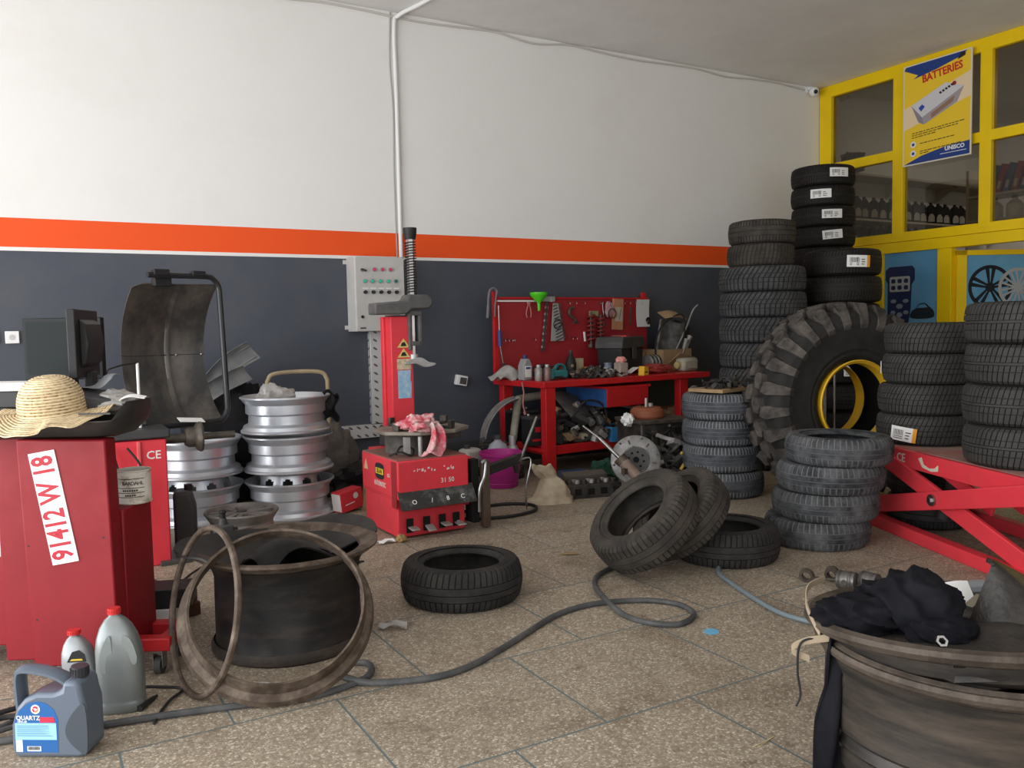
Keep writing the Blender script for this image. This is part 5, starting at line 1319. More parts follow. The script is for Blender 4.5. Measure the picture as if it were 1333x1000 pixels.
# ------------------------------------------------------------------ tyre changer
def changer():
    t = thing('tyre_changer', 'red tyre changer with column, turntable and four pedals', 'machine', (1.865, 4.625, 0), rz=rad(1))
    W, D, Hh = .47, .58, .475
    b = MB(); b.box((W/2, D/2, .145), (W-.02, D-.06, .27)); b.box((W/2, D/2-.01, .36), (W, D, .23)); b.box((W/2, D/2, .255), (W-.01, D-.03, .05))
    b.box((W+.03, .22, .30), (.07, .34, .30))
    b.box((.235, .64, .24), (.26, .18, .47))
    b.build('machine_body', m_redb, t, bev=.008)
    MB().box((W/2, D/2, Hh+.002), (W-.01, D-.02, .008)).build('dusty_top', M('dusty_red', (.27, .11, .09), .8, col2=(.20, .13, .11), scale=9), t)
    MB().box((-.002, .045, .33), (.006, .07, .28)).build('corner_panel', M('panel_dark_red', (.30, .02, .025), .45), t, bev=.002)
    # guard plate over the pedals
    MB().prism([(0, 0), (.47, 0), (.49, -.02), (.0, -.02)], .01, Matrix.Translation((0, 0, 0))) 
    g = MB().box((W/2+.012, -.035, .245), (W+.03, .006, .125), rot=(rad(-32), 0, 0)); gp = g.build('guard_plate', M('worn_black_plate', (.035, .034, .033), .5, col2=(.14, .14, .135), scale=14, lo=.5, hi=.68), t)
    for i, x in enumerate((.085, .20, .305, .405)):
        text('pedal_mark', ('O', '/', '8', 'C')[i], .04, m_paper, t, (x, -.0415, .228+.0), (pi/2-rad(32)+.0, 0, 0)).location = (x, -.0525, .232)
    for i, x in enumerate((.085, .195, .30, .395)):
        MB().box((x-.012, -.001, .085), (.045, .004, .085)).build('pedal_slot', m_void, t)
        p = MB().box((x, -.035, .062+.01*(i % 2 == 0)), (.052, .065, .010), rot=(rad(6 if i != 1 else 22), 0, 0)).box((x, .03, .07), (.02, .08, .012)); p.build('pedal', m_alu, t, bev=.003)
    # badges
    RL = (pi/2, 0, -pi/2)
    m_lt = M('machine_lettering', (.72, .62, .58), .6)
    MB().prism(catmull2([(-.055, -.045), (.055, -.045), (.07, 0), (.055, .045), (-.055, .045), (-.07, 0)], 3), .002, Matrix.Translation((.0, .27, .385)) @ Matrix.Rotation(-pi/2, 4, 'Z') @ Matrix.Rotation(pi/2, 4, 'X')).build('maker_badge', m_print, t)
    MB().prism([(-.06, -.018), (.06, -.018), (.06, .018), (-.06, .018)], .001, Matrix.Translation((-.0022, .27, .385)) @ Matrix.Rotation(-pi/2, 4, 'Z') @ Matrix.Rotation(pi/2, 4, 'X')).build('badge_band', M('badge_yellow', (.75, .58, .03), .5), t)
    text('maker_name', 'SILAN', .040, m_print, t, (-.0036, .27, .385), RL, sx=.8)
    text('model_word', 'AUTOMATIC', .044, m_lt, t, (-.0012, .27, .305), RL, sx=.72)
    text('conformity_mark', 'CE', .03, m_lt, t, (-.0012, .13, .375), RL)
    MB().prism([(-.035, -.03), (.035, -.03), (0, .035)], .001, Matrix.Translation((-.0002, .50, .40)) @ Matrix.Rotation(-pi/2, 4, 'Z') @ Matrix.Rotation(pi/2, 4, 'X')).build('warning_sticker', M('sticker_sand', (.62, .42, .22), .6), t)
    text('serial_mark', '31 50', .04, m_lt, t, (.325, -.0112, .335), FACE_Y)
    sc = MB(); rq = random.Random(9)
    for x0, x1 in ((.10, .24), (.30, .38)):
        x = x0
        while x < x1:
            w = rq.uniform(.006, .022); z = .415+rq.uniform(-.012, .012); h = rq.uniform(.006, .026)
            sc.poly([(x, -.0112, z-h/2), (x+w, -.0112, z-h/3), (x+w*.8, -.0112, z+h/2), (x+w*.1, -.0112, z+h/3)]); x += w+rq.uniform(.001, .012)
    sc.build('worn_lettering', m_lt, t, smooth=False)
    # turntable: grey drum, spindle flange, octagon plate with jaws
    cx, cy = .30, .30
    MB().lathe([(.0, .48), (.16, .48), (.16, .60), (.10, .61), (.0, .61)], 40, Matrix.Translation((cx-.06, cy+.04, 0))).build('table_drum', M('table_grey', (.07, .065, .06), .6, col2=(.15, .135, .12), scale=9), t)
    oc = [(.30*cos(pi/8+i*pi/4)*1.04, .30*sin(pi/8+i*pi/4)*.9) for i in range(8)]
    MB().prism(oc, .022, Matrix.Translation((cx, cy, .61))).build('turntable', M('table_plate', (.20, .17, .14), .55, .3, col2=(.30, .27, .23), scale=8), t, bev=.004)
    for i in range(4):
        a = i*pi/2+.5
        j = MB().box((cx+.21*cos(a), cy+.19*sin(a), .640), (.09, .045, .018), a).box((cx+.245*cos(a), cy+.225*sin(a), .660), (.022, .05, .05), a); j.build('clamp_jaw', m_grease, t, bev=.003)
    MB().box((cx+.13, cy+.02, .57), (.28, .10, .05)).build('slide_bar', m_grease, t, bev=.004)
    MB().cyl((.20, .10, .48), (.20, .10, .60), .014).box((.12, .12, .55), (.03, .04, .10)).build('air_valve', m_alu, t)
    MB().tube([(.02, .16, .49), (.07, .10, .515), (.13, .08, .49), (.17, .14, .52), (.10, .16, .54), (.05, .12, .50)], .006, 6, smooth=6).build('air_lines', m_black, t)
    # column, arm, spindle
    px, py = .30, .625
    c = MB(); c.box((px, py, .97), (.155, .13, .74)); c.box((px-.085, py+.05, .95), (.02, .05, .78)); c.build('column', m_redb, t, bev=.006)
    MB().box((px+.083, py+.01, .95), (.012, .09, .70)).build('column_rail', m_steel, t)
    MB().box((px, py, .545), (.22, .22, .13)).build('column_foot', m_dark, t, bev=.006)
    MB().box((px, py, 1.343), (.13, .11, .012)).build('column_cap', m_dark, t)
    m_cg2 = M('arm_casting', (.085, .083, .082), .55, col2=(.13, .125, .12), scale=9)
    a = MB(); a.prism([(-.12, 0), (.0, 0), (.10, .0), (.14, .035), (.26, .035), (.29, .06), (.29, .10), (.26, .13), (.12, .13), (.10, .09), (-.12, .075)], .13, Matrix.Translation((px-.085, py+.005, 1.352)) @ Matrix.Rotation(pi/2, 4, 'X'))
    a.build('swing_arm', m_cg2, t, bev=.012)
    sx = px+.080; sy = py-.06
    sp = MB(); sp.cyl((sx, sy, 1.46), (sx, sy, 1.86), .026, seg=6); sp.build('hex_spindle', m_steel, t)
    cl = MB(); pts = []
    for i in range(0, 19*12+1): a_ = 2*pi*i/12; pts.append((sx+.036*cos(a_), sy+.036*sin(a_), 1.49+.34*i/(19*12)))
    cl.tube(pts, .004, 5); cl.build('coil_spring', m_black, t)
    MB().cyl((sx, sy, 1.845), (sx, sy, 1.885), .036, .044, seg=20).cyl((sx, sy, 1.885), (sx, sy, 1.92), .044, .046, seg=20).build('spindle_knob', m_black, t)
    lk = MB(); lk.box((sx-.028, sy-.0, 1.245), (.018, .06, .26)); lk.box((sx+.045, sy, 1.26), (.022, .06, .22)); lk.box((sx+.01, sy, 1.16), (.09, .06, .03)); lk.box((sx+.01, sy, 1.36), (.09, .065, .03)); lk.build('lock_housing', m_cg2, t, bev=.004)
    MB().cyl((sx+.005, sy, 1.05), (sx+.005, sy, 1.37), .017, seg=6).build('lower_spindle', m_steel, t)
    h = MB(); h.prism(catmull2([(-.09, -.01), (-.03, .015), (.03, .02), (.08, -.01), (.13, -.02), (.12, -.035), (.05, -.045), (-.01, -.02), (-.08, -.022)], 3), .05, Matrix.Translation((sx+.02, sy+.02, 1.045)) @ Matrix.Rotation(pi/2, 4, 'X')); h.cyl((sx+.005, sy, 1.03), (sx+.005, sy, 1.09), .028, seg=16)
    h.build('mount_head', m_alu, t, bev=.004)
    # stickers on the column
    m_sa = M('sticker_yellow', (.66, .52, .16), .6); m_sb = M('sticker_blue', (.22, .42, .62), .6, col2=(.45, .55, .62), scale=30); m_sc = M('sticker_cream', (.60, .50, .34), .6, col2=(.35, .28, .18), scale=40)
    F = Matrix.Translation((px+.01, py-.066, 0)) @ Matrix.Rotation(pi/2, 4, 'X')
    for z in (1.16, 1.095): 
        q = MB().prism([(-.045, z-.025), (.045, z-.025), (0, z+.035)], .001, F).build('warning_sticker', m_sa, t, smooth=False)
        MB().prism([(-.022, z-.016), (.022, z-.016), (.008, z+.012), (-.012, z+.008)], .0014, F).build('warning_symbol', m_print, q, smooth=False)
    MB().prism([(-.05, .99), (.05, .99), (.05, 1.06), (-.05, 1.06)], .001, F).build('picture_sticker', m_sc, t, smooth=False)
    MB().prism([(-.046, .80), (.046, .80), (.05, .90), (.042, .92), (.046, .985), (-.046, .985)], .001, F).build('notice_sticker', m_sb, t, smooth=False)
    # bead breaker at the right side
    w = MB(); w.box((W+.12, -.0, .22), (.05, .05, .42)); w.build('rubber_post', M('post_brown', (.075, .045, .032), .7, col2=(.11, .08, .06), scale=8), t, bev=.004)
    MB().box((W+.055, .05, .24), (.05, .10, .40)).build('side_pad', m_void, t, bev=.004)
    br = MB(); br.bar((W+.10, .02, .35), (W+.55, .30, .36), .05, .06); br.build('breaker_arm', m_blackm, t, bev=.004)
    MB().tube([(W+.07, -.05, .42), (W+.10, -.05, .43), (W+.085, -.06, .34), (W+.05, -.06, .26), (W+.05, -.05, .12)], .010, 8, smooth=5).build('release_lever', m_steel, t)
    MB().cyl((W+.50, .27, .36), (W+.53, .29, .27), .018).box((W+.55, .28, .37), (.12, .02, .05), .5).build('breaker_shoe', m_grease, t)
    MB().bar((W+.53, .25, .34), (W+.77, .40, .62), .016, .016).build('breaker_lever', m_steel, t)
    MB().tube([(W+.53, .27, .35), (W+.60, .22, .36), (W+.56, .22, .18), (W+.57, .24, .02)], .006, 6, smooth=5).build('lever_cable', m_steel, t)
changer()
cable('air_hose', [(2.42, 4.90, .012), (2.55, 4.82, .012), (2.75, 4.78, .012), (2.95, 4.85, .012), (3.02, 5.0, .012), (2.92, 5.12, .012), (2.75, 5.15, .012), (2.62, 5.05, .012), (2.5, 5.12, .012)], .011, m_cb, 'black hose coiled on the floor in front of the pink bucket', 'hose')
# rag thrown over the turntable
def rag():
    m = M('rag_cloth', (.62, .10, .14), .85, col2=(.72, .58, .56), scale=13, lo=.42, hi=.62, bump=.2, bscale=120)
    t = thing('rag', 'red and white rag crumpled over the front of the turntable', 'rag', (2.07, 4.73, .645), rz=.0)
    MB().lump((0, .02, .03), (.105, .095, .055), 31, .55, 1.9, seg=64, rings=44).build('crumpled_part', m, t, ang=1.2)
    def fn(u, v):
        q = (v-.5)*(.05+.09*u)
        return (.05+q+.02*sin(u*4), -.07-.03*sin(v*9)-.06*u*(1-u)*2, .03-.185*u+.02*sin(v*7+u*5)+(.03*abs(v-.5) if u > .8 else 0))
    MB().sheet(fn, 18, 18, .004).build('hanging_end', m, t, ang=1.2)
rag()

# ------------------------------------------------------------------ control cabinet on the wall
def control():
    t = thing('control_cabinet', 'grey electrical cabinet with red and green lamps on the slate wall', 'cabinet', (2.345, WY, 1.245))
    W, Hh, D = .43, .61, .20
    m_g = M('cabinet_grey', (.50, .49, .475), .5, col2=(.45, .44, .42), scale=5)
    MB().box((W/2, -D/2, Hh/2), (W, D, Hh)).build('cabinet_body', m_g, t, bev=.006)
    MB().box((W/2, -D-.006, Hh/2), (W-.008, .014, Hh-.008)).build('cabinet_door', m_g, t, bev=.003)
    for z in (.035, Hh-.035):
        for x in (-.014,): MB().box((x, -.01, z), (.032, .012, .035)).build('wall_tab', m_g, t, bev=.002)
    y = -D-.013
    m_lr = M('lamp_red', (.62, .02, .10), .2, coat=.5); m_lg = M('lamp_green', (.02, .50, .33), .2, coat=.5); m_lgd = M('lamp_green_dark', (.01, .14, .10), .3)
    def lamp(x, z, m, name):
        o = MB().cyl((x, y, z), (x, y-.008, z), .0165, seg=20).build(name, m_steel, t)
        MB().cyl((x, y-.008, z), (x, y-.018, z), .013, .011, seg=20).build('lens', m, o)
    for i in range(3): lamp(.165+.07*i, .505, m_lr, 'indicator_lamp')
    for i in range(5): lamp(.077+.068*i, .41, m_lg if i < 4 else m_lgd, 'indicator_lamp')
    for i in range(5):
        x = .08+.068*i; o = MB().cyl((x, y, .32), (x, y-.02, .32), .0145, seg=20).build('selector_knob', m_black, t)
        MB().box((x, y-.022, .32), (.004, .006, .02)).build('knob_grip', m_dark, o)
    for i in range(5): MB().box((.085+.068*i, y-.001, .352), (.05, .002, .008)).build('name_strip', m_paper, t, smooth=False)
    k = MB().cyl((.06, y, .50), (.06, y-.015, .50), .014, seg=16).build('door_lock', m_steel, t); MB().box((.068, y-.02, .498), (.05, .008, .014), rot=(0, .25, 0)).build('key_handle', m_dark, k)
    MB().cyl((.052, y, .12), (.052, y-.006, .12), .013, seg=16).build('lower_lock', m_black, t)
    MB().box((.055, y-.001, .028), (.05, .002, .012)).build('maker_plate', m_dark, t, smooth=False)
control()
m_tread = None
def diamond():
    m, nt, b, N, L = new_mat('diamond_plate')
    tc = N('ShaderNodeTexCoord'); 
    w = N('ShaderNodeTexWave'); w.inputs['Scale'].default_value = 9; w.inputs['Distortion'].default_value = 0; w.bands_direction = 'DIAGONAL'
    w2 = N('ShaderNodeTexWave'); w2.inputs['Scale'].default_value = 4.5; w2.bands_direction = 'Z'
    L(tc.outputs['Object'], w.inputs['Vector']); L(tc.outputs['Object'], w2.inputs['Vector'])
    mu = N('ShaderNodeMath'); mu.operation = 'MULTIPLY'; L(w.outputs['Fac'], mu.inputs[0]); L(w2.outputs['Fac'], mu.inputs[1])
    gt = N('ShaderNodeMapRange'); gt.inputs['From Min'].default_value = .62; gt.inputs['From Max'].default_value = .75; L(mu.outputs[0], gt.inputs['Value'])
    mx = N('ShaderNodeMix'); mx.data_type = 'RGBA'; mx.inputs['A'].default_value = (.62, .62, .62, 1); mx.inputs['B'].default_value = (.14, .10, .10, 1)
    L(gt.outputs['Result'], mx.inputs['Factor']); L(mx.outputs['Result'], b.inputs['Base Color'])
    b.inputs['Roughness'].default_value = .5; b.inputs['Metallic'].default_value = .4
    return m
m_dia = diamond()
o = MB().box((0, -.03, 0), (.105, .06, .78)).build('cable_duct', m_dia, None, (2.565, WY, .855), bev=.003); tag(o, 'upright checker plate cable duct below the grey control cabinet', 'duct')
o = MB().box((0, -.03, 0), (1.55, .06, .11)).build('cable_duct', m_dia, None, (1.84, WY, .405), bev=.003); tag(o, 'level checker plate duct running left along the wall behind the rims', 'duct')
# ------------------------------------------------------------------ red workbench with perforated board
BO = (3.66, 5.84, 0); BR = rad(4)
BM = Matrix.Translation(BO) @ Matrix.Rotation(BR, 4, 'Z')
def bp_(x, y, z): return BM @ V((x, y, z))
def bthing(name, label, cat, x, y, z, rz=0, group=None, rot=None):
    return thing(name, label, cat, bp_(x, y, z), BR+rz, group, (rot[0], rot[1], rot[2]+BR) if rot else None)
def bench():
    t = thing('workbench', 'red steel workbench with perforated tool board against the slate wall', 'workbench', BO, BR)
    MB().box((.97, .385, .775), (1.94, .77, .05)).build('bench_top', m_redbench, t, bev=.004)
    for x, y in ((.075, .05), (.09, .70), (1.62, .06), (1.62, .70)):
        MB().box((x, y, .375), (.10, .075, .75)).build('leg', m_redbench, t, bev=.004)
    MB().box((.85, .38, .225), (1.66, .66, .03)).box((.85, .055, .222), (1.46, .02, .075)).build('lower_shelf', m_redbench, t, bev=.003)
    MB().box((.075, .38, .222), (.03, .60, .075)).build('end_rail', m_redbench, t, bev=.003)
    d = MB(); d.box((.92, .30, .63), (.48, .58, .17)); dr = d.build('drawer', m_redbench, t, bev=.004)
    MB().box((.677, .30, .63), (.006, .56, .165)).build('blue_side', M('drawer_blue', (.03, .10, .30), .5, col2=(.04, .13, .36), scale=6), dr)
    MB().box((.92, .30, .715), (.52, .60, .02)).build('drawer_rail', m_redbench, dr)
    # board with a grid of small holes
    m, nt, b, N, L = new_mat('perforated_red')
    tc = N('ShaderNodeTexCoord'); vo = N('ShaderNodeTexVoronoi'); vo.inputs['Randomness'].default_value = 0; vo.inputs['Scale'].default_value = 42
    L(tc.outputs['Object'], vo.inputs['Vector'])
    mr = N('ShaderNodeMapRange'); mr.inputs['From Min'].default_value = .20; mr.inputs['From Max'].default_value = .26; L(vo.outputs['Distance'], mr.inputs['Value'])
    mx = N('ShaderNodeMix'); mx.data_type = 'RGBA'; mx.inputs['A'].default_value = (.10, .008, .010, 1); mx.inputs['B'].default_value = (.30, .016, .022, 1)
    L(mr.outputs['Result'], mx.inputs['Factor']); L(mx.outputs['Result'], b.inputs['Base Color']); b.inputs['Roughness'].default_value = .5
    pb = MB().box((.93, .735, 1.17), (1.78, .012, .70)).build('tool_board', m, t)
    MB().box((.93, .73, 1.517), (1.80, .03, .015)).build('board_edge', m_redbench, t)
    for x in (.02, 1.79): MB().box((x, .745, 1.185), (.045, .03, .78)).build('board_post', m_redbench, t, bev=.003)
    MB().box((.26, .722, 1.490), (.46, .012, .014)).build('hook_rail', m_whitep, t)
    hk = lambda x, z: MB().tube([(x, .728, z), (x, .70, z), (x, .69, z-.008), (x, .69, z-.02)], .003, 6).tube([(x-.015, .7285, z), (x+.015, .7285, z)], .003, 6).build('hook', m_steel, t)
    for x in (.09, .13, .17, .19, .42, .85, .90, 1.05, 1.12): hk(x, 1.15)
    for x in (.82, .90, 1.0, 1.22, 1.30, 1.38, 1.5, 1.57, 1.64, 1.72): hk(x, 1.48)
bench()
FB = .70            # tools hang just in front of the board
def bset(o, label, cat, x, y, z, group=None, rot=(0, 0, 0)):
    o.location = bp_(x, y, z); o.rotation_euler = (rot[0], rot[1], rot[2]+BR)
    return tag(o, label, cat, group)
m_chrome = M('chrome', (.62, .62, .62), .22, 1.)
m_green = M('green_plastic', (.08, .52, .02), .35)
# hand saw frame bent over the left post
o = MB().tube([(.0, 0, 0), (.0, 0, .03), (-.03, 0, .05), (-.07, 0, .03), (-.085, 0, -.03), (-.09, 0, -.10)], .011, 8, smooth=6).tube([(-.09, 0, -.10), (-.10, 0, -.21)], .014).tube([(.0, 0, .02), (-.02, 0, -.1), (-.025, 0, -.2)], .008).build('spring_clamp', M('clamp_grey', (.16, .15, .16), .5))
bset(o, 'grey hooped clamp hanging from the left post of the tool board', 'clamp', .012, .70, 1.55)
t = bthing('funnel', 'bright green plastic funnel hung on top of the tool board', 'funnel', .44, .66, 1.40)
MB().lathe([(.008, 0), (.012, .0), (.016, .07), (.075, .135), (.082, .15), (.082, .165), (.078, .165), (.076, .15), (.07, .138), (.012, .075), (.008, .0)], 32, closed=True).build('funnel_cone', m_green, t)
o = MB().tube([(.0, 0, 0), (0, 0, .28)], .006).build('t', m_chrome)
bpy.data.objects.remove(o)
t = bthing('breaker_bar', 'long dark bar with hammer head leaning upright on the tool board', 'bar', .52, FB, 1.03)
MB().bar((-.02, 0, 0), (.04, 0, .46), .022, .018).build('shaft', m_dark, t); MB().box((.03, 0, .475), (.16, .05, .045)).box((.09, 0, .475), (.05, .055, .05)).build('hammer_head', m_alu, t, bev=.004)
bands = MB()
for i in range(7): bands.box((-.016+.0083*i, 0, .04+.06*i), (.024, .02, .02), rot=(0, .13, 0))
bands.build('light_bands', m_alu, t)
t = bthing('spanner_rack', 'grey tapering rack of spanners hung on the tool board', 'rack', .60, FB+.01, 1.12)
MB().prism([(0, 0), (.15, 0), (.085, .35), (.03, .35)], .012, Matrix.Rotation(pi/2, 4, 'X')).build('rack_plate', M('rack_grey', (.36, .34, .33), .5, .2), t, bev=.002)
for i in range(12):
    z = .02+.028*i; x = .15-.0052*i
    MB().box((x-.02-.03, -.018, z), (.10-.005*i, .006, .010), rot=(0, -.35, 0)).cyl((x, -.022, z+.012), (x, -.012, z+.012), .011, seg=12).build('spanner', m_chrome, t)
MB().tube([(.04, -.02, .12), (.02, -.03, .16), (.05, -.03, .20), (.09, -.03, .19), (.10, -.03, .14), (.06, -.03, .11), (.03, -.03, .14), (.08, -.03, .17)], .004, 6, smooth=6).build('wire_loop', m_black, t)
o = MB().tube([(0, 0, 0), (-.02, 0, -.05), (-.03, 0, -.10), (-.02, 0, -.13)], .005).tube([(0, 0, 0), (.02, 0, -.05), (.025, 0, -.10), (.02, 0, -.13)], .005).cyl((0, -.008, -.0), (0, .008, 0), .015).build('pliers', M('pink_handle', (.42, .16, .17), .5)); bset(o, 'pliers with pinkish handles hanging below the hook rail', 'pliers', .355, FB, 1.47)
t = bthing('long_screwdriver', 'long screwdriver with blue handle hanging on the left post of the tool board', 'screwdriver', .03, .69, .93)
MB().cyl((0.03, 0, 0), (0, 0, .16), .007).build('shaft', m_chrome, t); MB().cyl((0, 0, .16), (-.004, 0, .30), .017, .016).build('blue_handle', M('handle_blue', (.03, .06, .22), .4), t); MB().box((.034, 0, -.02), (.03, .014, .06)).build('claw', m_dark, t); MB().cyl((-.004, 0, .30), (-.008, 0, .52), .005).build('upper_rod', m_steel, t)
o = MB().tube([(0, 0, 0), (-.04, 0, -.01), (-.055, 0, -.05), (-.03, 0, -.085), (.0, 0, -.10), (.02, 0, -.13)], .013, 8, smooth=5).box((.02, 0, -.14), (.05, .02, .02)).build('curved_clamp', m_grease); bset(o, 'dark C-shaped clamp hanging in the middle of the tool board', 'clamp', .87, FB, 1.43)
def spring(label, x, z, h):
    t = bthing('coil_spring_compressor', label, 'spring tool', x, FB-.03, z)
    pts = [(.035*cos(2*pi*i/14), .035*sin(2*pi*i/14), h*i/(14*6)) for i in range(14*6+1)]
    MB().tube(pts, .009, 6).build('coil', M('spring_red', (.20, .03, .03), .5, .2) if 'spring_red' not in bpy.data.materials else bpy.data.materials['spring_red'], t)
    MB().cyl((0, 0, -.03), (0, 0, h+.03), .010).cyl((0, 0, -.05), (0, 0, -.02), .03).build('threaded_rod', m_grease, t)
spring('left one of two red spring compressors hung on the tool board', 1.05, 1.10, .26); spring('right one of two red spring compressors hung on the tool board', 1.17, 1.11, .22)
o = MB().box((0, 0, 0), (.10, .03, .05)).build('tag_plate', M('dull_olive', (.26, .23, .12), .6), bev=.004); bset(o, 'dull yellow plate hung above the two spring compressors', 'plate', 1.11, FB, 1.37)
t = bthing('chrome_spanner', 'bright chrome spanner hanging right of the spring compressors', 'spanner', 1.23, FB, 1.26)
MB().bar((.01, 0, .01), (-.01, 0, .20), .016, .010).cyl((.012, -.006, 0), (.012, .006, 0), .018, seg=16).cyl((-.012, -.006, .205), (-.012, .006, .205), .018, seg=16).build('spanner_body', m_chrome, t, bev=.001)
o = MB().lump((0, 0, 0), (.055, .02, .075), 4, .3, 1.6).build('pink_bag', M('pink_film', (.35, .17, .19), .4, col2=(.45, .3, .3), scale=20)); bset(o, 'small pinkish bag hanging beside the chrome spanner', 'bag', 1.31, FB, 1.41)
o = MB().lathe([(.042, -.006), (.05, -.006), (.05, .006), (.042, .006)], 28, closed=True).build('hose_clip', m_steel); bset(o, 'round steel hose clip hanging below the pinkish bag', 'clip', 1.32, FB-.025, 1.37, rot=(pi/2, 0, 0))
t = bthing('hanging_packet', 'orange brown packet with clear window hanging on the tool board', 'packet', 1.41, FB, 1.21)
MB().box((0, 0, .15), (.13, .025, .30), rot=(0, .06, 0)).build('packet_card', M('packet_orange', (.42, .17, .08), .6, col2=(.36, .2, .12), scale=18), t, bev=.003)
MB().box((.005, -.0145, .15), (.09, .004, .14), rot=(0, .06, 0)).build('clear_window', M('packet_window', (.42, .33, .27), .25), t)
MB().bar((.0, -.018, .10), (.03, -.018, .21), .008, .004).build('bit', m_chrome, t)
t = bthing('hanging_card', 'white card hung at the right top corner of the tool board', 'card', 1.74, FB-.01, 1.235)
MB().sheet(lambda u, v: ((u-.5)*.17, .012*sin(v*3), v*.27), 6, 8, .003).build('card_sheet', M('card_white', (.55, .54, .52), .7), t)
MB().cyl((.05, -.02, .045), (.05, -.012, .045), .022, seg=20).build('chrome_knob', m_chrome, t); MB().cyl((.056, -.012, .065), (.056, -.006, .065), .03, seg=20).build('black_disc', m_black, t)
o = MB().bar((0, 0, 0), (-.01, 0, -.17), .012, .01).build('dark_rod', m_grease); bset(o, 'thin dark rod hanging left of the white card', 'tool', 1.58, FB, 1.43)
o = MB().bar((0, 0, 0), (.01, 0, -.09), .016, .012).build('white_stub', m_whitep); bset(o, 'short white handle hanging low left of the spring compressors', 'tool', .99, FB, 1.20)

# ------------------------------------------------------------------ on the bench top
ZT = .8005
o = MB().sheet(lambda u, v: ((u-.5)*.30, (v-.5)*.20, .012+.10*max(0, sin(u*3.0))*sin(v*3.14)+.02*sin(u*11+v*7)), 20, 14, .003).build('plastic_bag', m_clear); bset(o, 'crumpled clear bag at the left end of the bench top', 'bag', .02, .55, ZT)
t = bthing('oil_bottle', 'small grey oil bottle with blue cap and white label on the bench', 'bottle', .065, .36, ZT, .1)
MB().prism([(-.05, 0), (.05, 0), (.052, .02), (.052, .12), (.03, .17), (.02, .185), (-.02, .185), (-.05, .12)], .08, Matrix.Translation((0, .04, 0)) @ Matrix.Rotation(pi/2, 4, 'X')).build('bottle_body', M('bench_bottle_grey', (.28, .28, .28), .4), t, bev=.01)
MB().cyl((0, 0, .185), (0, 0, .215), .02).build('blue_cap', M('cap_navy', (.03, .04, .14), .4), t)
lb = MB().box((-.002, -.0415, .075), (.066, .003, .095)).build('white_label', m_paper, t); MB().box((-.002, -.0435, .105), (.05, .002, .018)).build('label_mark', M('label_navy', (.03, .06, .2), .5), lb)
for i, (x, y, h, c, lab) in enumerate(((.09, .20, .125, (.33, .31, .30), 'left of two spray cans on the bench, with pale cap'), (.165, .18, .125, (.24, .16, .15), 'right of two spray cans on the bench, reddish grey'))):
    t = bthing('spray_can', lab, 'can', x, y, ZT)
    MB().lathe([(0, 0), (.032, 0), (.033, .004), (.033, h-.03), (.028, h-.015), (.02, h-.012), (0, h-.012)], 24).build('can_body', M('can_skin_%d' % i, c, .4, .3, col2=tuple(q*.6 for q in c), scale=20), t)
    MB().cyl((0, 0, h-.012), (0, 0, h+.01), .018).build('cap', m_alu, t)
t = bthing('power_tool', 'teal power tool lying at the front edge of the bench', 'power tool', .30, .22, ZT, .1)
m_teal = M('teal_plastic', (.03, .19, .20), .45)
MB().box((0, 0, .045), (.20, .075, .07)).box((-.09, 0, .05), (.06, .09, .09)).build('motor_body', m_teal, t, bev=.015)
MB().lathe([(.052, -.014), (.066, -.014), (.066, .014), (.052, .014)], 32, Matrix.Translation((.06, .03, .07)) @ Matrix.Rotation(pi/2, 4, 'X'), closed=True).build('blade_guard', m_teal, t); MB().cyl((.14, -.01, .035), (.18, -.02, .03), .014).build('bit_end', m_chrome, t); MB().box((-.02, -.035, .02), (.10, .01, .02)).build('vent_grille', m_black, t)
t = bthing('oil_bottle', 'dark slim bottle with stubby neck behind the teal tool', 'bottle', .63, .45, ZT)
MB().lathe([(0, 0), (.05, 0), (.05, .12), (.04, .16), (.02, .19), (.018, .215), (0, .215)], 24).build('bottle_body', m_black, t); MB().cyl((0, 0, .215), (0, 0, .24), .015).build('cap', m_dark, t); MB().cyl((-.02, -.05, .10), (-.02, -.044, .10), .014).build('pale_spot', m_card, t)
o = MB().box((0, 0, .08), (.11, .07, .16)).build('small_carton', M('cream_carton', (.42, .34, .23), .7), bev=.003); bset(o, 'cream small carton standing beside the dark slim bottle', 'box', .735, .50, ZT)
o = MB().prism([(-.055, 0), (.055, 0), (.04, .085), (-.03, .075)], .06, Matrix.Rotation(pi/2, 4, 'X')).build('yellow_cup', M('amber_plastic', (.60, .26, .02), .5), bev=.004); bset(o, 'orange yellow piece in front of the cream carton', 'part', .74, .42, ZT)
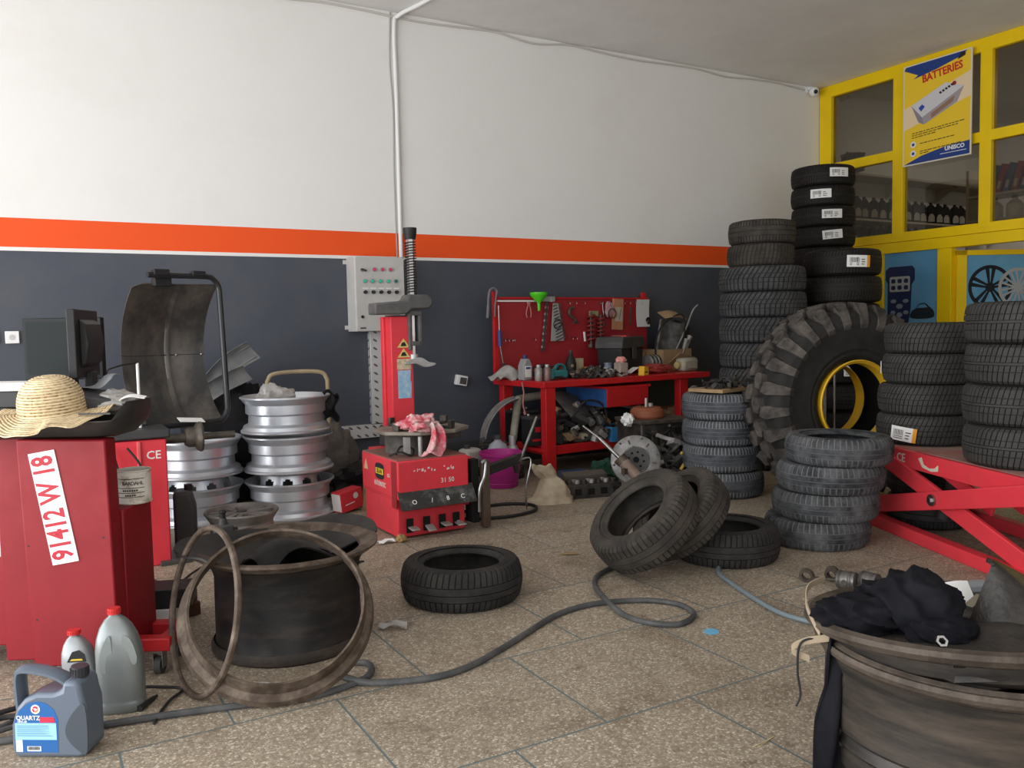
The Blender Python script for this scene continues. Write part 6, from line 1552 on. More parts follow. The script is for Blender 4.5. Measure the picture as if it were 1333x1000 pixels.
# heap of small greasy parts nobody could count
def heap(name, label, n, sx, sy, sz, seed, loc, mats, rz=0, cat='parts heap', big=1.):
    r = random.Random(seed); k = MB()
    for i in range(n):
        q = sqrt(r.random()); a = r.uniform(0, 2*pi); x = q*cos(a)*sx; y = q*sin(a)*sy; z = r.random()*sz*(1-q*q*.8)+.012
        k.cur = r.randrange(len(mats)); f = r.uniform(.6, 1.5)*big
        e = (r.uniform(-1, 1), r.uniform(-1, 1), r.uniform(0, 6)); c = r.random()
        T = Matrix.Translation((x, y, z)) @ Euler(e).to_matrix().to_4x4()
        if c < .3: k.box((0, 0, 0), (.05*f, .03*f, .018*f), T=T)
        elif c < .6: k.cyl((0, 0, -.015*f), (0, 0, .015*f), .018*f, .012*f, 10, T=T)
        elif c < .8: k.lathe([(.014*f, -.006), (.026*f, -.006), (.026*f, .006), (.014*f, .006)], 14, T, closed=True)
        else: k.tube([(-.05*f, 0, 0), (-.01, .02*f, .0), (.03*f, 0, .01), (.06*f, .01, 0)], .006*f, 6, smooth=3, T=T)
    for p in k.v:
        if p.z < .001: p.z = .001
    o = k.build(name, mats); o.location = loc; o.rotation_euler = (0, 0, rz)
    return tag(o, label, cat, kind='stuff')
JM = [m_grease, m_cast, m_dark, m_black, m_alu, m_rust]
heap('small_parts', 'heap of small greasy metal parts across the middle of the bench top', 120, .30, .20, .06, 2, bp_(.74, .25, ZT), JM, BR)
heap('small_parts', 'tangle of black straps and parts behind the teal power tool', 60, .20, .14, .13, 3, bp_(.36, .45, ZT), [m_black, m_dark, m_grease], BR)
t = bthing('tool_box', 'black plastic tool box with red latch on its lid standing on the bench', 'toolbox', 1.24, .47, ZT, .42)
t.scale = (.86, 1.0, 1.2)
MB().prism([(-.25, 0), (.25, 0), (.29, .20), (-.29, .20)], .25, Matrix.Translation((0, .125, 0)) @ Matrix.Rotation(pi/2, 4, 'X')).build('box_body', m_black, t, bev=.01)
MB().prism([(-.30, .20), (.30, .20), (.30, .245), (.26, .29), (-.26, .29), (-.30, .245)], .28, Matrix.Translation((0, .14, 0)) @ Matrix.Rotation(pi/2, 4, 'X')).build('lid', m_dark, t, bev=.008)
MB().box((-.10, -.09, .293), (.16, .06, .012), .15).build('red_latch', m_red, t, bev=.004); MB().box((.05, .02, .295), (.22, .10, .012)).build('red_tray', M('dull_red', (.22, .05, .05), .5), t, bev=.004); MB().box((0, -.142, .16), (.10, .012, .09)).build('front_latch', m_dark, t, bev=.004)
t = bthing('cream_jar', 'square cream jar with pink top standing at the front of the bench', 'jar', .945, .13, ZT)
MB().box((0, 0, .062), (.10, .09, .124)).build('jar_body', M('jar_cream', (.34, .29, .25), .6, col2=(.26, .21, .18), scale=15), t, bev=.012)
MB().lump((0, 0, .145), (.05, .042, .032), 6, .25, 2).build('pink_wrap', M('pink_wrap', (.68, .19, .16), .5, col2=(.75, .45, .40), scale=30), t)
o = MB().cyl((0, 0, 0), (0, 0, .12), .036, seg=20).build('blue_tin', M('blue_tin', (.07, .10, .17), .4, col2=(.3, .32, .35), scale=25)); bset(o, 'bluish tin behind the cream jar', 'can', .89, .24, ZT)
t = bthing('yellow_bulb_box', 'small yellow carton with black mark at the front of the bench', 'box', 1.17, .12, ZT, .3)
MB().prism([(-.045, 0), (.045, 0), (.04, .075), (-.03, .08)], .06, Matrix.Rotation(pi/2, 4, 'X')).build('carton_body', M('bulb_yellow', (.68, .40, .03), .5), t, bev=.002); MB().box((-.005, -.061, .028), (.05, .002, .01)).build('black_mark', m_print, t)
o = MB().sheet(lambda u, v: ((u-.5)*.10, (v-.5)*.08, .02+.05*u), 4, 4, .003).build('white_leaf', m_paper); bset(o, 'white paper leaf beside the yellow carton', 'paper', 1.10, .16, ZT)
o = MB().lump((0, 0, .04), (.20, .09, .05), 15, .35, 2.2, floor=0.).build('red_plastic_case', M('case_red', (.34, .05, .04), .45)); bset(o, 'red moulded case lying right of the yellow carton', 'case', 1.45, .24, ZT)
t = bthing('alternator', 'grey ribbed alternator on the bench behind the red case', 'alternator', 1.63, .46, ZT)
MB().cyl((-.07, 0, .08), (.07, 0, .08), .075, seg=24).build('housing', m_alu, t)
for i in range(6): MB().cyl((-.06+.022*i, 0, .08), (-.05+.022*i, 0, .08), .082, seg=24).build('cooling_rib', m_cast if i % 2 else m_alu, t)
MB().cyl((.07, 0, .08), (.11, 0, .08), .04, seg=20).build('pulley', m_grease, t)
o = MB().box((0, 0, .10), (.13, .03, .20)).build('brown_board', m_card, bev=.002); bset(o, 'brown board leaning at the right of the tool box', 'board', 1.56, .58, ZT, rot=(-.1, .25, 0))
t = bthing('jerrycan', 'small beige plastic canister lying on its side at the right end of the bench', 'canister', 1.86, .24, ZT)
m_bc = M('canister_beige', (.38, .35, .28), .5, col2=(.30, .28, .22), scale=9)
MB().box((.02, 0, .065), (.21, .12, .13)).build('canister_body', m_bc, t, bev=.03); MB().cyl((-.085, 0, .06), (-.12, 0, .06), .034, seg=24).build('screw_cap', M('cap_olive', (.46, .38, .16), .5), t)
for z in (.035, .095): MB().box((.03, -.061, z), (.15, .006, .012)).build('moulded_rib', m_bc, t, bev=.002)
# box of belts and sheet at the right end, resting on a stack behind
t = thing('parts_carton', 'open cardboard box with foil bag and tubes at the right end of the bench', 'box', bp_(1.90, .55, ZT), BR+.1)
MB().box((0, .15, .105), (.42, .012, .21)).box((0, -.15, .105), (.42, .012, .21)).box((-.21, 0, .105), (.012, .30, .21)).box((.21, 0, .105), (.012, .30, .21)).box((0, 0, .006), (.42, .30, .012)).build('carton_walls', m_card, t)
MB().box((-.03, -.24, .10), (.30, .16, .006), rot=(-.7, .2, .1)).build('carton_flap', m_card, t)
o = MB().sheet(lambda u, v: ((u-.5)*.30+.10*v, .02*sin(u*5), v*.34+.02*sin(u*6)), 12, 10, .02).build('foil_bag', M('foil_dark', (.10, .10, .11), .35, .5, col2=(.28, .28, .30), scale=9)); o.location = bp_(1.88, .50, ZT+.17); o.rotation_euler = (-.25, .12, BR); tag(o, 'dark shiny bag standing up in the cardboard box', 'bag')
o = MB().sheet(lambda u, v: ((u-.5)*.30, (v-.5)*.13, .03*sin(u*3)), 10, 4, .006).build('card_lid', m_card); o.location = bp_(1.95, .50, ZT+.53); o.rotation_euler = (.5, .08, BR); tag(o, 'pale card lying across the top of the dark shiny bag', 'card')
for i, (pts, lab) in enumerate(((((-.25, 0, .05), (-.28, 0, .25), (-.18, 0, .45), (.05, -.02, .55), (.10, -.02, .40), (.02, -.04, .20), (-.06, -.06, .04)), 'black cable looping over the dark shiny bag'), (((-.05, .02, .10), (.15, .02, .40), (.25, .02, .58), (.32, .02, .64)), 'grey strip rising to the right from the cardboard box'))):
    o = MB().tube(pts, .008, 8, smooth=6).build('loose_cable', m_black if i == 0 else m_clamp if 'm_clamp' in globals() else m_alu); o.location = bp_(1.95, .45, ZT); o.rotation_euler = (0, 0, BR); tag(o, lab, 'cable')
o = MB().sheet(lambda u, v: ((u-.5)*.40, .05*sin(u*3), v*.52*(1-.3*abs(u-.6))), 10, 10, .012).build('black_panel', m_black); o.location = bp_(2.14, .66, ZT); o.rotation_euler = (-.1, .15, BR); tag(o, 'black plastic panel standing between the cardboard box and the tall tyre pile', 'panel')
for i, (a, b_, lab) in enumerate((((0, 0, .10), (.10, 0, .30), 'pale bent tube lowest in the cardboard box'), ((.05, .02, .10), (.17, .02, .33), 'bright steel tube beside the pale one in the cardboard box'))):
    o = MB().cyl(a, b_, .022, seg=16).cyl(tuple(V(a)*.05+V(b_)*.95), b_, .028, seg=16).build('steel_tube', m_alu if i else m_clear); o.location = bp_(1.96, .42, ZT); o.rotation_euler = (0, 0, BR); tag(o, lab, 'tube')
# carton and parts lying on the grey tyre stack
o = MB().box((0, 0, .012), (.46, .30, .024)).build('card_board', m_card, None, (4.50, 4.66, .752), rot=(0, 0, .2)); tag(o, 'flat cardboard lying on top of the four grey tyres', 'board')
heap('small_parts', 'black bolts and scraps strewn on the cardboard over the grey tyres', 45, .20, .12, .05, 5, (4.50, 4.64, .777), [m_black, m_dark, m_cast])
o = MB().box((0, 0, .11), (.40, .26, .22)).build('brown_carton', M('carton_tan', (.38, .24, .11), .8, col2=(.30, .19, .09), scale=5), None, (5.05, 5.55, .78), rot=(0, 0, .1), bev=.004)
bpy.data.objects.remove(o)
t = thing('tyre_carton', 'tan cardboard carton standing between bench and the tall tyre pile', 'box', (5.42, 5.62, 0), .12)
MB().box((-.32, .42, .44), (.42, .30, .88)).build('carton_body', M('carton_tan', (.33, .19, .09), .8, col2=(.26, .15, .07), scale=5), t, bev=.004)
bpy.data.objects.remove(t.children[0]); bpy.data.objects.remove(t)

# ------------------------------------------------------------------ under the bench and in front of it
def battery(name, label, loc, rz, w=.26, d=.17, h=.19, red=True):
    t = thing(name, label, 'battery', loc, rz)
    MB().box((0, 0, h/2), (w, d, h)).build('case', m_black, t, bev=.005); MB().box((0, 0, h+.012), (w+.006, d+.006, .024)).build('lid', m_dark, t, bev=.004)
    for x in (-.08, .08): MB().cyl((x, .04, h+.02), (x, .04, h+.04), .011).build('terminal', m_alu, t)
    if red:
        q = MB().box((-.02, -d/2-.001, h*.62), (w*.55, .003, h*.22)).build('front_sticker', m_print, t); MB().box((-.06, -d/2-.003, h*.62), (.05, .002, h*.2)).build('red_dot', m_red, q); MB().box((.03, -d/2-.003, h*.62), (.05, .002, h*.12)).build('white_word', m_paper, q)
        MB().box((0, -d/2-.001, h*.22), (w*.9, .003, .02)).build('red_stripe', m_red, t)
    return t
battery('car_battery', 'black car battery with red stripe at the left end of the lower shelf', bp_(.10, .22, .2605), BR-.12, .25, .17, .22)
battery('car_battery', 'plain black battery behind the striped one on the lower shelf', bp_(.17, .58, .2405), BR, .24, .17, .26, False)
o = MB().tube([(0, 0, .03), (.03, 0, .20), (.06, 0, .36), (.10, .02, .385), (.36, .05, .40)], .035, 12, smooth=5).build('foam_tube', M('foam_dirty_white', (.42, .38, .31), .8, col2=(.3, .26, .2), scale=10)); bset(o, 'bent dirty white pipe at the left end of the lower shelf', 'pipe', .02, .50, .243)
o = MB().sheet(lambda u, v: (-.36*cos(u*1.45)+.1, v*.17-.08, .40*sin(u*1.45)+.015*cos(v*6)), 20, 6, .010).build('mudguard', M('mudguard_grey', (.17, .16, .155), .5, col2=(.28, .26, .25), scale=8)); bset(o, 'curved grey mudguard strip leaning at the left foot of the workbench', 'mudguard', -.02, .46, .24, rot=(0, 0, -.3))
heap('scrap_parts', 'dark scrap heaped behind the pink bucket beside the workbench', 60, .24, .22, .30, 7, (3.36, 6.25, 0), [m_black, m_cast, m_dark], 0, 'parts heap', 2.2)
heap('scrap_parts', 'dark engine scrap filling the left of the lower shelf', 170, .40, .30, .36, 8, bp_(.55, .34, .242), [m_black, m_cast, m_dark, m_grease, m_grease, m_alu, m_card], BR, 'parts heap', 1.9)
o = MB().sheet(lambda u, v: ((u-.5)*.46, (v-.5)*.30, .02*sin(u*6)+.05*v), 12, 8, .02).build('plastic_shell', M('shell_grey', (.09, .085, .08), .6, col2=(.15, .14, .13), scale=9)); bset(o, 'grey moulded plastic shell on the scrap of the lower shelf', 'shell', .58, .30, .53, rot=(.5, .1, .2))
o = MB().tube([(.0, -.05, .0), (.09, -.08, .18), (.03, -.08, .30), (-.12, -.06, .33), (-.22, -.02, .22)], .010, 8, smooth=6).build('loose_cable', m_black); bset(o, 'black cable arching over the scrap on the lower shelf', 'cable', .62, .14, .28)
t = bthing('guide_roller', 'dirty white roller lying among the scrap of the lower shelf', 'roller', .47, .09, .30)
MB().lathe([(.012, -.03), (.034, -.03), (.036, -.02), (.03, 0), (.036, .02), (.034, .03), (.012, .03)], 24, Matrix.Rotation(pi/2, 4, 'X'), closed=True).build('roller_body', M('roller_cream', (.40, .34, .26), .6), t); MB().cyl((0, -.036, 0), (0, .036, 0), .012).build('axle', m_black, t)
o = MB().box((0, 0, .125), (.42, .30, .25)).build('black_crate', m_black, bev=.01); bset(o, 'black box standing in the middle of the lower shelf', 'box', 1.02, .40, .2405)
t = bthing('blue_bin', 'bright blue plastic bin on the front edge of the lower shelf', 'bin', .90, .13, .2405, .1)
MB().prism([(-.17, 0), (.17, 0), (.19, .13), (-.19, .13)], .006, Matrix.Translation((0, -.10, 0)) @ Matrix.Rotation(pi/2, 4, 'X')).box((0, .10, .065), (.37, .006, .13)).box((-.18, 0, .065), (.006, .20, .13)).box((.18, 0, .065), (.006, .20, .13)).box((0, 0, .004), (.35, .2, .008)).build('bin_walls', M('bin_blue', (.05, .25, .55), .4), t)
MB().box((.09, -.005, .10), (.18, .18, .04)).build('dark_content', m_cast, t)
battery('car_battery', 'dark battery in the right part of the lower shelf behind the blue bin', bp_(1.36, .40, .2405), BR, .28, .18, .20, False)
o = MB().tube([(-.22, 0, .0), (0, 0, .02), (.2, 0, -.02), (.3, 0, -.01)], .014, 8, smooth=5).build('grey_pipe', m_alu); bset(o, 'grey metal pipe lying over the boxes just below the drawer', 'pipe', .98, .25, .515)
t = bthing('brown_carton', 'brown cardboard box behind the engine at the right end of the bench', 'box', 1.86, .42, 0)
MB().box((0, 0, .22), (.42, .36, .44)).build('carton_body', m_card, t, bev=.003); MB().box((0, -.185, .43), (.42, .10, .006), rot=(.6, 0, 0)).build('carton_flap', m_card, t)

# pink bucket, white cans, paper bag
t = thing('bucket', 'magenta plastic bucket standing left of the workbench', 'bucket', (3.22, 5.80, 0))
m_pink = M('magenta_plastic', (.44, .026, .24), .4, col2=(.36, .026, .19), scale=5)
MB().lathe([(0, .004), (.125, 0), (.13, .006), (.165, .25), (.176, .255), (.176, .275), (.168, .278), (.160, .262), (.124, .012), (0, .012)], 48).build('bucket_body', m_pink, t)
MB().lathe([(.134, .03), (.140, .035), (.137, .04)], 48).build('foot_ring', m_pink, t)
t = thing('white_canister', 'dirty white canister behind the magenta bucket', 'canister', (3.10, 6.10, 0), .2)
MB().box((0, 0, .14), (.17, .13, .28)).build('canister_body', M('dirty_white', (.42, .40, .37), .5), t, bev=.03); MB().cyl((-.03, 0, .27), (-.03, 0, .31), .025).build('cap', m_dark, t)
t = thing('water_bottle', 'clear bluish bottle with dark cap behind the magenta bucket', 'bottle', (3.35, 6.08, 0))
MB().lathe([(0, 0), (.085, 0), (.09, .02), (.09, .24), (.07, .29), (.03, .32), (.028, .34), (0, .34)], 28).build('bottle_body', M('cloudy_bottle', (.36, .38, .42), .3), t); MB().cyl((0, 0, .335), (0, 0, .37), .034).build('cap', m_dark, t)
o = MB().lathe([(0, 0), (.06, 0), (.06, .10), (.04, .12), (0, .12)], 20).cyl((0, 0, .12), (0, 0, .16), .03).build('tin_can', m_alu, None, (3.52, 6.05, .30)); 
o.location = (3.50, 6.10, 0); o.scale = (1, 1, 2.2); tag(o, 'grey tin can between bucket and battery', 'can')
def paper_bag():
    m = M('dirty_paper_bag', (.50, .42, .31), .85, col2=(.36, .28, .19), scale=9, bump=.5, bscale=22)
    k = MB(); n = 40; rows = 26; vs = []; fs = []
    for j in range(rows+1):
        q = j/rows
        w = .055+.105*(1-q)**1.25 - .022*max(0, 1-abs(q-.66)/.14)+.02*max(0, q-.75)*4
        for i in range(n):
            a = 2*pi*i/n
            f = 1+.22*noise.noise(V((cos(a)*1.6, sin(a)*1.6, q*3)))+.05*abs(noise.noise(V((cos(a)*4, sin(a)*4, q*6))))
            x = w*f*cos(a)-.05*q+.03*sin(q*4); y = w*.62*f*sin(a)
            z = .265*q+(.012*noise.noise(V((cos(a)*2, sin(a)*2, 9)))*q*3)
            if q < .12: x *= 1.12; y *= 1.1
            vs.append(V((x, y, max(z, .0005))))
    for j in range(rows):
        for i in range(n): fs.append((j*n+i, j*n+(i+1) % n, (j+1)*n+(i+1) % n, (j+1)*n+i))
    top = len(vs); vs.append(V((-.05, 0, .235)))
    for i in range(n): fs.append((rows*n+i, rows*n+(i+1) % n, top))
    fs.append(tuple(range(n))[::-1]); k._add(vs, fs)
    o = k.build('paper_sack', m, None, (3.22, 5.06, 0), rot=(0, 0, -.3), ang=1.0); tag(o, 'crumpled dirty white sack on the floor in front of the workbench', 'bag')
paper_bag()
t = thing('blue_tray', 'small dark blue plastic tray on the floor behind the white sack', 'tray', (3.68, 5.45, 0), -.2)
MB().box((0, 0, .005), (.20, .16, .01)).box((0, -.08, .06), (.20, .008, .12)).box((0, .08, .06), (.20, .008, .12)).box((-.1, 0, .06), (.008, .16, .12)).box((.1, 0, .06), (.008, .16, .12)).build('tray_walls', M('tray_navy', (.03, .07, .15), .5), t)
# cylinder head lying on the floor
t = thing('cylinder_head', 'greasy cylinder head lying on the floor left of the leaning tyres', 'engine part', (3.55, 5.10, 0), -.25)
MB().box((0, 0, .05), (.48, .20, .10)).build('casting', m_cast, t, bev=.006)
for i in range(8): MB().cyl((-.20+.057*i, -.03, .10), (-.20+.057*i, -.03, .125), .020, seg=16).cyl((-.20+.057*i, .045, .10), (-.20+.057*i, .045, .118), .016, seg=14).build('valve_spring', m_grease if i % 2 else m_alu, t)
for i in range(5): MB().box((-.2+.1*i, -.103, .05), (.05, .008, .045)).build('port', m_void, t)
MB().box((.02, .10, .13), (.34, .10, .05), rot=(.2, 0, .05)).build('cover_plate', M('cover_brown', (.10, .085, .07), .6), t, bev=.006)
o = MB().lump((0, 0, .07), (.12, .10, .09), 19, .5, 2.2, floor=0.).build('green_rag', M('dark_green_cloth', (.018, .060, .040), .85)); o.location = (4.02, 5.52, 0); tag(o, 'crumpled dark green rag on the floor under the bench', 'rag')
# clutch flywheel with drive shaft
t = thing('flywheel', 'bright ribbed flywheel disc standing on edge behind the leaning tyres', 'flywheel', (3.80, 4.83, .275), 0)
t.rotation_euler = V((0, 0, 1)).rotation_difference(V((-.52, -.82, .22)).normalized()).to_euler()
MB().lathe([(.03, .03), (.095, .03), (.10, .018), (.165, .012), (.18, .004), (.182, -.02), (.165, -.028), (.03, -.028)], 56, closed=True).build('disc', M('flywheel_steel', (.30, .295, .29), .45, .5, col2=(.17, .165, .16), scale=16), t)
MB().prism([(.098*cos(pi/8+i*pi/4), .098*sin(pi/8+i*pi/4)) for i in range(8)], .012, Matrix.Translation((0, 0, .028))).build('hub_plate', M('hub_grey', (.07, .068, .065), .5, .3), t)
bh = MB()
for i in range(8): bh.cyl((.055*cos(i*pi/4), .055*sin(i*pi/4), .0395), (.055*cos(i*pi/4), .055*sin(i*pi/4), .0415), .009, seg=10)
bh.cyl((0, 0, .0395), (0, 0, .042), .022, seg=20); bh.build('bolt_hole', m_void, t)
for i in range(6):
    a = i*pi/3+.3; MB().box((.135*cos(a), .135*sin(a), .016), (.03, .012, .01), a).cyl((.162*cos(a+.4), .162*sin(a+.4), .01), (.162*cos(a+.4), .162*sin(a+.4), .02), .008, seg=10).build('cover_rivet', m_grease, t)
t = thing('drive_shaft', 'rusty drive shaft with steel rod sloping down across the flywheel', 'shaft', (0, 0, 0))
a_ = V((3.55, 4.93, .445)); b_ = V((3.60, 4.76, .318)); c_ = V((3.74, 4.55, .07))
MB().cyl(V((3.50, 5.06, .525)), a_, .008).cyl(a_, b_, .014).build('steel_rod', m_steel, t); MB().cyl(b_, b_+(c_-b_)*.12, .05, .045, seg=20).build('joint', m_rust, t); MB().cyl(b_+(c_-b_)*.1, c_, .042, .040, seg=24).build('tube', M('rusty_tube', (.22, .15, .12), .6, .2, col2=(.28, .22, .19), scale=9), t); MB().box(b_+(c_-b_)*.3+V((-.05, -.01, -.01)), (.05, .03, .04), .3).build('flange_ear', m_rust, t)
# engine block
def engine():
    t = thing('engine_block', 'black greasy engine block with orange brown pan on top beside the tyre stack', 'engine', (4.42, 5.38, 0), -.15)
    MB().box((0, 0, .27), (.46, .40, .42)).box((0, -.02, .05), (.30, .3, .1)).build('block', m_cast, t, bev=.012)
    MB().box((0, -.01, .485), (.50, .43, .03)).build('gasket_face', m_grease, t, bev=.004)
    for i in range(6): MB().box((-.20+.08*i, -.205, .30+.04*(i % 2)), (.05, .03, .16)).cyl((-.2+.08*i, -.20, .14), (-.2+.08*i, -.25, .14), .026, seg=14).build('side_boss', m_grease if i % 2 else m_cast, t, bev=.004)
    MB().cyl((.14, -.2, .22), (.14, -.26, .22), .075, seg=24).cyl((.14, -.26, .22), (.14, -.28, .22), .03, seg=16).build('pulley', m_dark, t)
    MB().tube([(-.2, -.22, .42), (-.1, -.26, .38), (.05, -.25, .44), (.2, -.22, .40), (.24, -.15, .28)], .012, 8, smooth=5).tube([(-.22, -.22, .2), (-.05, -.27, .15), (.1, -.27, .1)], .010, 8, smooth=5).build('hose', m_black, t)
    MB().lathe([(0, .50), (.13, .50), (.14, .515), (.135, .56), (.11, .585), (0, .59)], 36, Matrix.Translation((-.06, 0, 0))).build('orange_pan', M('orange_rust', (.26, .085, .04), .6, col2=(.20, .06, .03), scale=8), t)
    MB().cyl((-.08, -.02, .59), (-.08, -.02, .66), .012).cyl((-.03, .0, .59), (-.03, 0, .615), .022).build('pan_stud', m_alu, t)
    MB().lump((-.27, -.05, .50), (.05, .05, .05), 3, .4, 2).build('white_cap', m_whitep, t)
engine()
heap('engine_scrap', 'black engine parts piled on the floor left of the grey tyre stack', 170, .26, .22, .40, 13, (4.36, 4.98, 0), [m_black, m_cast, m_cast, m_dark, m_alu], 0, 'parts heap', 2.0)
o = MB().tube([(0, 0, 0), (.02, -.02, .05), (.015, -.03, .10), (-.02, -.03, .13)], .012, 8, smooth=5).build('yellow_dipstick', M('dip_yellow', (.55, .36, .05), .5), None, (4.20, 4.80, .17)); tag(o, 'small yellow hooked piece in front of the black engine parts', 'part')
o = MB().tube([(0, 0, 0), (.10, .02, .08), (.16, .03, .22), (.12, .03, .34), (.06, .02, .40), (.0, .0, .38)], .03, 10, smooth=6).build('exhaust_elbow', M('elbow_grey', (.13, .14, .145), .5, .4), None, (4.50, 5.02, .34)); tag(o, 'grey bent metal elbow rising behind the grey tyre stack', 'pipe')

o = MB().tube([(0, 0, 0), (.01, -.01, -.09), (.0, -.01, -.18), (.015, -.01, -.25)], .007, 8, smooth=5).cyl((.015, -.01, -.25), (.02, -.01, -.275), .012).build('pink_hose', M('pink_hose', (.40, .16, .15), .5)); bset(o, 'short pinkish hose hanging from the left end of the bench top', 'hose', .018, -.018, .80)
o.location = bp_(-.012, .30, .79)
# ------------------------------------------------------------------ two heavy rims at the bottom right with garment
m_rimr = streaked('worn_rim_brown', (.015, .0135, .0125), (.088, .069, .053), (2.2, 2.2, 17), .45, .40, .74)
m_lipr = M('worn_lip_rust', (.05, .039, .031), .6, .3, col2=(.135, .108, .086), scale=8, lo=.4, hi=.7, bump=.3)
BX, BY = 2.011, 1.217
t = thing('wheel_drum', 'lower of two brown heavy rims stacked in the bottom right corner', 'rim', (BX, BY, 0))
R = .350
MB().lathe([(R-.01, 0), (R+.01, .004), (R+.012, .03), (R-.004, .05), (R-.004, .20), (R-.010, .205), (R-.002, .215), (R-.008, .24), (R, .25), (R-.004, .385), (R+.01, .425), (R+.005, .429), (R-.018, .385), (R-.022, .05)], 96, closed=True).build('barrel', m_rimr, t, ang=.5)
MB().lathe([(R+.004, .423), (R+.022, .437), (R+.026, .448), (R+.022, .459), (R+.012, .451), (R+.012, .461), (R+.004, .467), (R-.006, .457), (R-.008, .425)], 96, closed=True).build('rolled_lip', m_lipr, t, ang=.5)
t = thing('wheel_ring', 'upper brown heavy rim lying crooked on the lower one, filled with rubber and cloth', 'rim', (BX, BY, .425))
TILT = Matrix.Rotation(rad(-6.2), 4, V((.867, -.4985, 0))) @ Matrix.Rotation(rad(-1.5), 4, V((.4985, .867, 0)))
t.rotation_euler = TILT.to_euler()
R = .378
MB().lathe([(R-.06, .012), (R-.052, .006), (R-.03, .022), (R-.022, .055), (R-.006, .062), (R-.01, .072), (R-.03, .07), (R-.044, .05), (R-.062, .022)], 96, closed=True).build('ring_body', m_rimr, t, ang=.5)
MB().lathe([(R-.012, .058), (R+.008, .066), (R+.018, .080), (R+.016, .092), (R+.002, .098), (R-.016, .092), (R-.03, .074)], 96, closed=True).build('rolled_lip', m_lipr, t, ang=.5)
# rubber filling
m_rub = M('old_rubber_brown', (.024, .021, .019), .5, col2=(.06, .05, .042), scale=5, bump=.2)
o = MB().lump((0, 0, 0), (.315, .315, .055), 41, .35, 1.6).build('rubber_filling', m_rub, None, (BX, BY, .46), rot=TILT.to_euler()); tag(o, 'dark folded rubber filling the upper heavy rim', 'rubber')
# curled rubber flap standing up on the right
def curl(u, v):
    # wide at the foot, drawn to a point on its left side
    w = .36*(1-v)**.85+.006
    x = -.075+.075*v+u*w; q = u*2-1
    return (x, -.11*(1-q*q)*(1-v)**.6+.04*u, v*.180+.02*sin(u*6)*(1-v))
o = MB().sheet(curl, 24, 18, .012).build('rubber_flap', M('flap_brown', (.016, .0135, .012), .4, col2=(.045, .037, .030), scale=8, bump=.3), None, (2.01, 1.165, .475), rot=(-.05, 0, -.52)); tag(o, 'brown curled rubber flap with pointed tip standing up in the right of the rim', 'flap')
# black garment
m_cloth = M('black_garment', (.0075, .0077, .0105), .85, col2=(.012, .0122, .0155), scale=12, spec=.08, bump=.12, bscale=220)
def garment():
    t = thing('black_garment', 'black cloth garment thrown over the left of the stacked rims, one strap hanging', 'garment', (BX, BY, .575))
    k = MB()
    def fold(d, seed, amp):
        p = d*1.5+V((seed, seed*.7, 0))
        q = noise.noise(p)*.5
        f = (d.x*.8-d.y*.5+d.z*1.1)*3.2+1.4*noise.noise(d*1.7+V((seed, 3, 1)))
        r = abs((f*.9+seed) % 2-1)**1.5*2-.8+.5*noise.noise(d*4+V((1, seed, 2)))
        return 1+amp*q+amp*.42*r
    def blob(c, r, seed, amp, a=0):
        o = len(k.v); k.ell((0, 0, 0), r, 72, 44, lambda d: fold(d, seed, amp))
        Rm = Matrix.Translation(c) @ Matrix.Rotation(a, 4, 'Z')
        for i in range(o, len(k.v)): k.v[i] = Rm @ k.v[i]
    blob((-.160, .045, -.028), (.100, .095, .098), 3.1, .20, -.5)
    blob((-.185, -.035, -.060), (.085, .06, .045), 2.2, .2, -.4)
    k.build('main_bundle', m_cloth, t, ang=1.2)
    k = MB(); blob((-.165, .145, -.045), (.075, .070, .060), 5.7, .26, .5); k.build('rear_fold', m_cloth, t, ang=1.2)
    k = MB(); blob((-.255, .115, -.045), (.120, .075, .052), 8.3, .32, -.45); k.build('sleeve_fold', m_cloth, t, ang=1.2)
    # hanging strap that widens towards the floor
    def st(u, v):
        w = .042-.020*max(0, 1-abs(u-.36)/.16)+.085*max(0, u-.36)**.9
        q = (v-.5)
        x = -.325-.012*sin(u*2.6)-.05*max(0, u-.5)+q*w*.85; y = .150+q*w*-.5+.012*sin(u*8+q*5)-.022*cos(q*9)*max(0, u-.36)
        z = -.03-.50*u+.01*sin(q*4)
        if u < .06: x += .05*(1-u/.06)
        return (x, y, z)
    MB().sheet(st, 40, 14, .006).build('hanging_strap', m_cloth, t, ang=1.2)
    MB().lump((-.36, .155, -.535), (.085, .06, .045), 6, .4, 2., floor=-.574).build('strap_end', m_cloth, t, ang=1.2)
garment()
t = thing('hex_nut', 'shiny steel ring nut lying at the edge of the black garment', 'nut', (1.70, 1.10, .548), rot=(.9, 0, -.5))
MB().lathe([(.008, -.004), (.0135, -.004), (.0135, .004), (.008, .004)], 6, closed=True).build('nut_body', m_chrome, t, smooth=False)
def papertag():
    o = MB().sheet(lambda u, v: ((u-.5)*.085, (v-.5)*.07, .012*sin(u*2.5)+.006*v), 10, 6, .002).build('paper_tag', m_paper, None, (2.135, 1.345, .505), rot=(.7, -.1, -.6)); tag(o, 'crumpled white tag with printed lines lying in the rim beside the black garment', 'paper')
    k = MB()
    for i in range(5): k.box((-.02+.009*i, .0, .0128+.002*(i % 2)), (.0022, .04, .0012))
    k.build('printed_lines', m_print, o)
papertag()
o = MB().box((0, 0, 0), (.09, .022, .012)).build('steel_strip', m_chrome, None, (2.10, 1.27, .515), rot=(.1, -.1, .2)); tag(o, 'small bright steel strip beside the white tag', 'part')
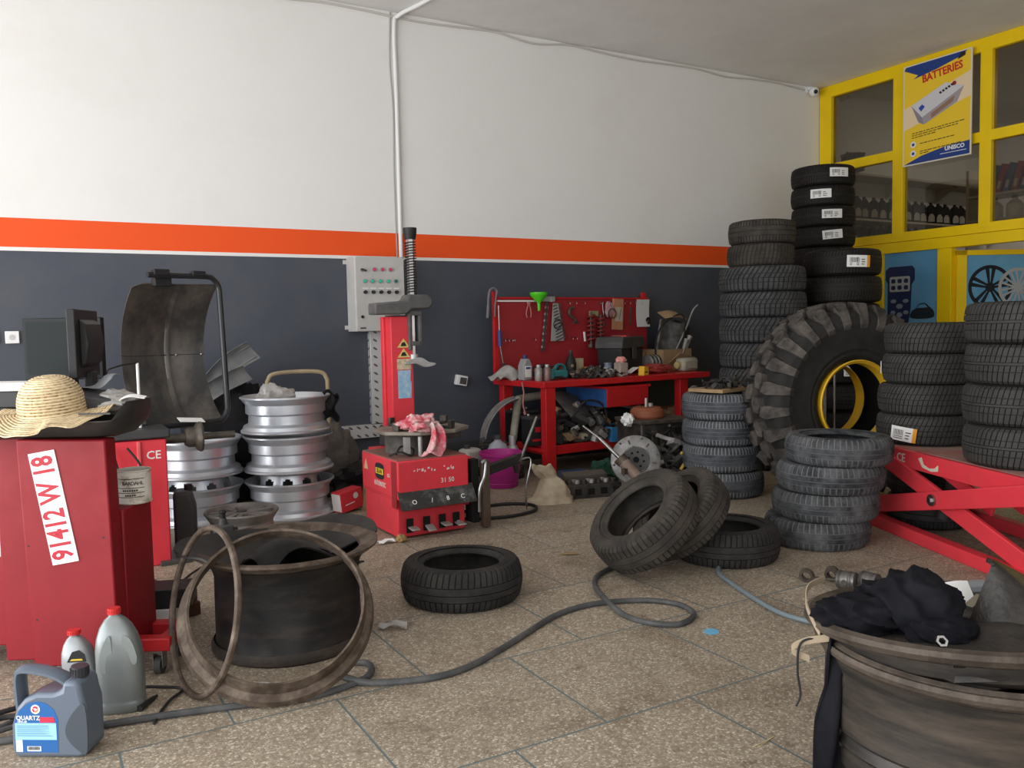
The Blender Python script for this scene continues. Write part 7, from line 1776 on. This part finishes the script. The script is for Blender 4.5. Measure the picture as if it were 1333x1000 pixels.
o = MB().tube([(-.10, 0, 0), (0, .01, .012), (.16, 0, .0)], .022, 10, smooth=4).build('grey_roll', M('roll_grey', (.19, .20, .21), .6), None, (2.30, 1.38, .475), rot=(0, 0, -.5)); tag(o, 'grey roll of rubber at the back of the upper rim', 'rubber')
# beige straps round the left of the rim
m_strap = M('beige_strap', (.33, .26, .18), .7)
def strap(label, pts, w):
    sp = spline([V(p) for p in pts], 8); n = len(sp)
    def fn(u, v):
        i = min(int(u*(n-1)), n-2); f = u*(n-1)-i; p = sp[i].lerp(sp[i+1], f)
        return (p.x+.0, p.y, p.z+(v-.5)*w)
    o = MB().sheet(fn, n-1, 2, .003).build('web_strap', m_strap); return tag(o, label, 'strap')
strap('beige strap looped over the left lip of the upper rim', [(1.83, 1.52, .560), (1.745, 1.50, .558), (1.69, 1.46, .535), (1.665, 1.415, .505), (1.665, 1.395, .48)], .016)
strap('second beige strap end sticking out below the left lip of the rim', [(1.675, 1.375, .475), (1.64, 1.42, .46), (1.62, 1.445, .435), (1.65, 1.415, .415)], .018)
o = MB().tube([(1.665, 1.395, .472), (1.63, 1.425, .455), (1.625, 1.43, .385), (1.63, 1.425, .325), (1.62, 1.43, .295)], .003, 6, smooth=6).build('thin_cord', m_black); tag(o, 'thin black cord hanging from the left lip of the upper rim', 'cord')

# ------------------------------------------------------------------ pistons and rods on the floor
m_pist = M('dull_piston', (.17, .16, .15), .45, .6, col2=(.08, .075, .07), scale=25)
def piston(label, loc, rz, rod=True, roll=0):
    t = thing('piston', label, 'engine part', loc, rz)
    T = Matrix.Translation((0, 0, .043)) @ Matrix.Rotation(pi/2, 4, 'Y')
    MB().lathe([(.030, -.04), (.040, -.04), (.042, -.036), (.042, .012), (.040, .014), (.042, .018), (.042, .022), (.040, .024), (.042, .028), (.042, .04), (0, .04)], 36, T).lathe([(.030, -.04), (.03, .02), (0, .02)], 30, T).build('crown', m_pist, t)
    MB().lathe([(.0425, -.03), (.0425, -.02)], 36, T).cyl((0, -.043, .043), (0, .043, .043), .012, seg=16).build('pin', m_grease, t)
    if rod:
        MB().bar((-.02, 0, .040), (-.155, 0, .026), .018, .012).build('connecting_rod', m_grease, t, bev=.003)
        MB().lathe([(.022, -.012), (.034, -.012), (.034, .012), (.022, .012)], 28, Matrix.Translation((-.185, 0, .034)) @ Matrix.Rotation(pi/2+.25, 4, 'X'), closed=True).build('big_end', m_grease, t)
    return t
piston('nearest piston with connecting rod on the floor, its ring end pointing left', (3.27, 2.59, 0), rad(-68))
piston('second piston lying behind the nearest one by the black garment', (3.34, 2.52, 0), rad(-80))
piston('third piston half hidden by the black garment', (3.36, 2.42, 0), rad(10), False)
o = MB().lathe([(.022, -.011), (.034, -.011), (.034, .011), (.022, .011)], 28, closed=True).bar((.03, 0, 0), (.13, 0, 0), .016, .012).build('connecting_rod', m_grease, None, (3.33, 2.72, .034), rot=(1.5, 0, -.9)); tag(o, 'loose connecting rod behind the ring end of the nearest piston', 'engine part')
# ------------------------------------------------------------------ light
def lights():
    w = bpy.data.worlds.new('World'); bpy.context.scene.world = w; w.use_nodes = True
    bg = w.node_tree.nodes['Background']; bg.inputs['Color'].default_value = (.80, .90, 1.0, 1); bg.inputs['Strength'].default_value = .9
    def area(name, loc, rot, sx, sy, e, col):
        l = bpy.data.lights.new(name, 'AREA'); l.shape = 'RECTANGLE'; l.size = sx; l.size_y = sy; l.energy = e; l.color = col
        o = bpy.data.objects.new(name, l); C.objects.link(o); o.location = loc; o.rotation_euler = rot
    # daylight through the open workshop door on the left and through the shop front behind
    area('daylight_side_door', (X0+.05, 2.2, 1.75), (0, rad(-90), 0), 3.2, 6.6, 370, (.95, .975, 1.0))
    # added low lamp brightens the ceiling, standing in for bounce off the street
    area('ceiling_fill', (X0+.10, 2.2, .35), (0, rad(-132), 0), .6, 6.6, 120, (1.0, .96, .90))
    area('daylight_shop_front', (-.2, Y0+.05, 1.75), (rad(90), 0, 0), 6.0, 3.2, 100, (1.0, .93, .85))
    area('store_room_fill', (9.8, 4.6, 3.85), (0, 0, 0), 1.2, .3, 32, (1.0, .93, .82))  # unseen lamp added to brighten the store room behind the glass
lights()
s = bpy.context.scene
s.view_settings.view_transform = 'Standard'; s.view_settings.look = 'None'; s.view_settings.gamma = 1
s.view_settings.use_curve_mapping = False; s.view_settings.exposure = -0.1
